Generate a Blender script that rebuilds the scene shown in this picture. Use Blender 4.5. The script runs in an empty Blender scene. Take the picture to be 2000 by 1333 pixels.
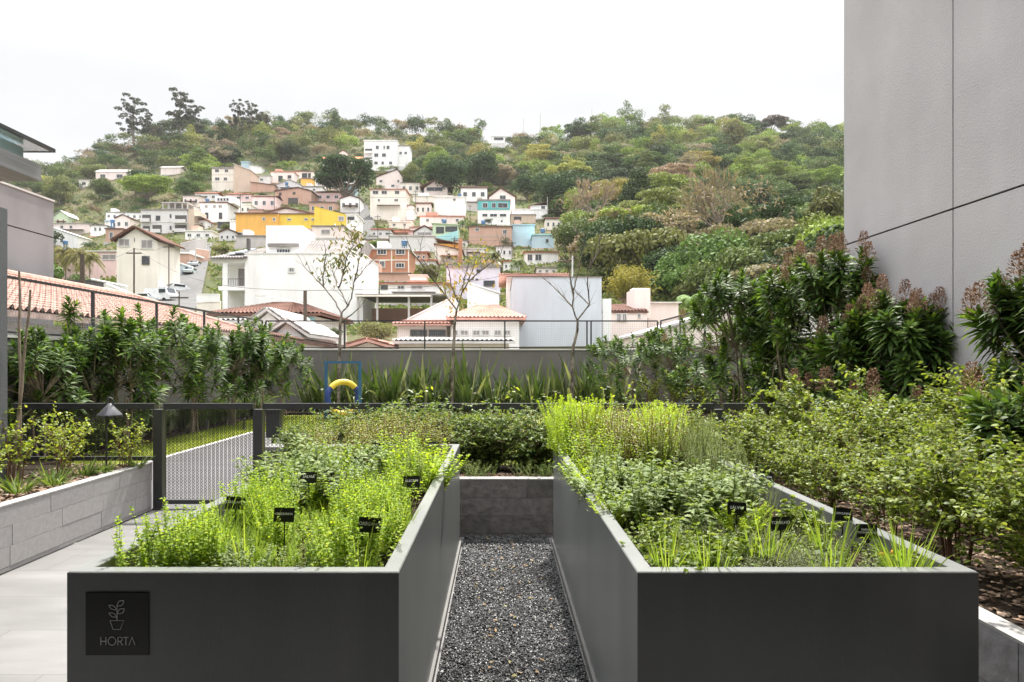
import bpy, math, random
import numpy as np
from mathutils import Vector, Matrix

random.seed(11)
RN = np.random.default_rng(11)
sc = bpy.context.scene
COL = sc.collection
F = 1333.0      # focal length in photo pixels (24 mm on a 36 mm sensor, 2000 px wide)
VX, VY, EYE = 975.0, 707.0, 1.65
R = math.radians

# ------------------------------------------------------------------ camera
cam = bpy.data.cameras.new("camera")
cam.lens = 24.0; cam.sensor_width = 36.0
cam.shift_x = 0.0125; cam.shift_y = 0.02025
cam.clip_start = 0.05; cam.clip_end = 5000
camo = bpy.data.objects.new("camera", cam); COL.objects.link(camo)
camo.location = (0, 0, EYE); camo.rotation_euler = (R(90), 0, 0)
sc.camera = camo

# ------------------------------------------------------------------ world and sun
SUN_EL, SUN_AZ = 58.0, 9.0      # elevation; azimuth measured from +Y towards +X
w = bpy.data.worlds.new("World"); sc.world = w; w.use_nodes = True
nt = w.node_tree; nt.nodes.clear()
out = nt.nodes.new("ShaderNodeOutputWorld"); bg = nt.nodes.new("ShaderNodeBackground")
sky = nt.nodes.new("ShaderNodeTexSky"); sky.sky_type = 'NISHITA'; sky.sun_disc = False
sky.sun_elevation = R(SUN_EL); sky.sun_rotation = R(SUN_AZ); sky.air_density = 1.2; sky.dust_density = 4.0
tc = nt.nodes.new("ShaderNodeTexCoord"); nz = nt.nodes.new("ShaderNodeTexNoise")
nz.inputs['Scale'].default_value = 2.2; nz.inputs['Detail'].default_value = 5; nz.inputs['Roughness'].default_value = .55
mp = nt.nodes.new("ShaderNodeMapping"); mp.inputs['Scale'].default_value = (1, 1, 3.0)
cr = nt.nodes.new("ShaderNodeValToRGB")
cr.color_ramp.elements[0].position = .30; cr.color_ramp.elements[0].color = (2.62, 2.68, 2.80, 1)
cr.color_ramp.elements[1].position = .65; cr.color_ramp.elements[1].color = (3.0, 2.98, 2.96, 1)
mx = nt.nodes.new("ShaderNodeMix"); mx.data_type = 'RGBA'; mx.inputs[0].default_value = .994
nt.links.new(tc.outputs['Generated'], mp.inputs[0]); nt.links.new(mp.outputs[0], nz.inputs[0])
nt.links.new(nz.outputs[0], cr.inputs[0])
nt.links.new(sky.outputs[0], mx.inputs[6]); nt.links.new(cr.outputs[0], mx.inputs[7])
sep = nt.nodes.new("ShaderNodeSeparateXYZ"); nt.links.new(tc.outputs['Generated'], sep.inputs[0])   # an overcast sky is brighter overhead
el_ = nt.nodes.new("ShaderNodeMapRange"); el_.interpolation_type = 'SMOOTHSTEP'
for i_, v_ in ((1, .34), (2, .85), (3, 1.0), (4, 4.9)): el_.inputs[i_].default_value = v_
nt.links.new(sep.outputs[2], el_.inputs[0])
vm_ = nt.nodes.new("ShaderNodeVectorMath"); vm_.operation = 'SCALE'
nt.links.new(mx.outputs[2], vm_.inputs[0]); nt.links.new(el_.outputs[0], vm_.inputs['Scale']); nt.links.new(vm_.outputs[0], bg.inputs[0]); bg.inputs[1].default_value = 0.112
nt.links.new(bg.outputs[0], out.inputs[0])

sl = bpy.data.lights.new("sun", 'SUN'); sl.energy = 3.5; sl.angle = R(2.0); sl.color = (1.0, .955, .88)
so = bpy.data.objects.new("sun", sl); COL.objects.link(so)
sd = Vector((math.sin(R(SUN_AZ)) * math.cos(R(SUN_EL)), math.cos(R(SUN_AZ)) * math.cos(R(SUN_EL)), math.sin(R(SUN_EL))))
so.rotation_euler = sd.to_track_quat('Z', 'Y').to_euler(); so.location = (0, 0, 30)

vs = sc.view_settings
vs.view_transform = 'Standard'; vs.look = 'None'; vs.gamma = 1.0; vs.use_curve_mapping = False
vs.exposure = 1.48
try:
    sc.cycles.max_bounces = 7; sc.cycles.transparent_max_bounces = 6; sc.cycles.diffuse_bounces = 4
    sc.cycles.glossy_bounces = 3; sc.cycles.volume_bounces = 0; sc.cycles.sample_clamp_indirect = 6
    sc.cycles.use_denoising = True
except Exception: pass

# ------------------------------------------------------------------ helpers
def P(px, py, D):
    return Vector(((px - VX) / F * D, D, EYE + (VY - py) / F * D))

def tag(o, label=None, cat=None, group=None, kind=None):
    if label: o['label'] = label
    if cat: o['category'] = cat
    if group: o['group'] = group
    if kind: o['kind'] = kind
    return o

def empty(name, loc=(0, 0, 0), rz=0, label=None, cat=None, group=None, scale=1.0):
    o = bpy.data.objects.new(name, None); COL.objects.link(o)
    o.location = loc; o.rotation_euler = (0, 0, rz); o.empty_display_size = .1
    o.scale = (scale,) * 3
    return tag(o, label, cat, group)

class MB:
    """collects geometry for ONE mesh"""
    def __init__(s): s.v = []; s.f = []; s.m = []; s.n = 0
    def add(s, verts, faces, m=0):
        verts = np.asarray(verts, float).reshape(-1, 3)
        faces = np.asarray(faces, int)
        s.v.append(verts); s.f.append(faces + s.n); s.m.append(np.full(len(faces), m)); s.n += len(verts)
    def box(s, a, b, m=0, M=None):
        x0, y0, z0 = a; x1, y1, z1 = b
        v = [(x0,y0,z0),(x1,y0,z0),(x1,y1,z0),(x0,y1,z0),(x0,y0,z1),(x1,y0,z1),(x1,y1,z1),(x0,y1,z1)]
        if M is not None: v = [tuple(M @ Vector(p)) for p in v]
        s.add(v, [(0,3,2,1),(4,5,6,7),(0,1,5,4),(1,2,6,5),(2,3,7,6),(3,0,4,7)], m)
    def bar(s, p, q, wx, wy=None, m=0):
        p = Vector(p); q = Vector(q); wy = wy or wx; d = (q - p)
        L = d.length; M = Matrix.Translation(p) @ d.to_track_quat('Z', 'Y').to_matrix().to_4x4()
        s.box((-wx/2, -wy/2, 0), (wx/2, wy/2, L), m, M)
    def quad(s, a, b, c, d, m=0): s.add([a, b, c, d], [(0, 1, 2, 3)], m)
    def prism(s, pts, off, m=0):
        """polygon (3 or 4 points) extruded by off"""
        k = len(pts); off = Vector(off); a = [Vector(p) for p in pts]; b = [p + off for p in a]
        if k == 4:
            s.add(a + b, [(0,1,2,3),(7,6,5,4),(0,4,5,1),(1,5,6,2),(2,6,7,3),(3,7,4,0)], m)
        else:
            s.add(a + b, [(0,1,2,2),(5,4,3,3)], m) if False else (s.add(a + b, [(0,1,2),(5,4,3)], m), s.add(a + b, [(0,3,4,1),(1,4,5,2),(2,5,3,0)], m))
    def tube(s, pts, rad, n=6, m=0, cap=True):
        pts = [Vector(p) for p in pts]; k = len(pts)
        rad = [rad] * k if isinstance(rad, (int, float)) else list(rad)
        vs_ = []; up = None
        for i, p in enumerate(pts):
            d = (pts[min(i+1, k-1)] - pts[max(i-1, 0)])
            d = d.normalized() if d.length > 1e-9 else Vector((0, 0, 1))
            if up is None: up = d.orthogonal().normalized()
            up = (up - d * up.dot(d)); up = up.normalized() if up.length > 1e-6 else d.orthogonal().normalized()
            sd_ = d.cross(up)
            for j in range(n):
                a = 2 * math.pi * j / n
                vs_.append(p + (up * math.cos(a) + sd_ * math.sin(a)) * rad[i])
        fs = [(i*n+j, i*n+(j+1)%n, (i+1)*n+(j+1)%n, (i+1)*n+j) for i in range(k-1) for j in range(n)]
        if k > 1: s.add([tuple(v) for v in vs_], fs, m)
        if cap and n in (3, 4):
            s.add([tuple(v) for v in vs_[-n:]], [tuple(range(n))], m); s.add([tuple(v) for v in vs_[:n]], [tuple(range(n))[::-1]], m)
        elif cap:
            for off, rev in ((0, True), ((k-1)*n, False)):
                c = pts[0] if rev else pts[-1]
                ring = [tuple(v) for v in vs_[off:off+n]]
                s.add(ring + [tuple(c)], [((j+1)%n, j, n) if rev else (j, (j+1)%n, n) for j in range(n)], m)
    def lathe(s, prof, n=24, c=(0, 0, 0), m=0):
        v = []; c = Vector(c)
        for r, z in prof:
            for j in range(n):
                a = 2*math.pi*j/n; v.append((c.x+r*math.cos(a), c.y+r*math.sin(a), c.z+z))
        k = len(prof)
        s.add(v, [(i*n+j, i*n+(j+1)%n, (i+1)*n+(j+1)%n, (i+1)*n+j) for i in range(k-1) for j in range(n)], m)
    def leaves(s, base, d, nrm, L, W, prof, curve=0.0, fold=0.0, m=0):
        base = np.asarray(base, float); d = np.asarray(d, float); nrm = np.asarray(nrm, float)
        N = len(base)
        if N == 0: return
        L = np.broadcast_to(np.asarray(L, float), (N,)); W = np.broadcast_to(np.asarray(W, float), (N,))
        curve = np.broadcast_to(np.asarray(curve, float), (N,))
        d = d / (np.linalg.norm(d, axis=1, keepdims=True) + 1e-9)
        side = np.cross(d, nrm); side /= (np.linalg.norm(side, axis=1, keepdims=True) + 1e-9)
        nn = np.cross(side, d)
        k = len(prof); vv = np.zeros((N, 2*k, 3))
        for i, (t, wd) in enumerate(prof):
            p = base + d * (L * t)[:, None]
            p[:, 2] -= curve * L * t * t
            o = side * (W * wd / 2)[:, None]; u = nn * (W * wd * fold)[:, None]
            vv[:, 2*i] = p - o + u; vv[:, 2*i+1] = p + o + u*.35
        idx = np.arange(N)[:, None] * 2 * k
        fs = np.concatenate([idx + np.array([2*i, 2*i+1, 2*i+3, 2*i+2]) for i in range(k-1)])
        s.add(vv.reshape(-1, 3), fs, m)
    def mesh(s, name, mats, smooth=False):
        me = bpy.data.meshes.new(name)
        if not s.v: return me
        v = np.vstack(s.v).astype(np.float32)
        tot = np.concatenate([np.full(len(f), f.shape[1]) for f in s.f if len(f)]).astype(np.int32)
        loops = np.concatenate([f.ravel() for f in s.f if len(f)]).astype(np.int32)
        me.vertices.add(len(v)); me.vertices.foreach_set('co', v.ravel())
        me.loops.add(len(loops)); me.loops.foreach_set('vertex_index', loops)
        me.polygons.add(len(tot))
        st = np.zeros(len(tot), np.int32); st[1:] = np.cumsum(tot)[:-1]
        me.polygons.foreach_set('loop_start', st); me.polygons.foreach_set('loop_total', tot)
        mi = np.concatenate([m for m, f in zip(s.m, s.f) if len(f)]).astype(np.int32)
        if not isinstance(mats, (list, tuple)): mats = [mats]
        for mt in mats: me.materials.append(mt)
        me.polygons.foreach_set('material_index', mi)
        me.polygons.foreach_set('use_smooth', np.full(len(tot), smooth))
        me.update(calc_edges=True); me.validate(verbose=False)
        return me
    def build(s, name, mats, parent=None, loc=(0, 0, 0), rz=0, smooth=False, label=None, cat=None, group=None, kind=None):
        return obj(name, s.mesh(name, mats, smooth), parent, loc, rz, label, cat, group, kind)

def obj(name, me, parent=None, loc=(0, 0, 0), rz=0, label=None, cat=None, group=None, kind=None, scale=1.0):
    o = bpy.data.objects.new(name, me); COL.objects.link(o)
    if parent is not None: o.parent = parent
    o.location = loc; o.rotation_euler = (0, 0, rz)
    o.scale = (scale,) * 3 if isinstance(scale, (int, float)) else scale
    return tag(o, label, cat, group, kind)

# ------------------------------------------------------------------ materials
def _new(name):
    m = bpy.data.materials.new(name); m.use_nodes = True; nt = m.node_tree
    return m, nt, nt.nodes['Principled BSDF'], nt.nodes['Material Output']
def N(nt, t, **kw):
    n = nt.nodes.new(t)
    for k, v in kw.items(): setattr(n, k, v)
    return n
def c4(c): return (c[0], c[1], c[2], 1) if len(c) == 3 else c
MC = {}
def pm(name, col, rough=.6, col2=None, scale=3.0, bump=0.0, bscale=40, spec=.4, metal=0, detail=5, stretch=(1, 1, 1), lo=.35, hi=.65, streak=None):
    """principled paint/stone/plaster with a noise mix of two colours and a fine bump"""
    if name in MC: return MC[name]
    m, nt, b, o = _new(name)
    b.inputs['Roughness'].default_value = rough; b.inputs['Metallic'].default_value = metal
    b.inputs['Specular IOR Level'].default_value = spec
    tc = N(nt, "ShaderNodeTexCoord"); mp = N(nt, "ShaderNodeMapping"); mp.inputs['Scale'].default_value = stretch
    nt.links.new(tc.outputs['Object'], mp.inputs[0])
    if col2 is None: col2 = tuple(c * .82 for c in col[:3])
    n1 = N(nt, "ShaderNodeTexNoise"); n1.inputs['Scale'].default_value = scale; n1.inputs['Detail'].default_value = detail
    nt.links.new(mp.outputs[0], n1.inputs[0])
    r = N(nt, "ShaderNodeValToRGB"); r.color_ramp.elements[0].position = lo; r.color_ramp.elements[1].position = hi
    r.color_ramp.elements[0].color = c4(col); r.color_ramp.elements[1].color = c4(col2)
    nt.links.new(n1.outputs[0], r.inputs[0]); last = r.outputs[0]
    if streak:
        sc_, amt, scol = streak
        mp2 = N(nt, "ShaderNodeMapping"); mp2.inputs['Scale'].default_value = sc_
        nt.links.new(tc.outputs['Object'], mp2.inputs[0])
        n2 = N(nt, "ShaderNodeTexNoise"); n2.inputs['Scale'].default_value = 1.0; n2.inputs['Detail'].default_value = 6
        nt.links.new(mp2.outputs[0], n2.inputs[0])
        r2 = N(nt, "ShaderNodeMapRange"); r2.inputs[1].default_value = .45; r2.inputs[2].default_value = .75
        r2.inputs[3].default_value = 0; r2.inputs[4].default_value = amt
        nt.links.new(n2.outputs[0], r2.inputs[0])
        mx = N(nt, "ShaderNodeMix", data_type='RGBA'); nt.links.new(r2.outputs[0], mx.inputs[0])
        nt.links.new(last, mx.inputs[6]); mx.inputs[7].default_value = c4(scol); last = mx.outputs[2]
    nt.links.new(last, b.inputs['Base Color'])
    if bump > 0:
        nb = N(nt, "ShaderNodeTexNoise"); nb.inputs['Scale'].default_value = bscale; nb.inputs['Detail'].default_value = 6
        nt.links.new(mp.outputs[0], nb.inputs[0])
        bp = N(nt, "ShaderNodeBump"); bp.inputs['Strength'].default_value = bump; bp.inputs['Distance'].default_value = .01
        nt.links.new(nb.outputs[0], bp.inputs['Height']); nt.links.new(bp.outputs[0], b.inputs['Normal'])
    MC[name] = m
    return m
def island(name, cols, rough=.7, bump=0, bscale=60, spec=.3, noise=.25, patch=None):
    """each separate piece of the mesh (block, chip, stone) takes its own colour"""
    if name in MC: return MC[name]
    m, nt, b, o = _new(name)
    b.inputs['Roughness'].default_value = rough; b.inputs['Specular IOR Level'].default_value = spec
    g = N(nt, "ShaderNodeNewGeometry"); r = N(nt, "ShaderNodeValToRGB")
    el = r.color_ramp.elements
    while len(el) < len(cols): el.new(.5)
    for i, c in enumerate(cols): el[i].position = i / (len(cols)-1); el[i].color = c4(c)
    nt.links.new(g.outputs['Random Per Island'], r.inputs[0])
    tc = N(nt, "ShaderNodeTexCoord"); n1 = N(nt, "ShaderNodeTexNoise"); n1.inputs['Scale'].default_value = bscale; n1.inputs['Detail'].default_value = 6
    nt.links.new(tc.outputs['Object'], n1.inputs[0])
    mr = N(nt, "ShaderNodeMapRange"); mr.inputs[3].default_value = 1-noise; mr.inputs[4].default_value = 1+noise
    mr.inputs[1].default_value = .3; mr.inputs[2].default_value = .7
    nt.links.new(n1.outputs[0], mr.inputs[0])
    vm = N(nt, "ShaderNodeVectorMath", operation='SCALE'); nt.links.new(r.outputs[0], vm.inputs[0]); nt.links.new(mr.outputs[0], vm.inputs['Scale'])
    last = vm.outputs[0]
    if patch:      # damp, dark areas with a shape of their own
        n3 = N(nt, "ShaderNodeTexNoise"); n3.inputs['Scale'].default_value = patch; n3.inputs['Detail'].default_value = 3; nt.links.new(tc.outputs['Object'], n3.inputs[0])
        m3 = N(nt, "ShaderNodeMapRange"); m3.inputs[1].default_value = .47; m3.inputs[2].default_value = .56; m3.inputs[3].default_value = 1; m3.inputs[4].default_value = .3
        nt.links.new(n3.outputs[0], m3.inputs[0]); v3 = N(nt, "ShaderNodeVectorMath", operation='SCALE'); nt.links.new(last, v3.inputs[0]); nt.links.new(m3.outputs[0], v3.inputs['Scale']); last = v3.outputs[0]
    nt.links.new(last, b.inputs['Base Color'])
    if bump:
        bp = N(nt, "ShaderNodeBump"); bp.inputs['Strength'].default_value = bump; bp.inputs['Distance'].default_value = .01
        nt.links.new(n1.outputs[0], bp.inputs['Height']); nt.links.new(bp.outputs[0], b.inputs['Normal'])
    MC[name] = m
    return m
def leafm(name, cols, trans=.38, rough=.42, tint=None, objcol=False, spec=.35, attr=None):
    """foliage: every leaf its own shade, partly translucent; objcol / attr: the plant's own colour multiplies it"""
    if name in MC: return MC[name]
    m, nt, b, o = _new(name)
    b.inputs['Roughness'].default_value = rough; b.inputs['Specular IOR Level'].default_value = spec
    g = N(nt, "ShaderNodeNewGeometry"); r = N(nt, "ShaderNodeValToRGB"); el = r.color_ramp.elements
    while len(el) < len(cols): el.new(.5)
    for i, c in enumerate(cols): el[i].position = i / (len(cols)-1); el[i].color = c4(c)
    nt.links.new(g.outputs['Random Per Island'], r.inputs[0]); last = r.outputs[0]
    if objcol or attr:
        mx = N(nt, "ShaderNodeMix", data_type='RGBA', blend_type='MULTIPLY'); mx.inputs[0].default_value = 1
        nt.links.new(last, mx.inputs[6])
        if attr:
            a = N(nt, "ShaderNodeAttribute"); a.attribute_name = attr; nt.links.new(a.outputs['Color'], mx.inputs[7])
        else:
            oi = N(nt, "ShaderNodeObjectInfo"); nt.links.new(oi.outputs['Color'], mx.inputs[7])
        last = mx.outputs[2]
    nt.links.new(last, b.inputs['Base Color'])
    t = N(nt, "ShaderNodeBsdfTranslucent")
    tm = N(nt, "ShaderNodeMix", data_type='RGBA', blend_type='MULTIPLY'); tm.inputs[0].default_value = 1
    nt.links.new(last, tm.inputs[6]); tm.inputs[7].default_value = c4(tint or (1.5, 1.45, .7))
    nt.links.new(tm.outputs[2], t.inputs[0])
    ms = N(nt, "ShaderNodeMixShader"); ms.inputs[0].default_value = trans
    nt.links.new(b.outputs[0], ms.inputs[1]); nt.links.new(t.outputs[0], ms.inputs[2]); nt.links.new(ms.outputs[0], o.inputs[0])
    MC[name] = m
    return m

M_PLANTER = pm("planter_paint", (.158, .166, .162), .36, (.130, .137, .134), 2.0, .12, 90, .7, stretch=(1, 1, .3), streak=((4, 4, .4), .5, (.215, .218, .21)))
M_FENCE = pm("fence_paint", (.022, .023, .024), .38, (.03, .03, .03), 5, .05, 80, .5)
M_STUCCO = pm("grey_stucco", (.43, .415, .43), .8, (.365, .352, .365), .7, .55, 45, .2, streak=((1.3, 1.3, .12), .4, (.33, .315, .32)))
M_STUCCO_D = pm("dark_joint", (.03, .03, .03), .9)
M_WALL = pm("grey_parapet_paint", (.15, .14, .132), .8, (.125, .118, .11), .8, .3, 50, .2, streak=((.6, .6, .15), .3, (.10, .095, .09)))
M_CAP = pm("pale_cap_stone", (.55, .54, .52), .6, (.47, .46, .44), 3, .2, 60)
M_SOIL = pm("dark_soil", (.035, .024, .017), .95, (.02, .014, .010), 20, .9, 60, .1)
M_BLACK = pm("black_sign_panel", (.008, .009, .009), .35, (.012, .012, .012), 9, 0, 50, .5)
M_LETTER = pm("pale_lettering", (.9, .9, .87), .4, spec=.4)
M_WHITE_LETTER = pm("white_lettering", (.8, .8, .78), .5)
M_BARK = pm("pale_bark", (.30, .24, .18), .85, (.17, .13, .10), 25, .6, 60, .2, stretch=(1, 1, .3))
M_BARKD = pm("dark_bark", (.11, .085, .065), .9, (.06, .048, .038), 15, .6, 60, .2)
M_STEMR = pm("reddish_stem", (.17, .085, .05), .7, (.11, .06, .035), 30)
M_STEMG = pm("green_stem", (.14, .19, .05), .6, (.10, .14, .04), 30)

OV = [(0, .12), (.3, .85), (.62, 1), (.86, .6), (1, .04)]      # oval leaf
OV3 = [(0, .15), (.45, 1), (1, .05)]                              # small leaf
LAN = [(0, .25), (.3, 1), (.65, .8), (1, .03)]                    # lance leaf
STR = [(0, .8), (.35, 1), (.7, .75), (1, .05)]                    # strap leaf
def rv(n, s=1.0): return RN.normal(size=(n, 3)) * s
def unit(a): return a / (np.linalg.norm(a, axis=1, keepdims=True) + 1e-9)
# ================================================================== THE TERRACE: floor, beds, planters
H = 0.905                     # planter height
FY, BY = 2.42, 6.17           # planter front and back
def solid(name, a, b, mat, kind='structure', **k):
    mb = MB(); mb.box(a, b); return mb.build(name, mat, kind=kind, **k)

# paving: large pale porcelain slabs with fine joints
def paving_mat(name, c1, c2, cj, sx, sy, off=.5, rough=.35, mort=.0035):
    m, nt, b, o = _new(name)
    tc = N(nt, "ShaderNodeTexCoord"); br = N(nt, "ShaderNodeTexBrick")
    br.inputs['Scale'].default_value = 1; br.inputs['Brick Width'].default_value = sx; br.inputs['Row Height'].default_value = sy
    br.inputs['Mortar Size'].default_value = mort; br.offset = off; br.inputs['Mortar Smooth'].default_value = .1
    br.inputs['Color1'].default_value = c4(c1); br.inputs['Color2'].default_value = c4(c2); br.inputs['Mortar'].default_value = c4(cj)
    nt.links.new(tc.outputs['Object'], br.inputs[0])
    n1 = N(nt, "ShaderNodeTexNoise"); n1.inputs['Scale'].default_value = 1.1; n1.inputs['Detail'].default_value = 7
    mp = N(nt, "ShaderNodeMapping"); mp.inputs['Scale'].default_value = (1, 3.2, 1); mp.inputs['Rotation'].default_value = (0, 0, .5)
    nt.links.new(tc.outputs['Object'], mp.inputs[0]); nt.links.new(mp.outputs[0], n1.inputs[0])
    mr = N(nt, "ShaderNodeMapRange"); mr.inputs[1].default_value = .3; mr.inputs[2].default_value = .7; mr.inputs[3].default_value = .74; mr.inputs[4].default_value = 1.2
    nt.links.new(n1.outputs[0], mr.inputs[0])
    vm = N(nt, "ShaderNodeVectorMath", operation='SCALE'); nt.links.new(br.outputs[0], vm.inputs[0]); nt.links.new(mr.outputs[0], vm.inputs['Scale'])
    nt.links.new(vm.outputs[0], b.inputs['Base Color']); b.inputs['Roughness'].default_value = rough
    n2 = N(nt, "ShaderNodeTexNoise"); n2.inputs['Scale'].default_value = 70; n2.inputs['Detail'].default_value = 4
    nt.links.new(tc.outputs['Object'], n2.inputs[0])
    bp = N(nt, "ShaderNodeBump"); bp.inputs['Strength'].default_value = .12; bp.inputs['Distance'].default_value = .004
    nt.links.new(n2.outputs[0], bp.inputs['Height']); nt.links.new(bp.outputs[0], b.inputs['Normal'])
    return m
M_PAVE = paving_mat("pale_paving", (.175, .170, .166), (.155, .151, .148), (.10, .097, .095), 1.2, .6, rough=.45)
M_PATH = paving_mat("grey_path", (.062, .058, .061), (.054, .051, .053), (.042, .040, .040), .5, .25, rough=.6, mort=.004)
solid("floor", (-3.85, 2.3, -.3), (2.35, 7.62, 0.0), M_PAVE)
solid("porch_floor", (-7.0, -6.0, -.3), (5.4, 2.296, 0.0), pm("dark_unseen_floor", (.15, .15, .15), .5))  # unseen floor, its dark tone set to limit bounce light on the planter fronts
M_CONC = pm("plain_concrete", (.33, .32, .31), .8, (.27, .26, .25), 2, .4, 40)
solid("foundation_slab", (-14.0, -6.0, -4.2), (9.0, 24.0, -.32), M_CONC)

def blockwall(name, axis, a, b, h, thick, mat, label, course=.176, length=.62, cap=True, z0=0.0, seed=1, offs=0.0):
    """masonry of big split stones; axis 'x' runs along x (front towards -y), axis 'y' runs along y (front towards +x or -x)"""
    rnd = random.Random(seed); mb = MB(); (x0, y0), (x1, y1) = a, b
    z = z0 + .035; ncourse = int(round((h - .035 - (.022 if cap else 0)) / course)); ch = (h - .035 - (.022 if cap else 0)) / ncourse
    mb.box((x0, y0, z0), (x1, y1, z0 + .033)) 
    lo, hi = (x0, x1) if axis == 'x' else (y0, y1)
    for c in range(ncourse):
        p = lo - rnd.uniform(0, length) - offs
        while p < hi:
            q = p + length * rnd.choice((1, 1, 1, .72))
            s, e = max(p, lo) + .0015, min(q, hi) - .0015
            if e - s > .02:
                j = rnd.uniform(0, .003); zz = z + c * ch
                if axis == 'x': mb.box((s, y0 - j, zz + .0015), (e, y1, zz + ch - .0015))
                else: mb.box((x0 - j, s, zz + .0015), (x1 + j, e, zz + ch - .0015))
            p = q
    root = empty(name, (0, 0, 0), 0, label, "retaining wall")
    mb.build("stone_blocks", mat, root)
    mc = MB()
    if axis == 'x': mc.box((x0 + .004, y0 + .006, z0 + .03), (x1 - .004, y1 - .004, z0 + h - .024))
    else: mc.box((x0 + .005, y0 + .004, z0 + .03), (x1 - .005, y1 - .004, z0 + h - .024))
    mc.build("mortar_core", M_CONC, root)
    if cap:
        m2 = MB(); m2.box((x0 - .004, y0 - .004, z0 + h - .022), (x1 + .004, y1 + .004, z0 + h - .008)); m2.build("coping", M_CONC, root)
    return root
M_BLOCK_L = island("pale_stone_block", [(.33, .315, .315), (.355, .34, .335), (.315, .30, .30), (.34, .325, .32)], .8, .18, 22, .2, .07)
M_BLOCK_D = island("dark_stone_block", [(.11, .10, .095), (.13, .12, .115), (.095, .088, .082)], .75, .9, 16, .25, .25)
M_BLOCK_R = island("slate_stone_block", [(.21, .205, .21), (.25, .245, .25), (.19, .185, .19)], .65, 1.0, 14, .3, .2)
BH = .535
blockwall("retaining_wall", 'y', (-3.97, 2.0), (-3.87, 7.60), BH, .1, M_BLOCK_L, "pale stone retaining wall of the left flower bed beside the paving", seed=4)
blockwall("retaining_wall", 'x', (-1.62, 6.42), (2.10, 6.52), .56, .1, M_BLOCK_D, "dark stone retaining wall closing the gravel aisle behind the planters", seed=8)
blockwall("retaining_wall", 'y', (2.10, 0.6), (2.20, 6.40), BH, .1, M_BLOCK_R, "slate grey stone retaining wall beside the right hand planter", seed=3, course=.25)
# bed soils (the ground under the plants)
solid("left_bed_soil", (-5.6, 2.0, 0), (-3.975, 7.60, BH - .03), M_SOIL)
solid("middle_bed_soil", (-1.6, 6.525, 0), (2.20, 7.60, BH - .03), M_SOIL)
solid("right_bed_soil", (2.205, -.5, 0), (5.42, 7.60, BH - .032), M_SOIL)

def planter(x0, x1, label, t=.062):
    root = empty("planter_box", ((x0 + x1) / 2, FY, 0), 0, label, "planter", "tall grey planter boxes")
    cx = (x0 + x1) / 2; a, b = x0 - cx, x1 - cx; L = BY - FY
    mb = MB()
    # four walls, one continuous ring with small bevels: outer, top outer, top inner, inner
    bv = .004
    rings = []
    def ring(off, z): return [(a + off, off, z), (b - off, off, z), (b - off, L - off, z), (a + off, L - off, z)]
    R_ = [ring(0, .02), ring(0, H - bv), ring(bv, H), ring(t - bv, H), ring(t, H - bv), ring(t, .05)]
    v = [p for r in R_ for p in r]; f = []
    for i in range(len(R_) - 1):
        for j in range(4):
            k = (j + 1) % 4; f.append((i*4+j, i*4+k, (i+1)*4+k, (i+1)*4+j))
    mb.add(v, f); mb.build("box_wall", M_PLANTER, root)
    m2 = MB(); e = .018
    m2.box((a - e, -e, 0), (b + e, -.001, .05)); m2.box((a - e, -.001, 0), (a - .001, L, .05)); m2.box((b + .001, -.001, 0), (b + e, L, .05))
    m2.build("skirting", pm("grey_skirting", (.15, .145, .14), .7), root)
    m3 = MB()
    n = 40
    xs = np.linspace(a + t - .001, b - t + .001, 14); ys = np.linspace(t - .001, L - t + .001, n)
    X, Y = np.meshgrid(xs, ys); Z = H - .115 + RN.normal(size=X.shape) * .008
    v = np.stack([X, Y, Z], -1).reshape(-1, 3)
    f = [(i*14+j, i*14+j+1, (i+1)*14+j+1, (i+1)*14+j) for i in range(n-1) for j in range(13)]
    m3.add(v, f); m3.build("soil", M_SOIL, root)
    return root
LX0, LX1, RX0, RX1 = -1.532, -.356, .490, 1.700
planter(LX0, LX1, "tall dark grey planter on the left carrying the black HORTA sign")
planter(RX0, RX1, "tall dark grey planter on the right of the gravel aisle, without a wall sign")

# HORTA sign on the left planter: letters and pot drawn as raised lines
def P2(cx, cy):   # crop coordinates of the sign -> metres on the plate
    px, py = 150 + cx / 8.33, 1140 + cy / 8.33
    p = P(px, py, FY - .006); return (p.x, FY - .0075, p.z)
root = empty("wall_sign", P(230.5, 1279, FY - .004), 0, "square black HORTA sign with a potted plant emblem on the left planter", "sign")
o = root.location
def rel(p): return (p[0] - o.x, p[1] - o.y, p[2] - o.z)
a_ = P(169, 1279, FY); b_ = P(292, 1157, FY); cx_ = (a_.x + b_.x) / 2
mb = MB(); ax0, ax1, az0, az1 = a_.x - o.x, b_.x - o.x, a_.z - o.z, b_.z - o.z
mb.prism([(ax0, -.001, az0), (ax1, -.001, az0), (ax1, -.001, az1), (ax0, -.001, az1)], (0, .004, 0)); mb.build("sign_plate", M_BLACK, root)
def strokes(lines, r, name, mat):
    mb = MB()
    for ln in lines: mb.tube([rel(P2(*p)) for p in ln], r, 5)
    mb.build(name, mat, root)
arc = lambda cx, cy, rx, ry, a0, a1, n=20: [(cx + rx * math.cos(R(a0 + (a1 - a0) * i / n)), cy + ry * math.sin(R(a0 + (a1 - a0) * i / n))) for i in range(n + 1)]
strokes([[(398, 870), (398, 1000)], [(480, 870), (480, 1000)], [(398, 937), (480, 937)], arc(578, 934, 63, 65, 0, 360, 30),
         [(675, 1000), (675, 870), (712, 870)] + arc(712, 904, 34, 34, -90, 90, 10) + [(675, 938)], [(706, 938), (750, 1000)],
         [(762, 872), (850, 872)], [(806, 872), (806, 1000)], [(855, 1000), (903, 870), (952, 1000)]], .0014, "lettering", M_LETTER)
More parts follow.
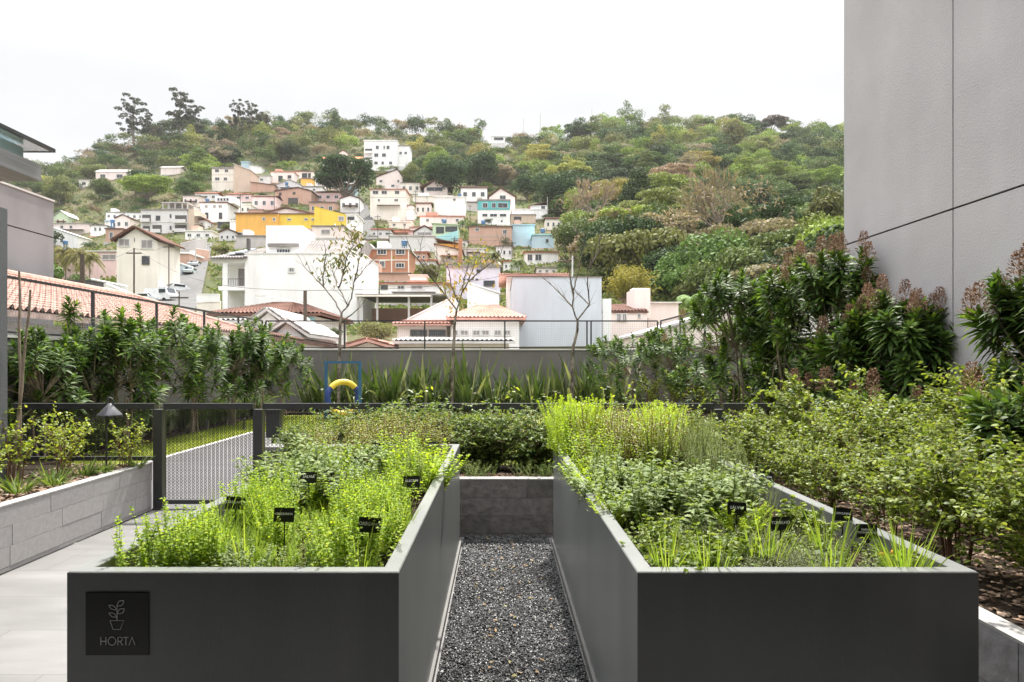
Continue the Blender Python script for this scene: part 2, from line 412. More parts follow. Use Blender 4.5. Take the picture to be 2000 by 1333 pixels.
def leafline(a, b, bow):
    a = Vector(a); b = Vector(b); d = b - a; n = Vector((-d.y, d.x)).normalized(); L = []
    for s in (1, -1):
        L.append([tuple(a + d * t + n * s * bow * math.sin(math.pi * t) * (1.0 + .3 * (t - .5))) for t in [i / 10 for i in range(11)]])
    return L
strokes([[(545, 600), (772, 600), (712, 745), (597, 745), (545, 600)], [(660, 600), (660, 352)]] + leafline((657, 362), (770, 280), 38)
        + leafline((652, 425), (528, 352), 30) + leafline((664, 488), (780, 408), 36) + leafline((658, 545), (528, 478), 28), .0011, "pot_emblem", M_LETTER)

# gravel aisle
M_GRAV = island("dark_gravel", [(.012, .012, .014), (.035, .045, .048), (.045, .045, .048), (.022, .021, .021), (.085, .085, .09), (.05, .045, .04), (.035, .035, .035)], .5, 0, 60, .7, .3, patch=2.6)
gx0, gx1 = LX1 + .03, RX0 - .03
solid("gravel_bed", (gx0, .8, 0), (gx1, 6.42, .012), pm("gravel_base", (.03, .03, .03), .9, (.06, .06, .06), 80, .8, 90))
def stones(name, n, xr, yr, zf, size, mat, label, cat, flat=1.0, jag=.3):
    oc = np.array([(1,0,0),(0,1,0),(-1,0,0),(0,-1,0),(0,0,1),(0,0,-1)], float)
    fc = np.array([(0,1,4),(1,2,4),(2,3,4),(3,0,4),(1,0,5),(2,1,5),(3,2,5),(0,3,5)])
    c = np.stack([RN.uniform(*xr, n), RN.uniform(*yr, n), np.zeros(n)], 1); c[:, 2] = zf(c[:, 0], c[:, 1]) + RN.uniform(0, size * .9, n) * flat
    s = size * RN.uniform(.55, 1.35, (n, 1, 1)) * np.array([1, .75, .55 * flat]) * .5
    v = oc[None] * (1 + RN.uniform(-jag, jag, (n, 6, 1))) * s
    a = RN.uniform(0, 6.28, n); tl = RN.normal(size=n) * .5
    ca, sa = np.cos(a), np.sin(a); ct, st = np.cos(tl), np.sin(tl)
    x = v[..., 0]; y = v[..., 1]; z = v[..., 2]
    y2 = y * ct[:, None] - z * st[:, None]; z2 = y * st[:, None] + z * ct[:, None]
    x3 = x * ca[:, None] - y2 * sa[:, None]; y3 = x * sa[:, None] + y2 * ca[:, None]
    v = np.stack([x3, y3, z2], -1) + c[:, None]
    f = (np.arange(n) * 6)[:, None, None] + fc[None]
    mb = MB(); mb.add(v.reshape(-1, 3), f.reshape(-1, 3)); return mb.build(name, mat, label=label, cat=cat, kind='stuff')
stones("gravel", 27000, (gx0 + .005, gx1 - .005), (3.2, 6.41), lambda x, y: .014 + 0 * x, .0165, M_GRAV, "dark crushed gravel filling the aisle between the two planters", "gravel")
n = 70; mb = MB(); bb_ = np.stack([RN.normal(size=n) * .16 + .06, RN.uniform(3.5, 6.3, n), np.full(n, .035)], 1); dd = rv(n); dd[:, 2] *= .15; nn_ = rv(n, .3); nn_[:, 2] += 1
bb_[:, 0] = np.clip(bb_[:, 0], gx0 + .03, gx1 - .03)
mb.leaves(bb_, dd, nn_, RN.uniform(.015, .05, n), .014, OV, .1, .2); mb.build("fallen_leaves", island("dry_leaf", [(.20, .12, .06), (.30, .20, .10), (.12, .08, .045), (.25, .24, .10)], .8, 0, 60, .2, .2), label="dry leaves and twigs fallen on the dark gravel", cat="leaves", kind='stuff')
M_CHIP = island("bark_chip", [(.16, .10, .065), (.25, .17, .115), (.09, .055, .038), (.32, .24, .18), (.20, .12, .075)], .85, 0, 60, .2, .25)
stones("bark_mulch", 2600, (-4.7, -3.98), (3.6, 7.5), lambda x, y: BH - .025 + 0 * x, .05, M_CHIP, "brown bark chips covering the soil of the left bed", "mulch", .5, .15)
stones("bark_mulch", 5200, (2.21, 4.6), (1.8, 6.4), lambda x, y: BH - .028 + 0 * x, .042, M_CHIP, "brown bark chips covering the soil of the right bed", "mulch", .5, .15)
stones("bark_mulch", 700, (-.5, .7), (6.53, 6.9), lambda x, y: BH - .025 + 0 * x, .04, M_CHIP, "brown bark chips along the dark wall behind the gravel aisle", "mulch", .5, .15)
for (x0, x1, nm) in ((LX0, LX1, "left"), (RX0, RX1, "right")):
    stones("soil_crumbs", 2200, (x0 + .07, x1 - .07), (FY + .07, BY - .07), lambda x, y: H - .118 + 0 * x, .028, island("soil_crumb", [(.05, .03, .02), (.09, .055, .038), (.03, .02, .014), (.15, .11, .08)], .95, 0, 60, .1, .2),
           "loose dark soil and bark crumbs in the %s planter" % nm, "soil", .7)

# ------------------------------------------------------------------ fence with gate behind the planters
FD = 7.64
def expanded(mb, x0, x1, z0, z1, y, cw=.044, ch=.034, wd=.0066):
    nx = int((x1 - x0) / cw); nz_ = int((z1 - z0) / ch)
    cw = (x1 - x0) / nx; ch = (z1 - z0) / nz_
    I, J = np.meshgrid(np.arange(nx), np.arange(nz_), indexing='ij'); I = I.ravel(); J = J.ravel()
    cx = x0 + (I + .5) * cw; cz = z0 + (J + .5) * ch
    for sx, sz in ((1, 1), (1, -1), (-1, 1), (-1, -1)):
        ax = cx + sx * cw * .5; az = cz; bx = cx + sx * cw * .12; bz = cz + sz * ch * .5
        v = np.stack([np.stack([ax, ax*0 + y - .002, az - wd*.6], 1), np.stack([bx, bx*0 + y + .002, bz - wd*.6], 1),
                      np.stack([bx, bx*0 + y + .002, bz + wd*.6], 1), np.stack([ax, ax*0 + y - .002, az + wd*.6], 1)], 1)
        n = len(ax); mb.add(v.reshape(-1, 3), np.arange(4*n).reshape(n, 4))
def fence_panel(name, x0, x1, z0, label, cat, rail_top=True):
    root = empty(name, ((x0 + x1) / 2, FD, 0), 0, label, cat)
    cx = (x0 + x1) / 2; a, b = x0 - cx, x1 - cx
    top = 1.185
    mb = MB(); mb.box((a, -.03, top - .065), (b, .03, top)); mb.build("top_rail", M_FENCE, root)
    mb = MB(); mb.box((a, -.02, z0 + .0), (b, .02, z0 + .045)); mb.build("bottom_rail", M_FENCE, root)
    mb = MB(); expanded(mb, a + .004, b - .004, z0 + .05, top - .07, 0); mb.build("wire_mesh", M_FENCE, root)
    return root
def fence_post(x, z0, label):
    mb = MB(); mb.box((-.05, -.05, z0), (.05, .05, 1.118)); mb.box((-.055, -.055, z0), (.055, .055, z0 + .02))
    return mb.build("fence_post", M_FENCE, loc=(x, FD, 0), label=label, cat="fence post", group="posts of the low black fence")
xg0 = (312 - VX) / F * FD; xg1 = (506 - VX) / F * FD
fence_panel("mesh_fence", -5.42, xg0 - .052, BH + .01, "black mesh fence panel above the left flower bed, left of the gate", "fence")
g = fence_panel("mesh_gate", xg0 + .056, xg1 - .056, .06, "black mesh gate between the two thick posts with the grey path behind it", "gate")
mb = MB(); mb.box((-.01, -.06, .9), (.01, -.03, 1.0)); mb.tube([(.42, -.05, .90), (.42, -.09, .90), (.42, -.09, 1.02), (.42, -.05, 1.02)], .008, 6); mb.build("handle", M_FENCE, g)
xs = [xg1 + .052, -.95, .75, 2.45, 4.10]
labs = ["black mesh fence panel right of the gate behind the left planter's tall herbs", "black mesh fence panel behind the gravel aisle",
        "black mesh fence panel behind the lime green feathery herbs", "black mesh fence panel at the right end, in front of the flowering shrubs"]
for i in range(4): fence_panel("mesh_fence", xs[i] + (.052 if i else 0), xs[i+1] - .052, BH + .01 if i else .10, labs[i], "fence")
fence_post(xg0, 0.0, "thick black gate post at the end of the pale stone wall")
fence_post(xg1, 0.0, "thick black gate post just above the left planter's herbs")
for x, l in zip(xs[1:], ["black fence post behind the left side of the gravel aisle", "black fence post behind the right side of the gravel aisle",
                         "black fence post among the hedge shrubs right of the lime herbs", "black fence post at the right end of the low fence"]): fence_post(x, BH - .03, l)

# chain on the end of the left wall, black waste box beyond the fence, pale bench
mb = MB()
for i in range(11):
    mb.tube([(.004 * math.cos(a) * (1 if i % 2 else .3), .004 * math.cos(a) * (.3 if i % 2 else 1), -.016 * i + .011 * math.sin(a)) for a in [k * math.pi / 3 for k in range(7)]], .0022, 4, cap=False)
mb.build("hanging_chain", M_FENCE, loc=P(296, 908, 7.58), label="short black chain hanging on the end of the pale stone wall", cat="chain")
p = P(536, 842, 12.4); p.z = 0
mb = MB(); mb.box((-.12, -.1, .28), (.12, .1, .74)); mb.box((-.14, -.12, .741), (.14, .12, .79)); mb.box((-.04, -.04, 0), (.04, .04, .279))
mb.build("waste_box", M_FENCE, loc=(p.x, 12.4, 0), label="black box on a short post standing on the grass behind the fence", cat="waste bin")
mb = MB(); mb.box((-.35, -.2, .38), (.35, .2, .45)); mb.box((-.32, -.15, 0), (-.22, .15, .379)); mb.box((.22, -.15, 0), (.32, .15, .379))
mb.build("garden_bench", pm("bench_stone", (.20, .195, .19), .8), loc=((570 - VX) / F * 9.8, 9.8, 0), label="pale stone bench behind the fence, partly hidden by brown herbs", cat="bench")

# ------------------------------------------------------------------ garden beyond: lawn, path, parapet walls, rails
GX0, GX1, GD = -8.0, 5.43, 23.3
solid("garden_ground", (GX0, 7.64, -.3), (GX1, GD, -.012), pm("lawn_earth", (.16, .17, .035), .95, (.11, .12, .03), 5, .6, 50, .1))
solid("path", (-5.7, 7.64, -.2), (-3.05, 15.9, 0.004), M_PATH)
solid("path_kerb", (-5.78, 7.64, -.2), (-5.702, 15.9, .02), M_CAP)
solid("planting_bed_soil", (GX0 + .01, 7.7, -.1), (-7.08, GD - .02, .05), pm("bed_earth", (.05, .035, .025), .95, (.03, .022, .016), 8, .8, 40, .1))
solid("back_bed_soil", (-7.07, 21.3, -.1), (GX1 - .01, GD - .02, .05), MC["bed_earth"])
solid("right_planting_soil", (2.7, 7.66, -.1), (GX1 - .01, 21.28, .35), MC["bed_earth"])
# lawn blades
n = 46000
yy = RN.uniform(0, 1, n) ** .8; Y = 11.0 + yy * 9.6; X = RN.uniform(-7.1, -.4, n)
keep = (X < -5.79) | (Y > 15.9); X = X[keep]; Y = Y[keep]; n = len(X)
mb = MB(); base = np.stack([X, Y, X * 0 - .01], 1); d = rv(n, .35); d[:, 2] = 1
mb.leaves(base, d, rv(n), RN.uniform(.03, .075, n), .012, [(0, 1), (1, .2)], 0)
mb.build("lawn_grass", leafm("lawn_blade", [(.16, .22, .03), (.27, .32, .05), (.20, .27, .04)], .35, .6), label="short yellow green lawn grass beside the grey path", cat="grass", kind='stuff')

def rail_run(root, a, b, zc, ztop, nposts, mesh=True, posts=None):
    """black handrail on a parapet with welded wire mesh"""
    a = Vector(a); b = Vector(b)
    mb = MB(); mb.bar((a.x, a.y, ztop - .02), (b.x, b.y, ztop - .02), .045, .045); mb.build("hand_rail", M_FENCE, root)
    mb = MB(); mb.bar((a.x, a.y, zc + .05), (b.x, b.y, zc + .05), .035, .035); mb.build("bottom_rail", M_FENCE, root)
    L = (b - a).length; nrm = (b - a) / L
    ts = posts or [i / (nposts - 1) for i in range(nposts)]
    for t in ts:
        p = a + (b - a) * t; mb = MB(); mb.bar((p.x, p.y, zc - .02), (p.x, p.y, ztop - .04), .05, .05); mb.build("post", M_FENCE, root)
    mb = MB(); k = int(L / .075)
    for i in range(k):
        p = a + (b - a) * (i + .5) / k; mb.bar((p.x, p.y, zc + .06), (p.x, p.y, ztop - .045), .0035)
    z = zc + .1
    while z < ztop - .06: mb.bar((a.x, a.y, z), (b.x, b.y, z), .0035); z += .075
    mb.build("wire_mesh", pm("galvanised_wire", (.30, .30, .30), .5, spec=.4), root)
def parapet(name, a, b, ztop, label):
    root = empty(name, (0, 0, 0), 0, label, "wall")
    mb = MB(); mb.box(a + (-4.0,), b + (ztop - .045,)); mb.build("wall_face", M_WALL, root)
    mb = MB(); mb.box((a[0] - .03, a[1] - .03, ztop - .043), (b[0] + .03, b[1] + .03, ztop)); mb.build("coping", M_CAP, root)
ZC = EYE + (VY - 682) / F * GD; ZR = EYE + (VY - 626) / F * GD
parapet("parapet_wall", (GX0 + .002, GD), (GX1 - .002, GD + .18), ZC, "dark grey parapet wall with a pale coping across the back of the garden")
parapet("parapet_wall", (GX0 - .18, 7.0), (GX0, GD + .2), ZC, "dark grey parapet wall behind the left row of shrubs")
parapet("parapet_wall", (GX1, 10.76), (GX1 + .18, GD + .2), ZC, "dark grey parapet wall behind the right hand shrubs, beyond the tall building")
r1 = empty("mesh_railing", (0, 0, 0), 0, "black railing with wire mesh on the back parapet wall", "railing")
tx = lambda px: ((px - VX) / F * GD - GX0) / (GX1 - GX0)
rail_run(r1, (GX0, GD + .09, 0), (GX1, GD + .09, 0), ZC, ZR, 0, posts=[0, tx(672), tx(829), tx(986), tx(1147), 1])
mb = MB(); mb.bar(((1147 - VX) / F * GD + .14, GD + .09, ZC), ((1147 - VX) / F * GD + .14, GD + .09, ZR - .04), .05); mb.build("post", M_FENCE, r1)
r2 = empty("mesh_railing", (0, 0, 0), 0, "black railing with wire mesh on the left parapet wall, running towards the viewer", "railing")
rail_run(r2, (GX0 - .09, 8.0, 0), (GX0 - .09, GD + .02, 0), ZC, ZR, 7, posts=[0, .17, .365, .53, .70, .86, 1])
r3 = empty("mesh_railing", (0, 0, 0), 0, "black railing with wire mesh on the right parapet wall, above the shrubs", "railing")
rail_run(r3, (GX1 + .09, 10.8, 0), (GX1 + .09, GD + .02, 0), ZC, ZR, 6)

# agility hoop frame on the lawn
hd = 19.5; hp = P(670, 820, hd); hp.z = 0
root = empty("hoop_frame", hp, 0, "blue square frame holding a yellow and blue hoop on the lawn", "play equipment")
M_BLUE = pm("blue_frame_paint", (.03, .10, .20), .4, spec=.5); M_HB = pm("dark_blue_vinyl", (.02, .045, .20), .45, spec=.5); M_HY = pm("yellow_vinyl", (.72, .52, .05), .45, (.62, .44, .05), spec=.5)
hw = 33 / F * hd
for sx in (-1, 1):
    mb = MB(); mb.box((sx * hw - .04, -.04, 0), (sx * hw + .04, .04, 1.60)); mb.build("upright", M_BLUE, root)
mb = MB(); mb.box((-hw - .04, -.04, 1.601), (hw + .04, .04, 1.67)); mb.build("top_bar", M_BLUE, root)
mb = MB(); mb.box((-hw - .3, -.03, .02), (hw + .3, .03, .06)); mb.build("base_bar", M_FENCE, root)
def torus_seg(a0, a1, Rr, r, n=10, k=12, yaw=R(32), zc=.62):
    mb = MB(); pts = []
    for i in range(n + 1):
        a = R(a0 + (a1 - a0) * i / n); x = Rr * math.cos(a); z = Rr * math.sin(a)
        pts.append((x * math.cos(yaw), x * math.sin(yaw), zc + z))
    mb.tube(pts, r, k); return mb
Rr = .455; rr = .085
for (a0, a1, m_, nm) in ((40, 140, M_HY, "yellow_section"), (141, 219, M_HB, "blue_section"), (220, 320, M_HY, "yellow_section"), (321, 399, M_HB, "blue_section")):
    torus_seg(a0, a1, Rr, rr).build(nm, m_, root, smooth=True)
mb = MB(); mb.tube([(0, 0, 1.60), (0, 0, 1.16)], .006, 5); mb.build("hanging_cord", M_FENCE, root)

# ------------------------------------------------------------------ tall grey building on the right
bx = GX1; by1 = 10.75; jy = bx * F / (1861 - VX); jz = EYE + 227 / 673 * bx
root = empty("concrete_building", (bx, by1, 0), 0, "tall windowless grey stucco building rising on the right", "building")
gap = .012
mb = MB(); mb.box((.03, -16.0, -4), (9.0, -.03, 13)); mb.build("core_wall", M_STUCCO_D, root)
ys = [-16.0, jy - by1, 0.0]; zs = [-.3, jz, jz + 5.0, 13.02]
def panel(x0, y0, z0, x1, y1, z1):
    mb = MB(); mb.box((x0, y0, z0), (x1, y1, z1)); mb.build("stucco_panel", M_STUCCO, root)
for i in range(2):
    for j in range(3):
        panel(0, ys[i] + gap * (i > 0), zs[j] + gap * (j > 0), .03, ys[i+1] - gap * (i < 1), zs[j+1] - gap * (j < 2))
panel(.031, -.03, -.3, 9, 0, 13.02)
mb = MB(); mb.box((0, -16, 13.021), (9, 0, 13.06)); mb.build("roof_edge", M_CAP, root)
ep = P(1905, 850, bx * F / (1905 - VX))
mb = MB(); mb.box((-.018, -.055, -.05), (0, .055, .05)); mb.box((-.026, -.035, -.012), (-.018, .035, .012))
mb.build("wall_socket", pm("grey_plastic", (.33, .33, .32), .4), loc=(bx, ep.y, ep.z), label="small grey socket box on the tall building's wall", cat="socket")

# ------------------------------------------------------------------ left side: column wall, overhang, neighbour wall
mb = MB(); mb.box((-.25, -5.0, 0), (0, 0, 3.08)); mb.build("side_wall", pm("dark_grey_render", (.13, .135, .14), .75, (.11, .115, .12), 1.5, .3, 50, .2), loc=(-4.61, 6.4, 0), label="dark grey side wall ending at the photo's left edge", cat="wall")
def py2z(py, D): return EYE + (VY - py) / F * D
M_CGLS = pm("canopy_glass", (.80, .88, .90), .08, spec=.5); M_CGLS.node_tree.nodes['Principled BSDF'].inputs['Transmission Weight'].default_value = .85
root = empty("roof_overhang", (-5.2, 7.75, 0), 0, "dark roof overhang with a glass strip jutting in at upper left", "roof")
D0 = 5.2 * F / (VX - 81); zb, zt_ = py2z(355, D0), py2z(323, D0)
mb = MB(); mb.box((-5, -9, zb - 3.62 * 0), (0, D0 - 7.75, zt_)); mb.build("fascia_slab", pm("dark_metal_cladding", (.26, .25, .26), .35, (.17, .165, .17), 6, .1, 50, .6, stretch=(1, .2, 4)), root)
mb = MB(); mb.box((-5, -9, zt_ + .02), (-.10, D0 - 7.9, zt_ + .15)); mb.build("glazing_strip", pm("smoky_glass", (.22, .28, .30), .12, spec=.8), root)
mb = MB(); mb.prism([(-5, -9, zt_ + .17), (.08, -9, zt_ + .17), (.08, D0 - 7.70, zt_ + .17), (-5, D0 - 7.70, zt_ + .17)], (0, 0, .03)); mb.build("glass_canopy", M_CGLS, root)
mb = MB(); mb.box((.081, -9, zt_ + .165), (.11, D0 - 7.70, zt_ + .205)); mb.box((-5, D0 - 7.699, zt_ + .165), (.11, D0 - 7.67, zt_ + .205)); mb.build("canopy_edge_bar", M_FENCE, root)
mb = MB(); mb.box((-5, -9, 0), (-.6, D0 - 8.6, zb - .003)); mb.build("lower_wall", MC["dark_grey_render"], root)
X_ = -15.0; D1 = 15.0 * F / (VX - 105); root = empty("neighbour_building", (X_, D1, 0), 0, "plain grey neighbouring building with dark water stains at left", "building")
zt1 = py2z(395, D1); zj = py2z(465, D1)
M_NB = pm("stained_grey_render", (.265, .258, .265), .8, (.23, .223, .23), .5, .3, 30, .2, streak=((.7, .7, .5), .45, (.14, .135, .14)))
mb = MB(); mb.box((-6, -14, -4), (0, 0, zj - .02)); mb.build("lower_wall", M_NB, root)
mb = MB(); mb.box((-6, -14, zj + .02), (0, 0, zt1)); mb.build("upper_wall", M_NB, root)
mb = MB(); mb.box((-5.98, -13.98, zj - .021), (-.02, -.02, zj + .021)); mb.build("joint", M_STUCCO_D, root)
mb = MB(); mb.box((-6.03, -14.03, zt1), (.03, .03, zt1 + .06)); mb.build("coping", M_CAP, root)

# covered area behind and above the viewer (shades the planter fronts)
root = empty("porch_building", (0, -4, 0), 0, "building with a deep porch behind the viewer", "building")
mb = MB(); mb.box((-7, -2, 3.15), (5.4, 6.3, 3.5)); mb.build("porch_ceiling", pm("porch_ceiling_paint", (.2, .2, .2), .8), root)
mb = MB(); mb.box((-7, -2, 0), (5.4, -.2, 3.149)); mb.build("porch_wall", pm("porch_wall_paint", (.12, .12, .12), .8), root)
mb = MB(); mb.box((-5.4, -.19, 0), (-5.0, 6.0, 3.149)); mb.build("unseen_shade_wall", MC["porch_wall_paint"], root)  # unseen side walls, added to keep light off the planter fronts
mb = MB(); mb.box((5.0, -.19, 0), (5.4, 6.0, 3.149)); mb.build("unseen_shade_wall", pm("porch_wall_paint", (.1, .1, .1), .8), root)

# garden lamp
lp = Vector(((208 - VX) / F * 7.1, 7.1, BH - .02))
root = empty("garden_lamp", lp, 0, "black stake lamp with a cone shade in the left flower bed", "lamp")
ztop = py2z(786, 7.1) - lp.z
mb = MB(); mb.tube([(0, 0, 0), (0, 0, ztop)], .011, 8); mb.build("stake", M_FENCE, root)
mb = MB(); mb.tube([(0, 0, ztop)] + [(.035 - .035 * math.cos(a), 0, ztop + .045 * math.sin(a)) for a in [R(18 * i) for i in range(1, 11)]] + [(.07, 0, ztop - .03)], .009, 8); mb.build("crook", M_FENCE, root)
mb = MB(); zs_ = ztop - .14; mb.lathe([(.008, .13), (.02, .118), (.118, .012), (.120, 0), (.114, .004), (.015, .105)], 28, (.035, 0, zs_)); mb.build("lamp_shade", pm("lamp_shade_paint", (.10, .10, .11), .35, spec=.6), root, smooth=True)
# bamboo stakes
for (a, b, l) in (((40, 885), (38, 530), "tall straight bamboo stake in the left bed"), ((24, 880), (60, 566), "leaning bamboo stake beside the straight one in the left bed")):
    q0 = P(a[0], a[1], 6.5); q1 = P(b[0], b[1], 6.3 if a[0] < 30 else 6.5)
    q0.z = BH - .05
    mb = MB(); k = 8; pts = [Vector((0, 0, 0)).lerp(q1 - q0, i / k) + Vector((.006 * math.sin(i * 2), 0, 0)) for i in range(k + 1)]
    mb.tube(pts, [.016 - .0008 * i for i in range(k + 1)], 7); mb.build("bamboo_stake", M_BARK, loc=q0, label=l, cat="stake", smooth=True)
# ================================================================== PLANTS OF THE GARDEN
def place(parts, name, loc, rz, sc_, label, cat, group=None, color=None):
    """parts: [(part name, mesh, [sub-parts (name, mesh, loc, rz, scale)])]; one mesh -> one object"""
    if len(parts) == 1 and not parts[0][0]:
        o = obj(name, parts[0][1], None, loc, rz, label, cat, group, scale=sc_)
        if color: o.color = c4(color)
        return o
    root = empty(name, loc, rz, label, cat, group)
    root.scale = (sc_,) * 3 if isinstance(sc_, (int, float)) else sc_
    for pn, me, *rest in parts:
        l, r, s = rest if rest else ((0, 0, 0), 0, 1)
        o = obj(pn, me, root, l, r, scale=s)
        if color: o.color = c4(color)
    return root

L_OREG = leafm("oregano_leaf", [(.15, .25, .03), (.32, .43, .04), (.24, .36, .035), (.46, .52, .06)], .52, .55, spec=.25)
L_SAGE = leafm("sage_leaf", [(.09, .14, .035), (.20, .26, .09), (.14, .20, .055), (.28, .34, .13)], .32, .65)
L_ROSE = leafm("rosemary_leaf", [(.11, .17, .04), (.22, .28, .08), (.16, .23, .05)], .3, .55)
L_BASIL = leafm("purple_basil_leaf", [(.12, .06, .035), (.20, .26, .03), (.28, .34, .04), (.16, .08, .04), (.32, .36, .05), (.24, .30, .04)], .35, .5)
L_LIME = leafm("lime_feather_leaf", [(.24, .36, .02), (.40, .50, .04), (.32, .44, .03)], .5, .6)
L_PARS = leafm("parsley_leaf", [(.10, .17, .035), (.24, .29, .06), (.16, .22, .045), (.13, .19, .05)], .4, .55)
L_CHIVE = leafm("chive_blade", [(.14, .25, .035), (.30, .38, .08), (.20, .31, .05)], .45, .4)
L_THYME = leafm("thyme_leaf", [(.13, .17, .07), (.22, .25, .11)], .3, .6)
L_ABEL = leafm("hedge_leaf", [(.05, .085, .015), (.14, .19, .035), (.22, .28, .05), (.08, .12, .02), (.29, .34, .08), (.06, .10, .02)], .40, .5, spec=.25)
L_ABELD = leafm("dark_hedge_leaf", [(.05, .09, .022), (.10, .155, .04), (.16, .22, .055), (.07, .115, .028), (.21, .27, .07)], .38, .5, spec=.25)
L_YEL = leafm("yellow_shrub_leaf", [(.10, .16, .025), (.22, .29, .04), (.32, .35, .05), (.14, .21, .03)], .45, .4)
L_DRAC = leafm("glossy_shrub_leaf", [(.022, .048, .011), (.045, .09, .016), (.085, .15, .028), (.03, .06, .013), (.16, .24, .04)], .34, .5, spec=.16)
L_FLAX = leafm("flax_blade", [(.025, .05, .015), (.05, .085, .022), (.09, .13, .035), (.035, .06, .015), (.28, .30, .17)], .22, .45, spec=.35)
L_PAN = island("dry_flower_head", [(.15, .08, .05), (.30, .18, .12), (.21, .12, .08), (.42, .30, .20)], .8, 0, 60, .2, .1)
L_GROUND = leafm("dark_ground_leaf", [(.04, .08, .015), (.09, .15, .03), (.15, .20, .04)], .35, .4)

def herb(nst, r, h, Lf, Wf, node, ang=55, per=2, taper=.55, lean=.18, prof=OV3, leafmat=None, stem=.0016, stemmat=None, hv=.2, bare=.12, curve=.3):
    mb = MB(); bs, ds, ns, ls, ws = [], [], [], [], []
    for i in range(nst):
        a = random.uniform(0, 6.28); q = r * math.sqrt(random.random()); hh = h * random.uniform(1 - hv, 1 + hv)
        b = Vector((q * math.cos(a), q * math.sin(a), 0)); ln = Vector((random.gauss(0, lean) + .5 * b.x / max(r, .01) * lean, random.gauss(0, lean) + .5 * b.y / max(r, .01) * lean, 1)).normalized()
        bend = Vector((random.gauss(0, .08), random.gauss(0, .08), 0))
        pts = [b + ln * hh * t + bend * hh * t * t for t in (0, .35, .7, 1)]
        mb.tube(pts, [stem, stem * .9, stem * .7, stem * .4], 3, 0, cap=False)
        k = max(2, int(hh / node)); ph = random.uniform(0, 3)
        for j in range(k):
            t = bare + (1 - bare) * (j + .5) / k; p = b + ln * hh * t + bend * hh * t * t
            s_ = 1 - (1 - taper) * t * t
            for e in range(per):
                az = ph + j * (1.57 if per == 2 else 2.4) + e * 6.283 / per + random.uniform(-.3, .3)
                el = R(90 - ang * random.uniform(.7, 1.3)) * (1 if t < .9 else 1.4)
                d = Vector((math.cos(az) * math.cos(el), math.sin(az) * math.cos(el), math.sin(el)))
                bs.append(p); ds.append(d); ns.append(Vector((0, 0, 1)) + Vector((random.gauss(0, .35), random.gauss(0, .35), 0)))
                ls.append(Lf * s_ * random.uniform(.7, 1.15)); ws.append(Wf * s_ * random.uniform(.8, 1.15))
    mb.leaves(bs, ds, ns, ls, ws, prof, curve, .12, 1)
    return mb.mesh("herb", [stemmat or M_STEMG, leafmat])
def blades(n, r, L, W, mat, splay=.35, curve=.5, prof=STR, lv=.3, z=0):
    mb = MB(); a = RN.uniform(0, 6.28, n); q = r * np.sqrt(RN.uniform(0, 1, n))
    base = np.stack([q * np.cos(a), q * np.sin(a), a * 0 + z], 1)
    d = np.stack([np.cos(a) * splay * RN.uniform(.2, 1.4, n), np.sin(a) * splay * RN.uniform(.2, 1.4, n), np.ones(n)], 1)
    nn = np.stack([np.cos(a), np.sin(a), a * 0 + .2], 1) + rv(n, .35)
    mb.leaves(base, d, nn, L * RN.uniform(1 - lv, 1 + lv * .5, n), W * RN.uniform(.7, 1.2, n), prof, RN.uniform(0, curve, n), .25)
    return mb.mesh("tuft", [mat])

SZ = H - .115
def V(fn, n): return [fn() for _ in range(n)]
oreg = V(lambda: herb(17, .085, .26, .030, .022, .0145, 62, 2, .55, .16, OV3, L_OREG), 5)
oregd = V(lambda: herb(20, .09, .13, .018, .012, .012, 70, 2, .7, .35, OV3, L_SAGE), 3)
sage = V(lambda: herb(15, .11, .25, .062, .021, .022, 62, 2, .6, .38, OV, L_SAGE, .0025, M_STEMG, .2, .25, .35), 4)
rose = V(lambda: herb(13, .085, .36, .022, .0032, .007, 48, 4, .7, .16, [(0, 1), (1, .3)], L_ROSE, .0022, M_STEMR), 4)
basil = V(lambda: herb(12, .10, .52, .036, .019, .026, 62, 2, .6, .14, OV, L_BASIL, .0028, M_STEMR, .2, .1), 4)
lime = V(lambda: herb(26, .12, .50, .034, .007, .013, 52, 5, .8, .16, OV3, L_LIME, .0018, M_STEMG, .18, .15), 3)
limeb = V(lambda: herb(22, .10, .26, .030, .018, .014, 60, 3, .8, .4, OV3, L_LIME, .0016, M_STEMG), 2)
pars = V(lambda: herb(22, .08, .14, .028, .024, .035, 50, 4, 1.0, .45, OV3, L_PARS, .0014, M_STEMG, .3, .5), 3)
thyme = V(lambda: herb(90, .11, .10, .008, .005, .0055, 60, 2, .8, .5, [(0, 1), (1, .4)], L_THYME, .0009, M_STEMR), 2)
chive = V(lambda: blades(44, .035, .26, .004, L_CHIVE, .34, .55, lv=.5), 5)
mint = V(lambda: herb(12, .09, .34, .034, .022, .022, 62, 2, .6, .2, OV, L_OREG, .0022, M_STEMG), 3)

def zoned(label, x, y, x0, x1, y0, y1):
    fx_ = (x - x0) / max(x1 - x0, .01); fy_ = (y - y0) / max(y1 - y0, .01)
    lab = label + ", " + ("front" if fy_ < .25 else "second" if fy_ < .5 else "third" if fy_ < .75 else "rear") + " rows, " + ("left end" if fx_ < .25 else "left of centre" if fx_ < .5 else "right of centre" if fx_ < .75 else "right end")
    return lab
SIGNS = [(670, 815, 6.2), (670, 815, 5.5), (722, 1031, 2.78), (555, 1011, 3.0), (460, 988, 3.35), (804, 946, 3.75), (603, 938, 3.75), (637, 936, 3.85), (700, 905, 4.6), (737, 879, 5.1), (738, 897, 4.8), (846, 875, 5.6), (1439, 1006, 3.25), (1525, 1035, 3.05), (1646, 1017, 3.2), (1693, 1050, 2.95), (1496, 946, 4.2), (1225, 918, 4.75), (1314, 912, 4.85), (1365, 953, 4.3)]
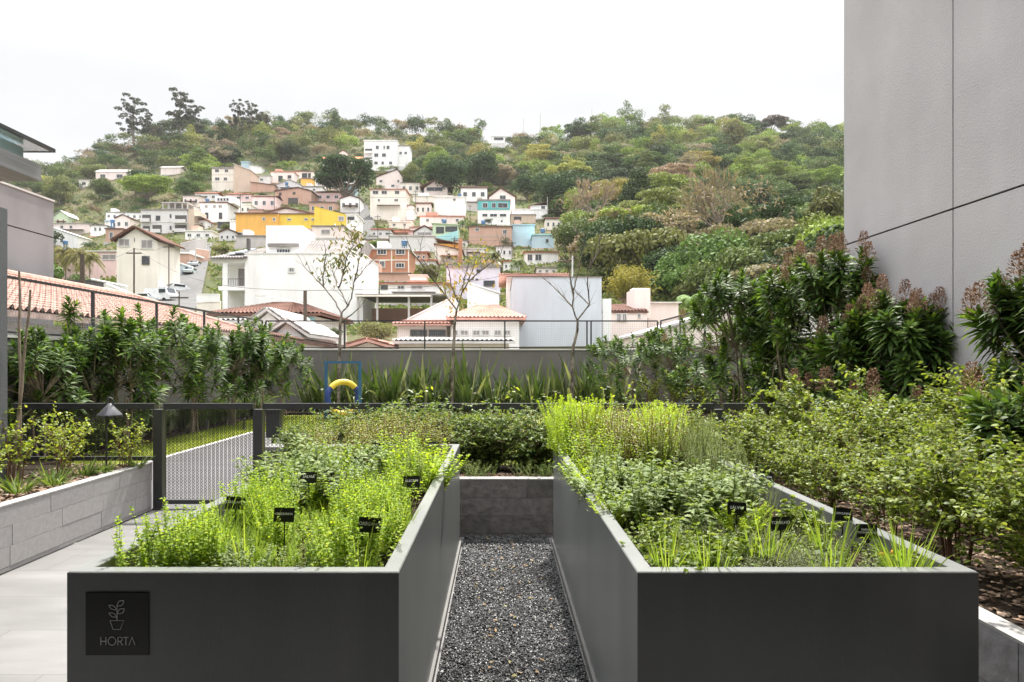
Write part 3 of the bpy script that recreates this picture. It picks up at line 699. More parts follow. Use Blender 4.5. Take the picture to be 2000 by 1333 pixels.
def hides(x, y, tall, tol=1.0):
    px = VX + x / y * F
    for a, b, D in SIGNS:
        if D - (.85 if tall else .45) < y < D + .03 and abs(px - a) < tol * (56 if D < 3.4 else 44 if D < 4.3 else 30): return True
    return False
def sow(models, name, cat, label, group, pts, s=(.85, 1.15)):
    lo_ = min([p[1] for p in pts], default=0); hi_ = max([p[1] for p in pts], default=1); xl = min([p[0] for p in pts], default=0); xr = max([p[0] for p in pts], default=1)
    for (x, y, *z) in pts:
        hid = hides(x, y, name in ("oregano_plant", "rosemary_plant", "sage_plant", "mint_plant", "basil_plant", "chive_tuft"), .3 if name == "chive_tuft" else 1.0)
        if hid and name in ("chive_tuft",): continue
        y = max(y, FY + (.13 if name == "chive_tuft" else .20)); x = min(max(x, LX0 + .12), RX1 - .12)
        place([("", random.choice(models))], name, (x, y, (z[0] if z else SZ)), random.uniform(0, 6.28), random.uniform(*s) * (1 if not hid or name == "thyme_plant" else .6 if name in ("parsley_plant", "pepper_plant") else .42), zoned(label, x, y, xl, xr, lo_, hi_) if len(pts) > 4 else label, cat, group)
def grid(x0, x1, y0, y1, step, jit=.35, skip=None):
    out = []; y = y0 + step / 2; r = 0
    while y < y1:
        x = x0 + step / 2 + (step / 2 if r % 2 else 0)
        while x < x1:
            p = (x + random.uniform(-jit, jit) * step, y + random.uniform(-jit, jit) * step)
            if x0 < p[0] < x1 and y0 < p[1] < y1 and not (skip and skip(*p)): out.append(p)
            x += step
        y += step * .87; r += 1
    return out
def at(px, py, z):        # point of the photograph on the level z
    D = F * (EYE - z) / (py - VY); return ((px - VX) / F * D, D)
LI, LJ, RI, RJ = LX0 + .075, LX1 - .07, RX0 + .075, RX1 - .075
# ---- left planter
clear = lambda x, y: (x > LJ - .07 and y > 3.3 and y < 4.3 and random.random() < .4) or (x < LI + .05 and y < 2.6)
sow(oreg, "oregano_plant", "herb", "yellow green oregano in the left planter", "oregano plants in the left planter", grid(LI + .06, LJ - .03, FY + .17, 3.85, .105, skip=clear), (.66, .98))
sow(oregd, "oregano_seedling", "herb", "low grey green shoots along the left planter's front edge", "low shoots along the front rim", grid(LI + .12, LJ - .06, FY + .10, FY + .2, .12))
sow(rose, "rosemary_plant", "herb", "grey green rosemary in the left planter", "rosemary plants in the left planter", grid(LI + .5, LJ - .06, 3.9, 4.75, .17, skip=lambda x, y: random.random() < .25), (.62, .85))
sow(mint, "mint_plant", "herb", "pale mint in the left planter", "leafy stems in the middle of the left planter", grid(LI + .35, LJ - .1, 3.9, 5.1, .17, skip=lambda x, y: random.random() < .35), (.75, 1.05))
sow(sage, "sage_plant", "herb", "grey green sage in the left planter", "sage plants in the left planter", grid(LI + .03, LI + .75, 3.85, 4.9, .19), (1.0, 1.35))
sow(basil, "basil_plant", "herb", "brown leaved basil in the left planter", "tall basil plants in the left planter", grid(LI + .02, LJ - .03, 4.9, BY - .1, .145, skip=lambda x, y: x > LJ - .3 and y < 5.7), (.58, .84))
sow(limeb, "parsley_plant", "herb", "bright lime green plant spilling over the left planter's aisle side rim", None, [(LJ - .04, 4.42), ], (1.25, 1.3))
sow(limeb, "parsley_plant", "herb", "lime green leafy clump near the left planter's back corner beside the sign", "lime clumps near the back corner", [(LJ - .12, 4.75), (LJ - .1, 5.2)], (.8, 1.0))
for px, py in ((555, 1030), (520, 980), (660, 1010), (745, 1000), (480, 1040), (610, 960), (775, 985), (700, 1050), (440, 1000), (545, 1060), (860, 900)):
    x, y = at(px, py + 30, H); sow(chive, "chive_tuft", "herb", "bright chive blades in the left planter", "chives in the left planter", [(min(x, LJ - .05), y)], (1.0, 1.4))
sow(chive, "chive_tuft", "herb", "bright chive blades in the left planter", "chives in the left planter", [(LI + .1, 3.3)], (1.1, 1.2))
# ---- right planter
sow(chive, "chive_tuft", "herb", "bright chive tuft in the right planter", "chives in the right planter",
    [at(1312, 1100, H) , at(1400, 1100, H), at(1425, 1098, H), at(1385, 1100, H), at(1300, 1085, H), at(1500, 1075, H), at(1478, 1072, H), at(1625, 1090, H), at(1645, 1098, H), at(1660, 1080, H), at(1680, 1096, H), at(1640, 1060, H), at(1440, 1097, H), at(1700, 1098, H), at(1775, 1098, H), at(1765, 1092, H), at(1612, 1050, H), at(1800, 1080, H)], (1.0, 1.3))
sow(thyme, "thyme_plant", "herb", "low thyme mound in the right planter", "thyme mounds in the right planter", [at(x, y, H) for x, y in ((1480, 1088), (1530, 1090), (1575, 1088), (1450, 1094), (1505, 1080), (1560, 1078), (1215, 975), (1190, 955), (1235, 985))], (1.0, 1.3))
sow(pars, "parsley_plant", "herb", "small green parsley in the right planter", "parsley in the right planter", [at(x, y, H - .05) for x, y in ((1270, 1060), (1290, 1090), (1330, 1060), (1340, 1110), (1300, 1040), (1360, 1080), (1440, 1100), (1540, 1060), (1590, 1040), (1720, 1110), (1600, 1080), (1740, 1080), (1560, 1030), (1430, 1050), (1395, 1060))], (.85, 1.25))
sow(sage, "sage_plant", "herb", "broad leaved sage in the right planter", "sage plants in the right planter", grid(RI + .02, RJ - .35, 3.42, 4.25, .165), (.95, 1.25))
sow(limeb, "mint_plant", "herb", "yellow green leafy clump beside the sage in the right planter", "yellow green clumps in the right planter", [(RI + .02, 3.5), (RI + .04, 3.9), (RJ - .32, 3.5), (RJ - .2, 3.75), (RI + .02, 4.4), (RJ - .45, 3.3)], (.6, .9))
sow(rose, "rosemary_plant", "herb", "tall rosemary in the right planter", "rosemary plants in the right planter", grid(RI + .42, RJ, 4.2, 5.9, .16, skip=lambda x, y: x < RI + .85 and y > 5.0 or random.random() < .35), (.85, 1.3))
sow(rose, "rosemary_plant", "herb", "tall rosemary in the right planter", "rosemary plants in the right planter", [(RJ - .07, 3.9), (RJ - .1, 4.05), (RJ - .05, 4.25), (RI + .15, 4.4), (RI + .3, 4.3), (RI + .12, 4.65)], (.7, .9))
sow(basil, "basil_plant", "herb", "brown leaved basil in the right planter", "tall basil plants in the right planter", grid(RI + .05, RJ - .25, 4.85, BY - .08, .18, skip=lambda x, y: random.random() < .2), (.72, .95))
sow(lime, "feathery_herb", "herb", "feathery lime mound, the planter's far left corner", "left feathery lime mound", [(RI + .08, 5.9), (RI + .22, 6.0), (RI - .02, 6.02), (RI + .3, 5.8), (RI + .12, 5.65), (RI+.0,5.72)], (.88, 1.02))
sow(lime, "feathery_herb", "herb", "second feathery lime mound, right of the first", "right feathery lime mound", [(RI + .86, 5.98), (RI + .76, 5.85), (RI + .93, 5.9), (RI + .72, 5.6), (RI + .66, 5.3)], (.85, 1.0))
sow(mint, "mint_plant", "herb", "yellow green mint in the right planter", "leafy stems in the right planter", [(RI + .05, 4.9), (RI + .1, 5.2), (RI + .03, 5.45), (RI + .3, 5.1), (RI + .3, 5.4), (RI + .55, 4.9), (RI + .45, 5.3), (RI + .2, 4.85)], (.8, 1.1))
# fruits of the ornamental pepper
M_OR = pm("orange_pepper_skin", (.75, .30, .03), .35, (.7, .4, .05), spec=.5); M_DK = pm("dark_pepper_skin", (.02, .015, .03), .25, spec=.6); M_PK = pm("pink_fruit_skin", (.62, .26, .18), .4, (.7,.4,.3))
for px, py, mt, l in ((1746, 1078, M_OR, "orange ornamental pepper near the front right corner of the planter"), (1722, 1083, M_OR, "smaller orange pepper just left of the other one"), (1714, 1066, M_DK, "dark purple pepper left of the orange ones"),
                      (1695, 1052, M_DK, "dark purple pepper hanging under a herb sign"), (1321, 1080, M_OR, "orange fruit beside the leftmost chive tuft of the right planter"), (1446, 1088, M_PK, "pinkish fruit on the soil left of the thyme mound")):
    x, y = at(px, py, H - .03); mb = MB(); r = .012
    mb.lathe([(.001, -.016), (.008, -.012), (.0125, 0), (.010, .010), (.002, .014)], 12); mb.lathe([(.0015, .014), (.001, .028)], 6)
    mb.build("pepper_fruit", mt, loc=(x, y, H - .035), label=l, cat="fruit", smooth=True)
pep = V(lambda: herb(8, .07, .10, .05, .026, .03, 65, 2, 1, .5, OV, L_ABELD, .002, M_STEMG), 2)
sow(thyme, "thyme_plant", "herb", "low thyme mound in the right planter", "thyme mounds in the right planter", grid(RI + .05, RJ - .05, FY + .2, 3.35, .2), (.7, 1.1))
sow(pars, "parsley_plant", "herb", "small green parsley in the right planter", "parsley in the right planter", grid(RI + .05, RJ - .05, FY + .2, 3.4, .25), (.5, .75))
sow(oregd, "low_seedling", "herb", "low grey green seedling in the right planter", "low seedlings in the right planter", grid(RI + .3, RJ - .03, FY + .25, 3.6, .24), (.7, 1.0))
sow(pep, "pepper_plant", "herb", "dark leaved ornamental pepper plant", "ornamental pepper plants", [at(1700, 1110, H - .05), at(1740, 1105, H - .05), at(1660, 1120, H - .05), at(1560, 1060, H - .05), at(1600, 1100, H - .05), at(1470, 1060, H - .05), at(1350, 1100, H - .05)], (.9, 1.1))

# ---- herb signs
def txt(s, size, ext=.0004):
    c = bpy.data.curves.new("t", 'FONT'); c.body = s; c.size = size; c.align_x = 'CENTER'; c.align_y = 'CENTER'; c.extrude = ext; c.space_line = .95; c.offset = size * .012
    o = bpy.data.objects.new("t", c); COL.objects.link(o)
    dg = bpy.context.evaluated_depsgraph_get(); me = bpy.data.meshes.new_from_object(o.evaluated_get(dg))
    bpy.data.objects.remove(o); bpy.data.curves.remove(c); me.materials.clear(); me.materials.append(M_WHITE_LETTER)
    me.transform(Matrix.Rotation(R(90), 4, 'X')); return me
def sign(px, py, wpx, s, tilt, label, D=None, yaw=0):
    D = D or .092 * F / wpx; p = P(px, py - (5 if px < 1000 else 12), D); W = .09; Hh = .061
    root = empty("herb_sign", (p.x, p.y, SZ), R(yaw), label, "sign"); z = p.z - SZ
    M = Matrix.Translation((0, 0, z)) @ Matrix.Rotation(R(tilt), 4, 'Y') @ Matrix.Rotation(R(-12), 4, 'X')
    mb = MB(); mb.box((-W/2, -.0012, -Hh/2), (W/2, .0012, Hh/2), 0, M); mb.build("sign_plate", M_BLACK, root)
    mb = MB(); mb.tube([(0, .004, 0), (0, .004, z)], .0032, 6); mb.build("stake", M_BLACK, root)
    n = max(len(q) for q in s.split("\n")); me = txt(s, min(.024, .125 / max(n, 4)))
    o = obj("lettering", me, root); o.matrix_local = M @ Matrix.Translation((0, -.0017, .004 if "\n" not in s else 0))
sign(722, 1031, 40, "ORÉGANO", 6, "black ORÉGANO sign tilted over the left planter's front oregano", 2.78, 8)
sign(555, 1011, 34, "CEBOLINHA", 1, "black CEBOLINHA sign among the left planter's chives", 3.0)
sign(460, 988, 26, "OREGANO", 8, "small black sign half sunk in oregano, left of the CEBOLINHA sign", 3.35, 20)
sign(804, 946, 29, "ALECRIM", -2, "black ALECRIM sign near the left planter's aisle side rim", 3.75)
sign(603, 938, 27, "SÁLVIA", 2, "black SÁLVIA sign beside the sage in the left planter", 3.75)
sign(637, 936, 27, "PIMENTA\nORNAMENTAL", 0, "black PIMENTA ORNAMENTAL sign right of the SÁLVIA sign in the left planter", 3.85)
sign(700, 905, 22, "TOMILHO", 5, "small black sign in the middle of the left planter behind the others", 4.6, 10)
sign(737, 879, 20, "HORTELÃ", 3, "small black sign standing high among the left planter's brown herbs", 5.1)
sign(738, 897, 20, "MANJERICÃO", 0, "small black sign just beneath the high one in the left planter", 4.8)
sign(846, 875, 19, "SALSINHA", 0, "small black sign at the left planter's far right corner", 5.6)
sign(1439, 1006, 34, "SÁLVIA", 3, "black SÁLVIA sign in front of the sage in the right planter", 3.25)
sign(1525, 1035, 38, "TOMILHO", -4, "black TOMILHO sign behind the thyme in the right planter", 3.05, -8)
sign(1646, 1017, 36, "CEBOLINHA", 4, "black CEBOLINHA sign behind the tall chives near the right planter's rim", 3.2)
sign(1693, 1050, 37, "PIMENTA\nORNAMENTAL", 2, "black PIMENTA ORNAMENTAL sign at the right planter's front right corner", 2.95)
sign(1496, 946, 28, "ALECRIM", 0, "black ALECRIM sign against the right planter's far rim", 4.2)
sign(1225, 918, 24, "HORTELÃ", 0, "small black sign near the right planter's aisle side rim", 4.75)
sign(1314, 912, 24, "MANJERICÃO", 2, "small black sign below the right feathery lime mound", 4.85)
sign(1365, 953, 24, "ALECRIM", 2, "small black sign half hidden behind the sage in the right planter", 4.3)

# ---- hedge shrubs (many canes, twigs, small oval leaves)
def bush(ncane, h, r, Lf, Wf, leafmat, ntw=8, twl=.22, node=.026, stemmat=None, arch=.35, prof=OV, per=2, lo=.25):
    ms = MB(); ml = MB(); bs, ds, ns, ls, ws = [], [], [], [], []
    for i in range(ncane):
        a = random.uniform(0, 6.28); q = random.uniform(.3, 1) * r; hh = h * random.uniform(.7, 1.12)
        p0 = Vector((.06 * math.cos(a), .06 * math.sin(a), 0)); p3 = Vector((q * math.cos(a), q * math.sin(a), hh * (1 - arch * (q / r) ** 2)))
        c1 = p0 + Vector((0, 0, hh * .55))
        curve_ = lambda t: p0 * (1-t)**2 + c1 * 2*t*(1-t) + p3 * t*t
        ms.tube([curve_(t) for t in (0, .25, .5, .75, 1)], [.006, .005, .004, .003, .0015], 4, cap=False)
        for j in range(ntw):
            t = lo + (1 - lo) * (j + random.random()) / ntw; b = curve_(min(t, 1))
            az = random.uniform(0, 6.28); el = R(random.uniform(-5, 60))
            d = Vector((math.cos(az) * math.cos(el), math.sin(az) * math.cos(el), math.sin(el))) + Vector((math.cos(a), math.sin(a), 0)) * .4; d.normalize()
            L = twl * random.uniform(.6, 1.3); e = b + d * L
            ms.tube([b, b + d * L * .5 + Vector((0, 0, .01)), e], [.002, .0015, .0008], 3, cap=False)
            k = int(L / node)
            for u in range(k):
                p = b + d * L * (u + .7) / k
                for sgn in range(per):
                    v = Vector((random.gauss(0, 1), random.gauss(0, 1), random.gauss(.25, .6))); v = v + d * .8
                    bs.append(p); ds.append(v.normalized()); ns.append(Vector((random.gauss(0, .4), random.gauss(0, .4), 1)))
                    ls.append(Lf * random.uniform(.6, 1.2)); ws.append(Wf * random.uniform(.7, 1.15))
    ml.leaves(bs, ds, ns, ls, ws, prof, .25, .15)
    return [("stems", ms.mesh("stems", [stemmat or M_STEMR])), ("foliage", ml.mesh("foliage", [leafmat]))]
hedge = V(lambda: bush(15, .84, .46, .044, .030, L_ABEL, 9, .26), 4)
hedged = V(lambda: bush(24, .84, .46, .045, .026, L_ABELD, 12, .24, lo=.04), 3)
yel = V(lambda: bush(9, .62, .34, .045, .026, L_YEL, 6, .18, .035), 3)
soft = V(lambda: herb(24, .13, .16, .02, .0035, .009, 55, 4, .8, .5, [(0, 1), (1, .3)], L_ROSE, .0016), 2)
# right hedge: dense, from beside the planter back to the tall building
hp_ = []
for y, x0, x1 in ((2.95, 2.75, 4.2), (3.35, 2.62, 4.4), (3.9, 2.5, 4.4), (4.45, 2.5, 4.9), (5.0, 2.5, 5.0), (5.55, 2.5, 5.0), (6.1, 2.5, 5.1), (6.65, 2.35, 5.1), (7.2, 2.0, 5.1)):
    x = x0
    while x <= x1: hp_.append((x + random.uniform(-.12, .12), y + random.uniform(-.12, .12))); x += .58
for i, (x, y) in enumerate(hp_):
    row = ("nearest" if y < 4.2 else "middle" if y < 5.8 else "farthest")
    s = random.uniform(.58, .98) + (.08 if x > 4.2 else 0); s = (s * 1.1, s * 1.1, s)
    place(random.choice(hedge), "hedge_shrub", (x, y, BH - .03), random.uniform(0, 6.28), s,
          "small oval leaved hedge shrub, %s rows, %s" % (row, "beside the planter's rim" if x < 3.1 else "beside the tall building" if x > 4.3 else "middle of the hedge"), "shrub", "hedge shrubs, %s rows" % row)
for x, y, s in ((4.9, 7.0, 1.25), (4.75, 6.2, 1.15), (4.85, 5.3, 1.2), (4.6, 4.6, 1.1), (3.9, 7.1, 1.1), (3.2, 6.9, 1.12), (4.3, 5.6, 1.05)):
    place(bush(8, .9, .5, .05, .034, L_ABEL, 9, .30), "tall_hedge_shrub", (x, y, BH - .03), 0, s, "taller loose shrub standing out of the right hedge, %s" % ("near the low fence" if y > 6.5 else "nearest the viewer" if y < 5 else "beside the tall wall, middle"), "shrub", "taller shrubs in the right hedge")
for x, y in ((2.66, 2.95), (2.95, 3.05), (3.3, 2.8)):
    place(random.choice(hedge), "hedge_shrub", (x, y, BH - .03), random.uniform(0, 6.28), (.72, .72, .66), "sparse low shrub with bare canes at the hedge's near end, over the bark mulch", "shrub", "sparse shrubs at the hedge's near end")
# behind the aisle and the planters
x = -2.2
while x < 2.0:
    near = -.55 < x < .75
    place(random.choice(hedged), "dark_shrub", (x + random.uniform(-.1, .1), 7.2 + random.uniform(-.15, .15), BH - .03), random.uniform(0, 6.28), (.95, .95, random.uniform(.64, .80)) if x > -1.7 else .55,
          ("dark green shrub right behind the gravel aisle, %s part" % ("left" if x < -.1 else "middle" if x < .35 else "right")) if near else ("dark green shrub behind the left planter's tall herbs" if x < 0 else "dark green shrub behind the lime green herbs"), "shrub",
          "shrubs behind the aisle" if near else ("shrubs behind the left planter" if x < 0 else "shrubs behind the right planter")); x += .27
for x, l in ((-.30, "left"), (.42, "right")):
    for dx in (-.1, .1): place([("", random.choice(soft))], "soft_tuft", (x + dx, 6.68, BH - .03), random.uniform(0, 6), 1.1, "soft fine leaved tuft on the dark wall behind the aisle, %s of the two" % l, "plant", "%s soft tuft" % l)
for x, y, s in ((-.9, 8.1, 1.15), (.1, 8.0, 1.15), (1.4, 8.3, 1.1)):
    place(random.choice(yel), "tall_shrub", (x, y, 0), random.uniform(0, 6), (s, s, s * 1.75), "loose yellow green shrub rising above the black fence rail in the middle", "shrub", "loose shrubs behind the fence")
# left flower bed
for x, y, s, l in ((-4.25, 5.6, 1.0, "nearest yellow green shrub, low in the left bed beside the stakes"), (-4.5, 6.35, 1.3, "bright yellow green shrub in the left bed beside the bamboo stakes"), (-4.28, 6.7, 1.15, "dense yellow green shrub in the left bed, left of the lamp"),
                   (-4.5, 7.1, 1.25, "tall yellow green shrub against the fence, left of the lamp"), (-3.98, 7.25, 1.05, "thin yellow green shrub right of the lamp")):
    place(random.choice(yel), "yellow_shrub", (x, y, BH - .03), random.uniform(0, 6), (s * .72, s * .72, s * .84), l, "shrub")
lir = V(lambda: blades(70, .05, .24, .010, L_ABELD, .8, .75), 3)
for x, y in ((-4.15, 5.9), (-4.08, 6.25), (-4.2, 6.45), (-4.1, 6.75), (-4.3, 5.6), (-4.25, 5.2), (-4.05, 7.0), (-4.35, 6.1), (-4.4, 5.7), (-4.2, 4.9), (-4.32, 4.6), (-3.9, 7.35)):
    place([("", random.choice(lir))], "grass_tuft", (x, y, BH - .03), random.uniform(0, 6), random.uniform(.8, 1.15), "low dark green grass tuft in the left bed's bark mulch", "grass tuft", "grass tufts in the left bed")

# ---- glossy shrubs with lance leaves on cane stems, some with dry flower heads
def panicle():
    mb = MB(); n = 260; t = RN.uniform(0, 1, n) ** .8; a = RN.uniform(0, 6.28, n); q = .11 * (1 - t) ** .7 * RN.uniform(.3, 1, n) + .01
    base = np.stack([q * np.cos(a), q * np.sin(a), .28 * t], 1); d = np.stack([np.cos(a), np.sin(a), a * 0 + .9], 1) + rv(n, .3)
    mb.leaves(base, d, rv(n), .028, .011, OV3, 0, .3)
    for i in range(26):
        tt = random.random(); aa = random.uniform(0, 6.28); qq = .11 * (1 - tt) ** .7
        mb.tube([(0, 0, .28 * tt * .7), (qq * math.cos(aa), qq * math.sin(aa), .28 * tt)], .0018, 3, cap=False)
    mb.tube([(0, 0, 0), (0, 0, .26)], .003, 4, cap=False)
    return mb.mesh("flower_head", [L_PAN])
PAN = [panicle(), panicle()]
def cane_shrub(h, r, heads, nfl=0, Lf=.23, Wf=.034, nl=42, low=.4, trunks=4):
    ms = MB(); ml = MB(); bs, ds, ns, ls, ws = [], [], [], [], []; fl = []
    tr = [Vector((random.uniform(-.12, .12) * r / .6, random.uniform(-.12, .12), 0)) for _ in range(trunks)]
    forks = []
    for b in tr:
        f = b + Vector((random.gauss(0, .1) * r, random.gauss(0, .1) * r, h * random.uniform(.35, .55))); forks.append(f)
        ms.tube([b, b.lerp(f, .5) + Vector((random.gauss(0, .02), random.gauss(0, .02), 0)), f], [.020, .017, .014], 6, cap=False)
    for i in range(heads):
        a = random.uniform(0, 6.28); q = r * math.sqrt(random.random()); z = h * random.uniform(low, 1.0) * (1 - .22 * (q / r) ** 2)
        if i < heads * .42: z = h * random.uniform(.84, 1.0) * (1 - .16 * (q / r) ** 2)
        tip = Vector((q * math.cos(a), q * math.sin(a), z)); f = min(forks, key=lambda k: (k - tip).length + random.uniform(0, .2))
        ax = Vector((math.cos(a) * q / r * .55 + random.gauss(0, .15), math.sin(a) * q / r * .55 + random.gauss(0, .15), 1)).normalized()
        st = tip - ax * .34
        ms.tube([f, f.lerp(st, .6) + Vector((0, 0, -.04)), st, tip], [.012, .009, .008, .005], 4, cap=False)
        for j in range(nl):
            t = (j + .5) / nl; p = st + ax * .34 * t; az = j * 2.4 + random.uniform(-.2, .2)
            open_ = R(105 - 75 * t) * random.uniform(.85, 1.1)
            u = ax.orthogonal().normalized(); v = ax.cross(u)
            d = ax * math.cos(open_) + (u * math.cos(az) + v * math.sin(az)) * math.sin(open_)
            bs.append(p); ds.append(d); ns.append(ax); ls.append(Lf * (1 - .35 * t) * random.uniform(.8, 1.15)); ws.append(Wf * random.uniform(.8, 1.15))
        if nfl and i < nfl: fl.append((tip, a))
    ml.leaves(bs, ds, ns, ls, ws, LAN, .26, .18)
    parts = [("stems", ms.mesh("stems", [M_BARK])), ("foliage", ml.mesh("foliage", [L_DRAC]))]
    for k, (t, a) in enumerate(fl): parts.append(("flower_head", PAN[k % 2], t + Vector((0, 0, .0)), a, random.uniform(.85, 1.2)))
    return parts
canel = V(lambda: cane_shrub(2.35, .66, 38, 0, .23, .044, 40, .44), 4)
zt2 = lambda py, D: EYE + (VY - py) / F * D
left_sh = [(72, 11.2, 668, 1.0, "glossy lance leaved shrub at far left beside the bamboo stakes"), (138, 12.4, 668, 1.0, "glossy lance leaved shrub, second from the left along the wall"), (228, 12.9, 636, 1.25, "widest glossy lance leaved shrub on the left wall, above the garden lamp"),
           (312, 14.2, 622, 1.1, "tall glossy lance leaved shrub right of the widest one, behind the gate post"), (385, 15.6, 660, 1.05, "glossy lance leaved shrub with tips glowing yellow, above the gate"), (455, 17.5, 655, 1.2, "glossy lance leaved shrub under the tiled roof's right end"),
           (505, 18.6, 652, 1.15, "glossy lance leaved shrub with several pale stems near the back corner"), (556, 20.5, 690, 1.0, "last glossy lance leaved shrub of the left row, nearest the blue frame")]
for i, (px, D, py, sx, l) in enumerate(left_sh):
    X = (px - VX) / F * D; X = max(X, -7.55); h = zt2(py - 30, D)
    place(canel[i % 4], "lance_leaf_shrub", (X, D, 0.02), random.uniform(0, 6.28), (sx * 1.12, sx * 1.12, h / 2.35), l, "shrub")
one = V(lambda: cane_shrub(1.0, .16, 5, 0, .24, .036, 40, .7, 1), 2)
for px, D, py, l in ((142, 12.4, 568, "single tall leafy shoot standing up from the left shrubs in front of the tiled roof"), (455, 17.5, 634, "thin leafy shoot rising above the left shrubs near the roof's end")):
    h = zt2(py, D); place(cane_shrub(h, .14, 6, 0, .24, .036, 42, .62, 1), "lance_leaf_shoot", ((px - VX) / F * D, D, 0.02), 0, 1, l, "shrub")
for i in range(17):
    y = 11.5 + i * .62
    place(random.choice(hedged), "under_shrub", (-7.4 + random.uniform(-.15, .15), y, .03), random.uniform(0, 6), random.uniform(.6, .85), "low dark shrub at the foot of the left wall, along the lawn's edge", "shrub", "low shrubs at the foot of the left wall")
right_sh = [  # px, D, top py, spread, heads, flowers, label
    (1240, 20.2, 662, 1.05, 26, 0, "glossy shrub at the back wall's right end, right of the thin bare tree"), (1318, 19.0, 655, .95, 24, 1, "glossy shrub below the railing's right corner"), (1398, 16.5, 612, .85, 20, 1, "glossy shrub under the pink wall on the right"),
    (1438, 12.6, 552, .55, 20, 1, "tall slender glossy shrub with a dark flower head, left of the flowering ones"), (1500, 12.2, 600, .50, 18, 0, "slender glossy shrub between the two tallest ones"), (1565, 13.5, 700, .35, 7, 0, "sparse dark shrub in front of the right parapet wall"),
    (1535, 11.3, 535, .38, 12, 2, "narrow tall shrub with a fountain of leaves left of the biggest flowering shrub"), (1632, 10.4, 500, .62, 32, 22, "biggest flowering shrub, its dry brown heads against the tall grey building"),
    (1762, 8.7, 602, .46, 36, 17, "dense dark glossy shrub with brown flower heads in front of the building's joint"), (1698, 9.2, 620, .44, 18, 10, "glossy shrub with pale brown flower heads between the two big flowering shrubs"),
    (1615, 9.4, 760, .4, 10, 6, "lower shrub with brown flower heads at the hedge's far side"), (1845, 8.0, 790, .32, 10, 0, "small dark shrub beside the tall building below the big glossy one"), (1700, 8.2, 790, .45, 14, 5, "low glossy shrub with brown heads among the hedge")]
for px, D, py, sp, hd_, nf, l in right_sh:
    X = min((px - VX) / F * D, 5.25); h = (zt2(py, D) - .33) * 1.08 + .08
    far = D > 14
    place(cane_shrub(h, sp * 1.4, int(hd_ * 2.3), nf, .24 if far else .26, .050, 38 if far else 50, .26 if h > 1.3 else .4, 3), "flowering_shrub" if nf > 1 else "glossy_shrub", (X, D, .33), 0, 1, l, "shrub")
# near shrub at the right edge
place(cane_shrub(zt2(500, 6.3) - BH, .56, 64, 10, .25, .046, 50, .20, 3), "flowering_shrub", ((2034 - VX) / F * 6.3, 6.3, BH - .03), 2.0, 1, "nearest glossy shrub with brown flower heads at the photo's right edge", "shrub")
place(cane_shrub(zt2(740, 5.0) - BH, .36, 18, 2, .25, .045, 36, .4, 2), "flowering_shrub", ((1985 - VX) / F * 5.2, 5.2, BH - .03), 1.0, 1, "low yellow tinged shrub leaning out at the photo's right edge", "shrub")
for px, D, s in ((1310, 18.2, 1.9), (1265, 18.8, 1.7), (1370, 17.5, 1.8), (1430, 15.5, 1.9), (1480, 13.5, 2.0)):
    place(random.choice(yel), "yellow_shrub", ((px - VX) / F * D, D, .2), 0, s, "loose yellow green shrub at the foot of the right hand glossy shrubs", "shrub", "loose shrubs under the right glossy shrubs")

# ---- flax clumps along the back wall
def flax():
    mb = MB(); n = 22; a = RN.uniform(0, 6.28, n); q = .12 * np.sqrt(RN.uniform(0, 1, n))
    base = np.stack([q * np.cos(a), q * np.sin(a), a * 0], 1); sp = RN.uniform(.05, .62, n)
    d = np.stack([np.cos(a) * sp, np.sin(a) * sp, np.ones(n)], 1); nn = np.stack([np.cos(a), np.sin(a), a * 0 + .1], 1) + rv(n, .5)
    mb.leaves(base, d, nn, RN.uniform(1.1, 2.2, n), RN.uniform(.065, .115, n), [(0, .7), (.25, 1), (.5, 1), (.72, .8), (.88, .5), (1, .05)], np.where(RN.uniform(0, 1, n) < .45, RN.uniform(.3, .8, n), RN.uniform(0, .15, n)), .3)
    n = 10; a = RN.uniform(0, 6.28, n); base = np.stack([np.cos(a) * .15, np.sin(a) * .15, a * 0 + .1], 1)
    d = np.stack([np.cos(a), np.sin(a), a * 0 + 1.0], 1); mb.leaves(base, d, rv(n), 1.2, .06, [(0, .7), (.3, 1), (.6, 1), (.85, .6), (1, .05)], .9, .3)
    return mb.mesh("flax", [L_FLAX])
fx = V(flax, 6); x = -6.2
while x < 4.2:
    place([("", random.choice(fx))], "flax_clump", (x + random.uniform(-.12, .12), random.choice((22.2, 22.75)) + random.uniform(-.15, .15), 0), random.uniform(0, 6), random.uniform(.74, 1.2),
          "dark green sword leaved flax clump, %s" % ("left of the blue frame" if x < -4.9 else "back wall, between blue frame and middle thin tree" if x < -1.3 else "back wall, between middle and bare thin trees" if x < 2.3 else "right of the bare tree"), "plant",
          "flax clumps " + ("at left" if x < -4.9 else "left middle" if x < -1.3 else "right middle" if x < 2.3 else "at right")); x += random.uniform(.10, .32)

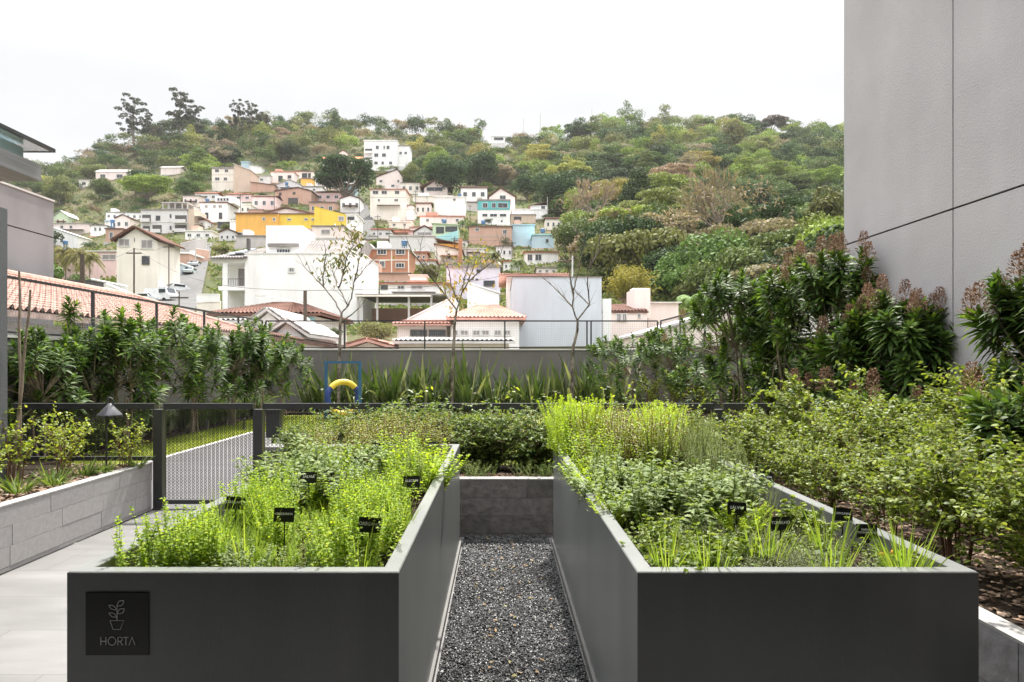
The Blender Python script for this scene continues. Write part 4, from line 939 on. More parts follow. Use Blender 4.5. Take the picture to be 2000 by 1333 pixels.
# ---- three thin young trees at the back wall
def thin_tree(lines, D, leafat, label, leafcols, seed, rb=.06, Ll=.13):
    rnd = random.Random(seed); ms = MB(); ml = MB(); b0 = P(*lines[0][0], D); b0.z = 0
    root = empty("young_tree", b0, 0, label, "tree"); ends = []
    for li, ln in enumerate(lines):
        dy = 0; pts = []; 
        slope = 0 if li == 0 else rnd.choice((-1, 1)) * rnd.uniform(.25, .7)
        L0 = P(*ln[0], D)
        for k, (px, py) in enumerate(ln):
            p = P(px, py, D); 
            if k: dy = slope * (p - L0).length * .6
            q = p - b0; s = (D + dy) / D; q = Vector((p.x * s, D + dy, EYE + (p.z - EYE) * s)) - b0; pts.append(q)
        if li == 0: pts[0].z = 0
        # refine
        fine = []
        for i in range(len(pts) - 1):
            for t in (0, .33, .66): fine.append(pts[i].lerp(pts[i+1], t) + Vector((rnd.gauss(0, .012), rnd.gauss(0, .012), 0)) * (1 if i or t else 0))
        fine.append(pts[-1]); n = len(fine)
        r0 = rb if li == 0 else rb * .42; r1 = rb * .6 if li == 0 else .008
        (ms).tube(fine, [r0 + (r1 - r0) * i / (n - 1) for i in range(n)], 7, cap=False)
        if li:
            for i in range(2, n):
                if rnd.random() < .75:
                    d = (fine[i] - fine[i-1]).normalized() + Vector((rnd.gauss(0, .6), rnd.gauss(0, .6), rnd.gauss(.2, .3))); L = rnd.uniform(.25, .7)
                    e = fine[i] + d.normalized() * L; m_ = fine[i].lerp(e, .5) + Vector((0, 0, .04))
                    ms.tube([fine[i], m_, e], [.009, .006, .003], 4, cap=False); ends += [m_, e]
            ends.append(fine[-1])
    if leafat:
        bs, ds = [], []
        for (px, py, r, n) in leafat:
            c = P(px, py, D) - b0
            cand = sorted(ends, key=lambda e: (e - c).length)[:6]
            for i in range(n):
                e = rnd.choice(cand) if rnd.random() < .35 else c + Vector((rnd.gauss(0, r), rnd.gauss(0, r), rnd.gauss(0, r)))
                bs.append(e + Vector((rnd.gauss(0, .08), rnd.gauss(0, .08), rnd.gauss(0, .08)))); ds.append(Vector((rnd.gauss(0, 1), rnd.gauss(0, 1), rnd.gauss(-.5, .6))))
            for e in cand[:2]: ms.tube([e, e.lerp(c, .6) + Vector((0, 0, .03)), c], [.007, .005, .003], 4, cap=False)
        ml.leaves(bs, ds, rv(len(bs)), Ll, Ll * .4, OV, .3, .15)
        ml.build("foliage", leafcols, root)
    ms.build("trunk", M_BARKT, root)
M_BARKT = pm("young_tree_bark", (.20, .17, .14), .85, (.06, .05, .04), 9, .5, 40, .2, stretch=(1, 1, .5), lo=.42, hi=.58)
L_T1 = leafm("young_tree_leaf", [(.03, .05, .015), (.08, .11, .03), (.14, .14, .03), (.22, .14, .03)], .3, .4)
L_T2 = leafm("autumn_leaf", [(.10, .12, .02), (.30, .20, .03), (.35, .24, .04), (.16, .17, .03)], .4, .4)
thin_tree([[(661, 785), (662, 700), (665, 640), (667, 612)], [(667, 612), (655, 592), (631.5, 560), (612, 540), (596, 524)], [(631.5, 560), (632, 530), (636, 500), (634, 478)], [(667, 612), (680, 598), (668, 575), (662, 562), (652, 538), (645, 520)],
           [(662, 562), (672, 530), (677, 505), (690, 480), (682, 455)], [(680, 598), (688, 575), (692, 551), (712, 525), (733, 505)], [(692, 551), (700, 520), (706, 490), (700, 462)], [(672, 625), (690, 612), (706, 596)]], 21.6,
          [(624, 522, .16, 26), (628, 540, .12, 14), (660, 525, .28, 46), (676, 500, .25, 50), (688, 462, .30, 90), (690, 480, .2, 50), (650, 495, .25, 26), (690, 545, .15, 8), (672, 510, .35, 30)], "thin young tree with a few dark leaves behind the blue frame", L_T1, 5)
thin_tree([[(882, 785), (883, 750), (886, 678), (889, 640), (892, 606)], [(892, 606), (871, 579), (850, 553), (838, 535), (820, 512), (804, 492), (795, 468)], [(871, 579), (868, 548), (840, 525), (818, 500), (824, 470)], [(892, 606), (903, 571), (906, 545), (915, 515), (910, 490)],
           [(903, 571), (915, 551), (935, 533), (954, 518), (975, 500), (985, 478)], [(895, 590), (880, 556), (878, 530), (862, 505)], [(850, 553), (858, 520), (850, 500)], [(915, 551), (925, 520), (945, 498)]], 21.7,
          [(893, 580, .26, 60), (888, 560, .2, 30), (925, 508, .3, 34), (955, 503, .3, 34), (885, 510, .2, 20), (900, 525, .2, 12)], "thin young tree in the middle with yellowing leaf tips", L_T2, 9)
thin_tree([[(1117, 785), (1117.5, 750), (1119.5, 678), (1127, 645), (1127.6, 626)], [(1127.6, 626), (1118.5, 600), (1119, 575), (1124, 552), (1129.6, 534), (1132, 510), (1142, 480), (1138, 455)], [(1127.6, 626), (1150, 595), (1147, 560), (1148, 535), (1155, 515), (1165, 495), (1185, 478)],
           [(1118.5, 600), (1100, 580), (1081, 561), (1068, 550), (1058, 540)], [(1119.5, 575), (1114, 545), (1108, 515), (1100, 485), (1085, 455)], [(1150, 595), (1135, 580), (1122, 568)], [(1142, 480), (1128, 462), (1120, 440)], [(1155, 515), (1172, 490), (1170, 465)], [(1108, 515), (1090, 495), (1088, 470)]], 21.6,
          None, "thin bare young tree with no leaves in front of the pale blue grey building", None, 13)
# ================================================================== TERRAIN
CXs = [-1500, -400, 0, 100, 200, 240, 320, 400, 500, 600, 700, 800, 900, 1000, 1060, 1150, 1230, 1300, 1400, 1500, 1600, 1650, 2100, 3500]
CYs = [480, 400, 352, 338, 306, 288, 262, 252, 246, 244, 250, 260, 270, 284, 278, 262, 248, 244, 246, 258, 262, 256, 330, 520]
TD = [30, 45, 60, 85, 110, 150, 200, 250, 320, 400, 450]
TT = [-.10, .02, .10, .22, .33, .45, .55, .66, .79, .93, 1.0]
def crest(px): return np.interp(px, CXs, CYs)
def zt0(X, Y):
    Y_ = max(Y, 1.0)
    if Y < 26: return -4.2
    px = VX + X / Y_ * F; c = float(crest(px)); D = min(Y_, 450)
    t = float(np.interp(D, TD, TT)); yp = 700 - t * (700 - c); z = EYE + (VY - yp) / F * D
    if Y < 52: a = (Y - 26) / 26; z = -4.2 * (1 - a) + z * a
    if Y > 450: z = z * (1 - ((Y - 450) / 330) ** 1.3)
    return z + (math.sin(X * .11) * math.cos(Y * .09) * .5 if 70 < Y < 450 else 0)
def dist_of(px, py):
    t = (700 - py) / (700 - float(crest(px))); return float(np.interp(t, TT, TD))
rows = list(np.concatenate([[-80, 0, 20, 25.9], np.geomspace(26, 452, 84), np.linspace(470, 1500, 14)]))
us = list(np.linspace(-2.4, 2.4, 150)); v = []
for Y in rows:
    for u in us:
        X = u * max(Y, 90); v.append((X, Y, zt0(X, Y) if Y < 900 else -60))
n = NU = len(us)
mb = MB(); mb.add(v, [(i*n+j, i*n+j+1, (i+1)*n+j+1, (i+1)*n+j) for i in range(len(rows)-1) for j in range(n-1)])
mb.build("ground", pm("hillside_ground", (.06, .08, .028), .95, (.11, .09, .05), .06, .5, 2, .1, detail=8), kind='structure', smooth=True)
mb = MB(); mb.box((-3000, 1480, -62), (3000, 4500, -60)); mb.build("distant_plain", MC["hillside_ground"], kind='structure')

GV = np.array(v).reshape(len(rows), n, 3)[:, :, 2]
def zt(X, Y):
    """height of the ground sheet itself"""
    i = min(max(int(np.searchsorted(rows, Y)) - 1, 0), len(rows) - 2); fy = (Y - rows[i]) / (rows[i+1] - rows[i]); out = 0
    for k, w_ in ((i, 1 - fy), (i + 1, fy)):
        u = X / max(rows[k], 90); g = (u + 2.4) / 4.8 * (NU - 1); g = min(max(g, 0), NU - 1.001); j = int(g); out += w_ * (GV[k, j] * (1 - g + j) + GV[k, j+1] * (g - j))
    return float(out)
n_us = n
def ribbon(name, pts, wpx, mat, lift=.12, kind='structure', steps=4, **k):
    """a road or stair that follows the slope; pts are photo points on the ground"""
    L = []; R_ = []
    W = []
    for i in range(len(pts) - 1):
        for s in range(steps):
            t = s / steps; W.append([pts[i][a] * (1 - t) + pts[i+1][a] * t for a in (0, 1, 2)])
    W.append(list(pts[-1])); v = []
    for px, py, wd in W:
        D = dist_of(px, py); X = (px - VX) / F * D; h = wd / F * D / 2
        zc_ = max(zt(X + q * h, D + e) for q in (-1, 0, 1) for e in (-1.5, 1.5)) + lift
        for q in (-1, -.33, .33, 1): v.append((X + q * h, D, zc_))
    mb = MB(); mb.add(v, [(i*4+j, i*4+j+1, (i+1)*4+j+1, (i+1)*4+j) for i in range(len(W)-1) for j in range(3)])
    return mb.build(name, mat, kind=kind, **k)
ASPH = pm("worn_asphalt", (.095, .093, .092), .9, (.075, .073, .072), .6, .3, 8)
ribbon("road", [(318, 625, 120), (338, 592, 105), (352, 570, 86), (366, 548, 68), (378, 528, 54), (388, 510, 42), (396, 494, 32), (402, 482, 26)], 0, ASPH)
ribbon("pavement", [(290, 610, 26), (312, 575, 20), (332, 550, 14), (352, 528, 10), (372, 508, 8)], 0, pm("pale_pavement", (.20, .195, .19), .9), .22)
ribbon("hill_street", [(718, 470, 40), (716, 450, 36), (712, 425, 26), (708, 402, 18)], 0, pm("dark_steps", (.07, .067, .065), .9), .1)

# ================================================================== THE TOWN
M_GLASS = pm("window_glass", (.045, .05, .06), .15, (.07, .075, .085), 1, 0, 50, .6)
M_SHUT = pm("grey_shutter", (.33, .29, .29), .7, (.28, .25, .25), 2)
M_FRAME = pm("white_window_frame", (.72, .72, .70), .5)
M_FRAMED = pm("dark_window_frame", (.10, .09, .085), .6)
WC = dict(white=(.90, .89, .88), cream=(.84, .78, .70), pink=(.82, .60, .58), blush=(.87, .75, .71), brick=(.50, .24, .15), brickp=(.56, .36, .28), yellow=(.82, .60, .10), orange=(.82, .46, .12),
          grey=(.52, .49, .47), lgrey=(.72, .70, .69), teal=(.14, .48, .50), green=(.58, .70, .50), lilac=(.78, .73, .84), blue=(.50, .64, .72), bluegrey=(.53, .58, .63), aqua=(.40, .70, .72), darkgrey=(.10, .10, .105), beige=(.62, .50, .40))
def wallm(c): return pm("wall_" + c, WC[c], .85, tuple(x * .93 for x in WC[c]), .35, .2, 12, .2, streak=((1.1, 1.1, .22), .45, tuple(x * .70 for x in WC[c])))
RC = dict(red=((.50, .20, .13), (.38, .15, .10), (.58, .28, .19)), pinkred=((.60, .33, .27), (.50, .26, .21), (.66, .42, .35)), brown=((.19, .10, .075), (.13, .07, .055), (.25, .14, .10)), grey=((.30, .27, .26), (.22, .20, .19), (.36, .33, .31)),
          pale=((.62, .60, .58), (.52, .50, .49), (.68, .66, .64)), orange=((.66, .30, .13), (.55, .25, .12), (.7, .36, .18)))
def roofm(c):
    a, b_, d = RC[c]
    return pm("roof_" + c, a, .85, b_, .8, .4, 6, .2, lo=.4, hi=.6, streak=((3, 3, 3), .5, d))
def tiles(mb, p00, p10, p11, p01, wave=.26, amp=.045, rows_=None, sub=4, m=0, maxw=110):
    """tiled sheet: p00-p10 is the eave, p01-p11 the ridge"""
    p00, p10, p11, p01 = map(Vector, (p00, p10, p11, p01)); wd = max((p10 - p00).length, (p11 - p01).length); ht = ((p01 - p00).length + (p11 - p10).length) / 2
    nw = max(3, min(maxw, int(wd / wave))); nx = nw * sub; ny = rows_ or max(2, min(14, int(ht / .42)))
    nrm = (p10 - p00).cross((p01 + p11) * .5 - p00)
    nrm.normalize(); nrm = -nrm if nrm.z < 0 else nrm
    v = []
    for j in range(ny):
        for e in (0, 1):
            t = (j + e * .985) / ny; a = p00.lerp(p01, t); b = p10.lerp(p11, t)
            L = (b - a).length / wd
            for i in range(nx + 1):
                s = i / nx; x = a.lerp(b, s); ph = math.cos(2 * math.pi * i / sub)
                v.append(x + nrm * (.05 + amp * ph + (.035 if e == 0 else -.0)))
    k = nx + 1; mb.add([tuple(q) for q in v], [(r*k+i, r*k+i+1, (r+1)*k+i+1, (r+1)*k+i) for r in range(2*ny-1) for i in range(nx)], m)
def roof_mesh(kind, w, dpt, h, rh, ov, mat, root, frac=.5, wallmat=None, tiled=True, trim=None, lean=0):
    mb = MB(); x0, x1, y0, y1 = -w/2 - ov, w/2 + ov, -ov, dpt + ov
    th = .14; z = h
    def plane(a, b, c, d_):
        if Vector(c) == Vector(d_): mb.prism([a, b, c], (0, 0, th))
        else: mb.prism([a, b, c, d_], (0, 0, th))
        if tiled:
            up = Vector((0, 0, th)); tiles(mb, Vector(a) + up, Vector(b) + up, Vector(c) + up, Vector(d_) + up)
    if kind == 'gable':      # ridge along x
        ym = dpt * .5
        plane((x0, y0, z), (x1, y0, z), (x1, ym, z + rh), (x0, ym, z + rh)); plane((x1, y1, z), (x0, y1, z), (x0, ym, z + rh), (x1, ym, z + rh))
    elif kind == 'front':    # gable towards the viewer
        xm = x0 + (x1 - x0) * frac
        plane((x0, y1, z), (x0, y0, z), (xm, y0, z + rh), (xm, y1, z + rh)); plane((x1, y0, z), (x1, y1, z), (xm, y1, z + rh), (xm, y0, z + rh))
        g = MB(); g.prism([(-w/2, 0, h - .01), (w/2, 0, h - .01), (-w/2 + w * frac, 0, h + rh * .93)], (0, dpt, 0)); g.build("gable_wall", wallmat, root)
    elif kind == 'hip':
        r = min(dpt, w) * .5; ym = dpt * .5; xl, xr = x0 + r * .9, x1 - r * .9
        if xl > xr: xl = xr = 0
        plane((x0, y0, z), (x1, y0, z), (xr, ym, z + rh), (xl, ym, z + rh)); plane((x1, y1, z), (x0, y1, z), (xl, ym, z + rh), (xr, ym, z + rh))
        plane((x0, y1, z), (x0, y0, z), (xl, ym, z + rh), (xl, ym, z + rh)); plane((x1, y0, z), (x1, y1, z), (xr, ym, z + rh), (xr, ym, z + rh))
    elif kind == 'shed':     # rises away from the viewer
        plane((x0, y0, z), (x1, y0, z), (x1, y1, z + rh), (x0, y1, z + rh))
        g = MB(); g.prism([(-w/2, 0, h - .01), (-w/2, dpt, h - .01), (-w/2, dpt, h + rh * .9)], (w, 0, 0)); g.build("upper_wall", wallmat, root)
    elif kind in ('left', 'right'):   # rises to the left / right
        a, b = (rh, 0) if kind == 'left' else (0, rh)
        mb.prism([(x0, y0, z + a), (x1, y0, z + b), (x1, y1, z + b), (x0, y1, z + a)], (0, 0, th))
        g = MB(); s = -1 if kind == 'left' else 1
        g.prism([(-s * w/2, 0, h - .01), (s * w/2, 0, h - .01), (s * w/2, 0, h + rh * .98)], (0, dpt, 0)); g.build("upper_wall", wallmat, root)
    elif kind == 'flat':
        mb.box((x0, y0, z), (x1, y1, z + rh))
    mb.build("roof", mat, root)
HOUSES = []
def add_window(root, x0, z0, x1, z1, frame=True, glass=None, fm=None, y=0.0, mull=1, name="window"):
    w_, h_ = x1 - x0, z1 - z0; t = min(.09, w_ * .13, h_ * .16); fr = MB()
    for a, b in (((x0 - t*.4, y - .09, z0 - t*.4), (x0 + t, y - .003, z1 + t*.4)), ((x1 - t, y - .09, z0 - t*.4), (x1 + t*.4, y - .003, z1 + t*.4)), ((x0 + t, y - .09, z1 - t), (x1 - t, y - .003, z1 + t*.4)), ((x0 + t, y - .12, z0 - t*.4), (x1 - t, y - .003, z0 + t))): fr.box(a, b)
    for k in range(mull): xm = x0 + w_ * (k + 1) / (mull + 1); fr.box((xm - t*.3, y - .07, z0 + t), (xm + t*.3, y - .003, z1 - t))
    f = fr.build(name, fm or M_FRAME, root)
    g = MB(); g.box((x0 + t*.9, y - .03, z0 + t*.9), (x1 - t*.9, y - .006, z1 - t*.9)); g.build("pane", glass or M_GLASS, f)
def house(label, x0, x1, yt, yb, wall, roof=None, wins=(), depth=8, D=None, name='house', cat='house', ov=.35, base=9, fm=None, glass=None, bal=(), doors=(), floors=(), yaw=0, group=None, mull=1):
    xm = (x0 + x1) / 2; D = D or dist_of(xm, yb); s = D / F; w = (x1 - x0) * s; h = (yb - yt) * s; p = P(xm, yb, D)
    root = empty(name, p, yaw, label, cat, group)
    HOUSES.append((x0, x1, yt - 6, yb, D, depth))
    wm = wallm(wall) if isinstance(wall, str) else wall
    mb = MB(); mb.box((-w/2, 0, -base), (w/2, depth, h)); mb.build("wall", wm, root)
    if roof:
        kind, rpx, rc, *ex = roof; rh = rpx * s
        rm = roofm(rc) if rc in RC else wallm(rc)
        roof_mesh(kind, w, depth, h, rh, ov if kind != 'flat' else min(ov, .25), rm, root, ex[0] if ex else .5, wm, rc in RC and kind not in ('flat', 'left', 'right') and (rc != 'pale' or D < 60))
    if D > 85 and base > 0:
        mb = MB(); mb.box((-w/2 - .3, -.35, -base), (w/2 + .3, depth * .8, .1)); mb.build("retaining_base", wallm(('grey', 'brickp', 'beige', 'lgrey')[int(x0 * 7 + yb) % 4]), root)
        if w > 4 and int(x0 + yb) % 3 == 0 and not roof[0] == 'flat':
            mb = MB(); mb.box((-w*.3, -1.3, h*.48), (w*.35, -.003, h*.48 + .12)); mb.build("awning", roofm(('grey', 'brown', 'pinkred')[int(x1) % 3]), root)
        if int(x0 * 3 + yb) % 4 == 1:
            mb = MB(); tp_ = h + (roof[1] * s if roof else 0); mb.tube([(w*.2, depth*.5, h), (w*.2, depth*.5, tp_ + 2.2)], .04, 4)
            for k_ in range(3): mb.tube([(w*.2 - .5, depth*.5, tp_ + 1.4 + .3*k_), (w*.2 + .5, depth*.5, tp_ + 1.4 + .3*k_)], .025, 3)
            mb.build("aerial", M_FRAMED, root)
        if roof and roof[0] == 'flat' and w > 6 and int(x0 + x1 + yb) % 3 == 0:
            mb = MB(); tp_ = h + roof[1] * s; mb.box((-w*.38, depth*.3, tp_), (-w*.12, depth*.8, tp_ + 1.7)); mb.build("roof_room", wallm(('lgrey', 'brickp', 'white')[int(x0) % 3]), root)
    lx = lambda px: (px - xm) * s; lz = lambda py: (yb - py) * s
    for q in wins:
        a, b, c, d_ = q[:4]; o_ = q[4] if len(q) > 4 else ''
        add_window(root, lx(a), lz(d_), lx(c), lz(b), fm=M_FRAMED if 'd' in o_ else (fm or M_FRAME), glass=M_SHUT if 's' in o_ else glass, mull=0 if (c - a) < 5 and D > 80 else mull)
    for q in doors:
        a, b, c, d_ = q; mb = MB(); mb.box((lx(a), -.06, lz(d_)), (lx(c), -.003, lz(b))); mb.build("door", M_FRAMED, root)
    for q in bal:   # balcony: slab, parapet, dark opening behind
        a, b, c, d_ = q[:4]; col_ = wallm(q[4]) if len(q) > 4 else wm
        mb = MB(); mb.box((lx(a), -.02, lz(d_)), (lx(c), -.004, lz(b))); mb.build("opening", M_FRAMED, root)
        mb = MB(); mb.box((lx(a) - .1, -1.1, lz(d_) - .15), (lx(c) + .1, -.021, lz(d_))); mb.box((lx(a) - .1, -1.1, lz(d_) + .001), (lx(c) + .1, -1.0, lz(d_) + min(.9, (lz(b) - lz(d_)) * .45)))
        mb.build("balcony", col_, root)
    for q in floors:   # slab lines
        mb = MB(); mb.box((-w/2 - .03, -.05, lz(q) - .08), (w/2 + .03, -.004, lz(q) + .08)); mb.build("floor_band", MC.get("wall_grey") or wallm('grey'), root)
    return root
W_ = lambda y0, y1, *xs: [(a, y0, b, y1) for a, b in xs]
# --- upper left
house("low white roofed villa among trees high on the left slope", 187, 254, 336, 352, 'blush', ('gable', 8, 'pale'), W_(341, 348, (196, 206), (228, 240)), 9)
house("small pale villa just below the white roofed one at upper left", 154, 190, 352, 366, 'cream', ('shed', 7, 'pale'), W_(356, 362, (160, 168)), 7)
house("pale house tucked under trees right of the upper left villas", 314, 352, 328, 342, 'blush', ('gable', 6, 'pale'), (), 7)
house("pale green gabled house at the edge of the grey neighbouring wall", 104, 134, 424, 442, 'green', ('front', 12, 'pale'), W_(429, 437, (111, 116), (122, 126)), 8)
house("long blush house with a curved pale metal roof", 96, 177, 437, 462, 'blush', ('shed', 10, 'pale'), W_(441, 447, (118, 124), (136, 142)), 9)
house("low white house with small shop like openings, right of the pale metal roof", 177, 208, 442, 462, 'white', ('flat', 2, 'grey'), W_(445, 452, (184, 189), (193, 198)), 6)
house("tiny blue and white shack below the bare earth bank", 205, 231, 433, 447, 'white', ('flat', 2, 'blue'), W_(436, 444, (222, 226)), 5)
house("narrow raw brick house left of the white gabled one", 206, 240, 448, 474, 'brickp', ('flat', 2, 'brown'), W_(454, 466, (214, 221)), 6)
house("white triangular roofed house above the palm crowns at left", 96, 152, 462, 488, 'white', ('left', 20, 'white'), W_(466, 474, (118, 124)), 7)
house("long pink building with two dark strip windows and a white roof", 96, 226, 492, 548, 'pink', ('shed', 20, 'white'), [(168, 498, 195, 506, 's'), (200, 498, 227, 508, 's')], 12, name='building', cat='building', floors=(), doors=((231, 501, 233, 524),)) 
house("narrow pink and white garage block below the pink building", 238, 264, 540, 576, 'pink', ('front', 8, 'brown'), [(241, 556, 252, 566, 'd')], 7)
mbl = house("white gabled house with two grey shuttered upper windows", 228, 308, 472, 590, 'cream', ('front', 27, 'brown', .46), [(232, 467, 254, 482, 's'), (276, 469, 299, 486, 's'), (278, 501, 292, 517, 'd'), (262, 465, 264, 473)], 7, D=100, ov=.6)
house("blue grey garage with a flat roof beside the street", 316, 342, 513, 548, 'bluegrey', ('flat', 2, 'white'), (), 6)
house("small white kiosk beside the pale pole, left of the parked cars", 370, 381, 487, 514, 'white', ('flat', 2, 'pale'), (), 4)
house("salmon wall house behind the white kiosk, at the top of the street", 341, 369, 496, 528, 'brickp', ('flat', 3, 'white'), (), 6)
# grey unfinished block on pillars
gb = house("unfinished grey apartment block standing on pillars", 275, 366, 411, 458, 'lgrey', ('flat', 2, 'grey'), [(305, 422, 313, 431, 'd'), (332, 419, 335, 426, 'd'), (332, 442, 335, 449, 'd')], 9, base=0, name='apartment_building', cat='building', floors=(435,),
           bal=((278, 420, 295, 434), (279, 442, 293, 454), (298, 440, 316, 455), (342, 421, 365, 436), (342, 440, 365, 454)))
D = dist_of(320, 458); s = D / F
mb = MB(); 
w0 = 46 * s
mb.box((-w0 + 40*s, .0, 48*s), (w0, 9, 50*s)); mb.box((-w0 + 40*s, 4, 50*s), (w0, 9, 62*s)); mb.box((-w0 + 40*s, 0, 61*s), (w0, 9, 63*s))
for x in (-4, 8, 20, 34, 44): mb.box((x*s, .1, 50*s), ((x+2)*s, .5, 61*s))
mb.build("top_storey", wallm('grey'), gb)
mb = MB(); 
for x in (-44, -26, -8, 10, 20, 30, 44): mb.box((x*s - .2, .2, -18*s), (x*s + .2, .6, 0)); mb.box((x*s - .2, 6, -18*s), (x*s + .2, 6.4, 0))
mb.build("pillars", wallm('lgrey'), gb)
mb = MB(); mb.box((w0 + .02, .2, 0), (w0 + 1.8, 8.8, 50*s)); mb.build("side_wing", wallm('beige'), gb)
for i in range(3):
    mb = MB(); mb.box((w0 + 1.8, .5, (4 + 16*i)*s), (w0 + 3.6, 7, (5 + 16*i)*s)); mb.build("side_canopy", wallm('grey'), gb)
wh = house("white two storey house with a glazed top floor, right of the unfinished block", 391, 444, 397, 436, 'white', ('flat', 2, 'brown'), [(401, 416, 407, 428, 'd'), (428, 416, 434, 428, 'd'), (400, 401, 406, 407, 's'), (416, 401, 422, 407, 's'), (427, 401, 434, 407, 's')], 9)
D = dist_of(417, 436); s = D / F; mb = MB(); mb.box((-1*s, 1.5, 41.1*s), (36*s, 8, 54*s)); mb.build("roof_terrace_room", wallm('white'), wh)
for k in range(4): add_window(wh, (3 + 6*k)*s, 45*s, (8 + 6*k)*s, 51*s, y=1.5, mull=0)
house("long grey blue shed under the white two storey house", 425, 449, 434, 448, 'darkgrey', ('flat', 2, 'white'), (), 6)
house("white and grey wall block right of the shed, below the slope", 449, 462, 432, 455, 'white', ('flat', 1.5, 'white'), (), 6)
ca = house("cream apartment house stepping up the slope", 414, 456, 330, 374, 'cream', ('flat', 3, 'grey'), W_(331, 337, (420, 428), (439, 446)) + W_(347, 353, (420, 429), (437, 444)), 10, floors=(342, 356))
house("tall blank beige wall building right of the cream apartment house", 457, 490, 334, 378, 'beige', ('left', 14, 'cream'), (), 10, base=12)
house("light blue rooftop house on the slope above the town", 471, 487, 317, 330, 'blue', ('flat', 1.5, 'blue'), (), 6)
house("white low house right of the light blue one", 487, 510, 326, 340, 'white', ('left', 4, 'pale'), (), 6)
house("pale blue white shacks below the white low house", 487, 528, 344, 360, 'lgrey', ('shed', 6, 'pale'), W_(349, 354, (494, 499), (508, 514)), 6)
house("blush house with an arched doorway high in the middle of the town", 529, 574, 337, 358, 'blush', ('flat', 1.5, 'red'), [(544, 344, 552, 356, 'd'), (562, 343, 569, 349, 'd')], 7)
house("house with a dark open terrace under the big spreading tree", 576, 612, 336, 350, 'cream', ('flat', 2, 'brown'), [(590, 339, 600, 348, 'd'), (602, 339, 607, 348, 'd')], 7)
house("white roofed house with a light gable in the middle of the town", 538, 588, 362, 374, 'lgrey', ('front', 11, 'pale', .55), W_(364, 369, (560, 566)), 8)
house("brick house end wall beside the white gabled roof", 490, 536, 362, 378, 'brickp', ('left', 6, 'brown'), (), 7)
house("small white house with three windows left of the big spreading tree", 591, 629, 366, 382, 'white', ('flat', 2, 'grey'), W_(369, 374, (598, 602), (611, 616)), 7)
house("little orange block left of the big spreading tree", 588, 610, 350, 364, 'orange', ('flat', 1, 'brown'), (), 5)
bh = house("raw brick house with a sagging brown roof above the yellow building", 538, 608, 374, 402, 'brickp', ('front', 7, 'brown', .62), [(545, 377, 550, 382, 'd'), (572, 376, 577, 380, 'd')], 9, doors=((563, 387, 582, 402),))
house("villa with an orange tiled roof behind the big spreading tree", 628, 706, 312, 332, 'cream', ('gable', 10, 'orange'), W_(311, 317, (686, 694)), 9)
house("small white chapel like gable above the orange tiled villa", 662, 678, 300, 312, 'blush', ('front', 5, 'red'), (), 6, ov=.1)
aw = house("white four storey apartment block high on the hill", 711, 775, 276, 334, 'white', ('flat', 2, 'white'), W_(285, 292, (734, 740), (749, 752), (755, 761)) + W_(300, 307, (731, 739), (746, 754)) + W_(316, 322, (731, 738), (745, 750), (760, 766)), 12, name='apartment_building', cat='building',
           bal=((713, 291, 727, 300), (713, 308, 727, 316), (713, 324, 727, 331)))
house("stepped right wing of the white hilltop apartment block", 775, 800, 286, 326, 'white', ('flat', 1.5, 'grey'), W_(297, 302, (780, 785), (790, 795)), 9, D=dist_of(743, 334) + 4, name='apartment_building', cat='building')
house("tiny white lookout building on the ridge line", 961, 986, 267, 280, 'white', ('flat', 2, 'white'), [(965, 269, 983, 274, 'd')], 7, base=3, D=430, name='building', cat='building')
# --- centre cascade
house("pink house with a brown gable roof at the top of the hill street", 735, 786, 347, 370, 'blush', ('front', 16, 'brown', .8), W_(352, 357, (741, 747), (776, 780)) + W_(361, 366, (764, 771)), 9)
house("cream three storey house with a red tiled eave beside the hill street", 723, 792, 371, 432, 'cream', ('shed', 3, 'red'), W_(373, 380, (728, 739), (745, 756), (771, 780)) + W_(389, 394, (738, 742), (770, 778)), 10, floors=(386,))
house("white two storey house under a brown tiled awning, left of centre", 742, 808, 408, 431, 'white', ('flat', 2, 'white'), W_(412, 420, (753, 761), (774, 780)), 8, D=dist_of(775, 431) - 1)
house("slim upper storey with a brown tiled roof and four small windows", 752, 806, 402, 409, 'blush', ('shed', 5, 'brown'), W_(402, 407, (756, 765), (772, 780), (788, 796)), 5, D=dist_of(775, 431) + 1)
gh = house("gabled house with a wide glazed gable window above the town centre", 828, 874, 368, 386, 'blush', ('front', 16, 'brown'), [(833, 366, 865, 374)], 9, base=5, ov=1.6)
house("long cream terrace storey under the glazed gable house", 806, 884, 384, 398, 'cream', ('flat', 1.5, 'cream'), W_(388, 392, (851, 856)), 9, D=dist_of(851, 398))
house("plain white block with one small window right of the terrace storey", 848, 908, 386, 424, 'white', ('flat', 1.5, 'white'), W_(388, 393, (885, 890)), 9)
house("small house with a dark roof between the white block and the teal house", 908, 932, 396, 414, 'grey', ('shed', 4, 'brown'), (), 6)
tq = house("teal painted house with a white lower floor", 933, 996, 393, 440, 'white', ('flat', 3, 'grey'), W_(418, 424, (942, 952), (957, 971), (976, 989)) + W_(430, 435, (945, 949), (978, 982)), 9, ov=.5)
D = dist_of(964.5, 440); s = D / F; mb = MB(); mb.box((-31.6*s, -.12, 29.5*s), (31.6*s, -.004, 46.9*s)); mb.build("upper_storey_front", wallm('teal'), tq)
for a, b in ((-22, -12), (-4, 4), (8, 27)): add_window(tq, a*s, 33*s, b*s, 43*s, y=-.12)
house("white house with two brown crossed gables behind the teal house", 955, 1006, 386, 420, 'blush', ('front', 18, 'brown', .45), [(976, 382, 988, 390)], 9, ov=.6)
tr = house("white terrace house with a lean to roof and a thin pole at its corner", 1000, 1070, 410, 428, 'white', ('flat', 1, 'white'), (), 9)
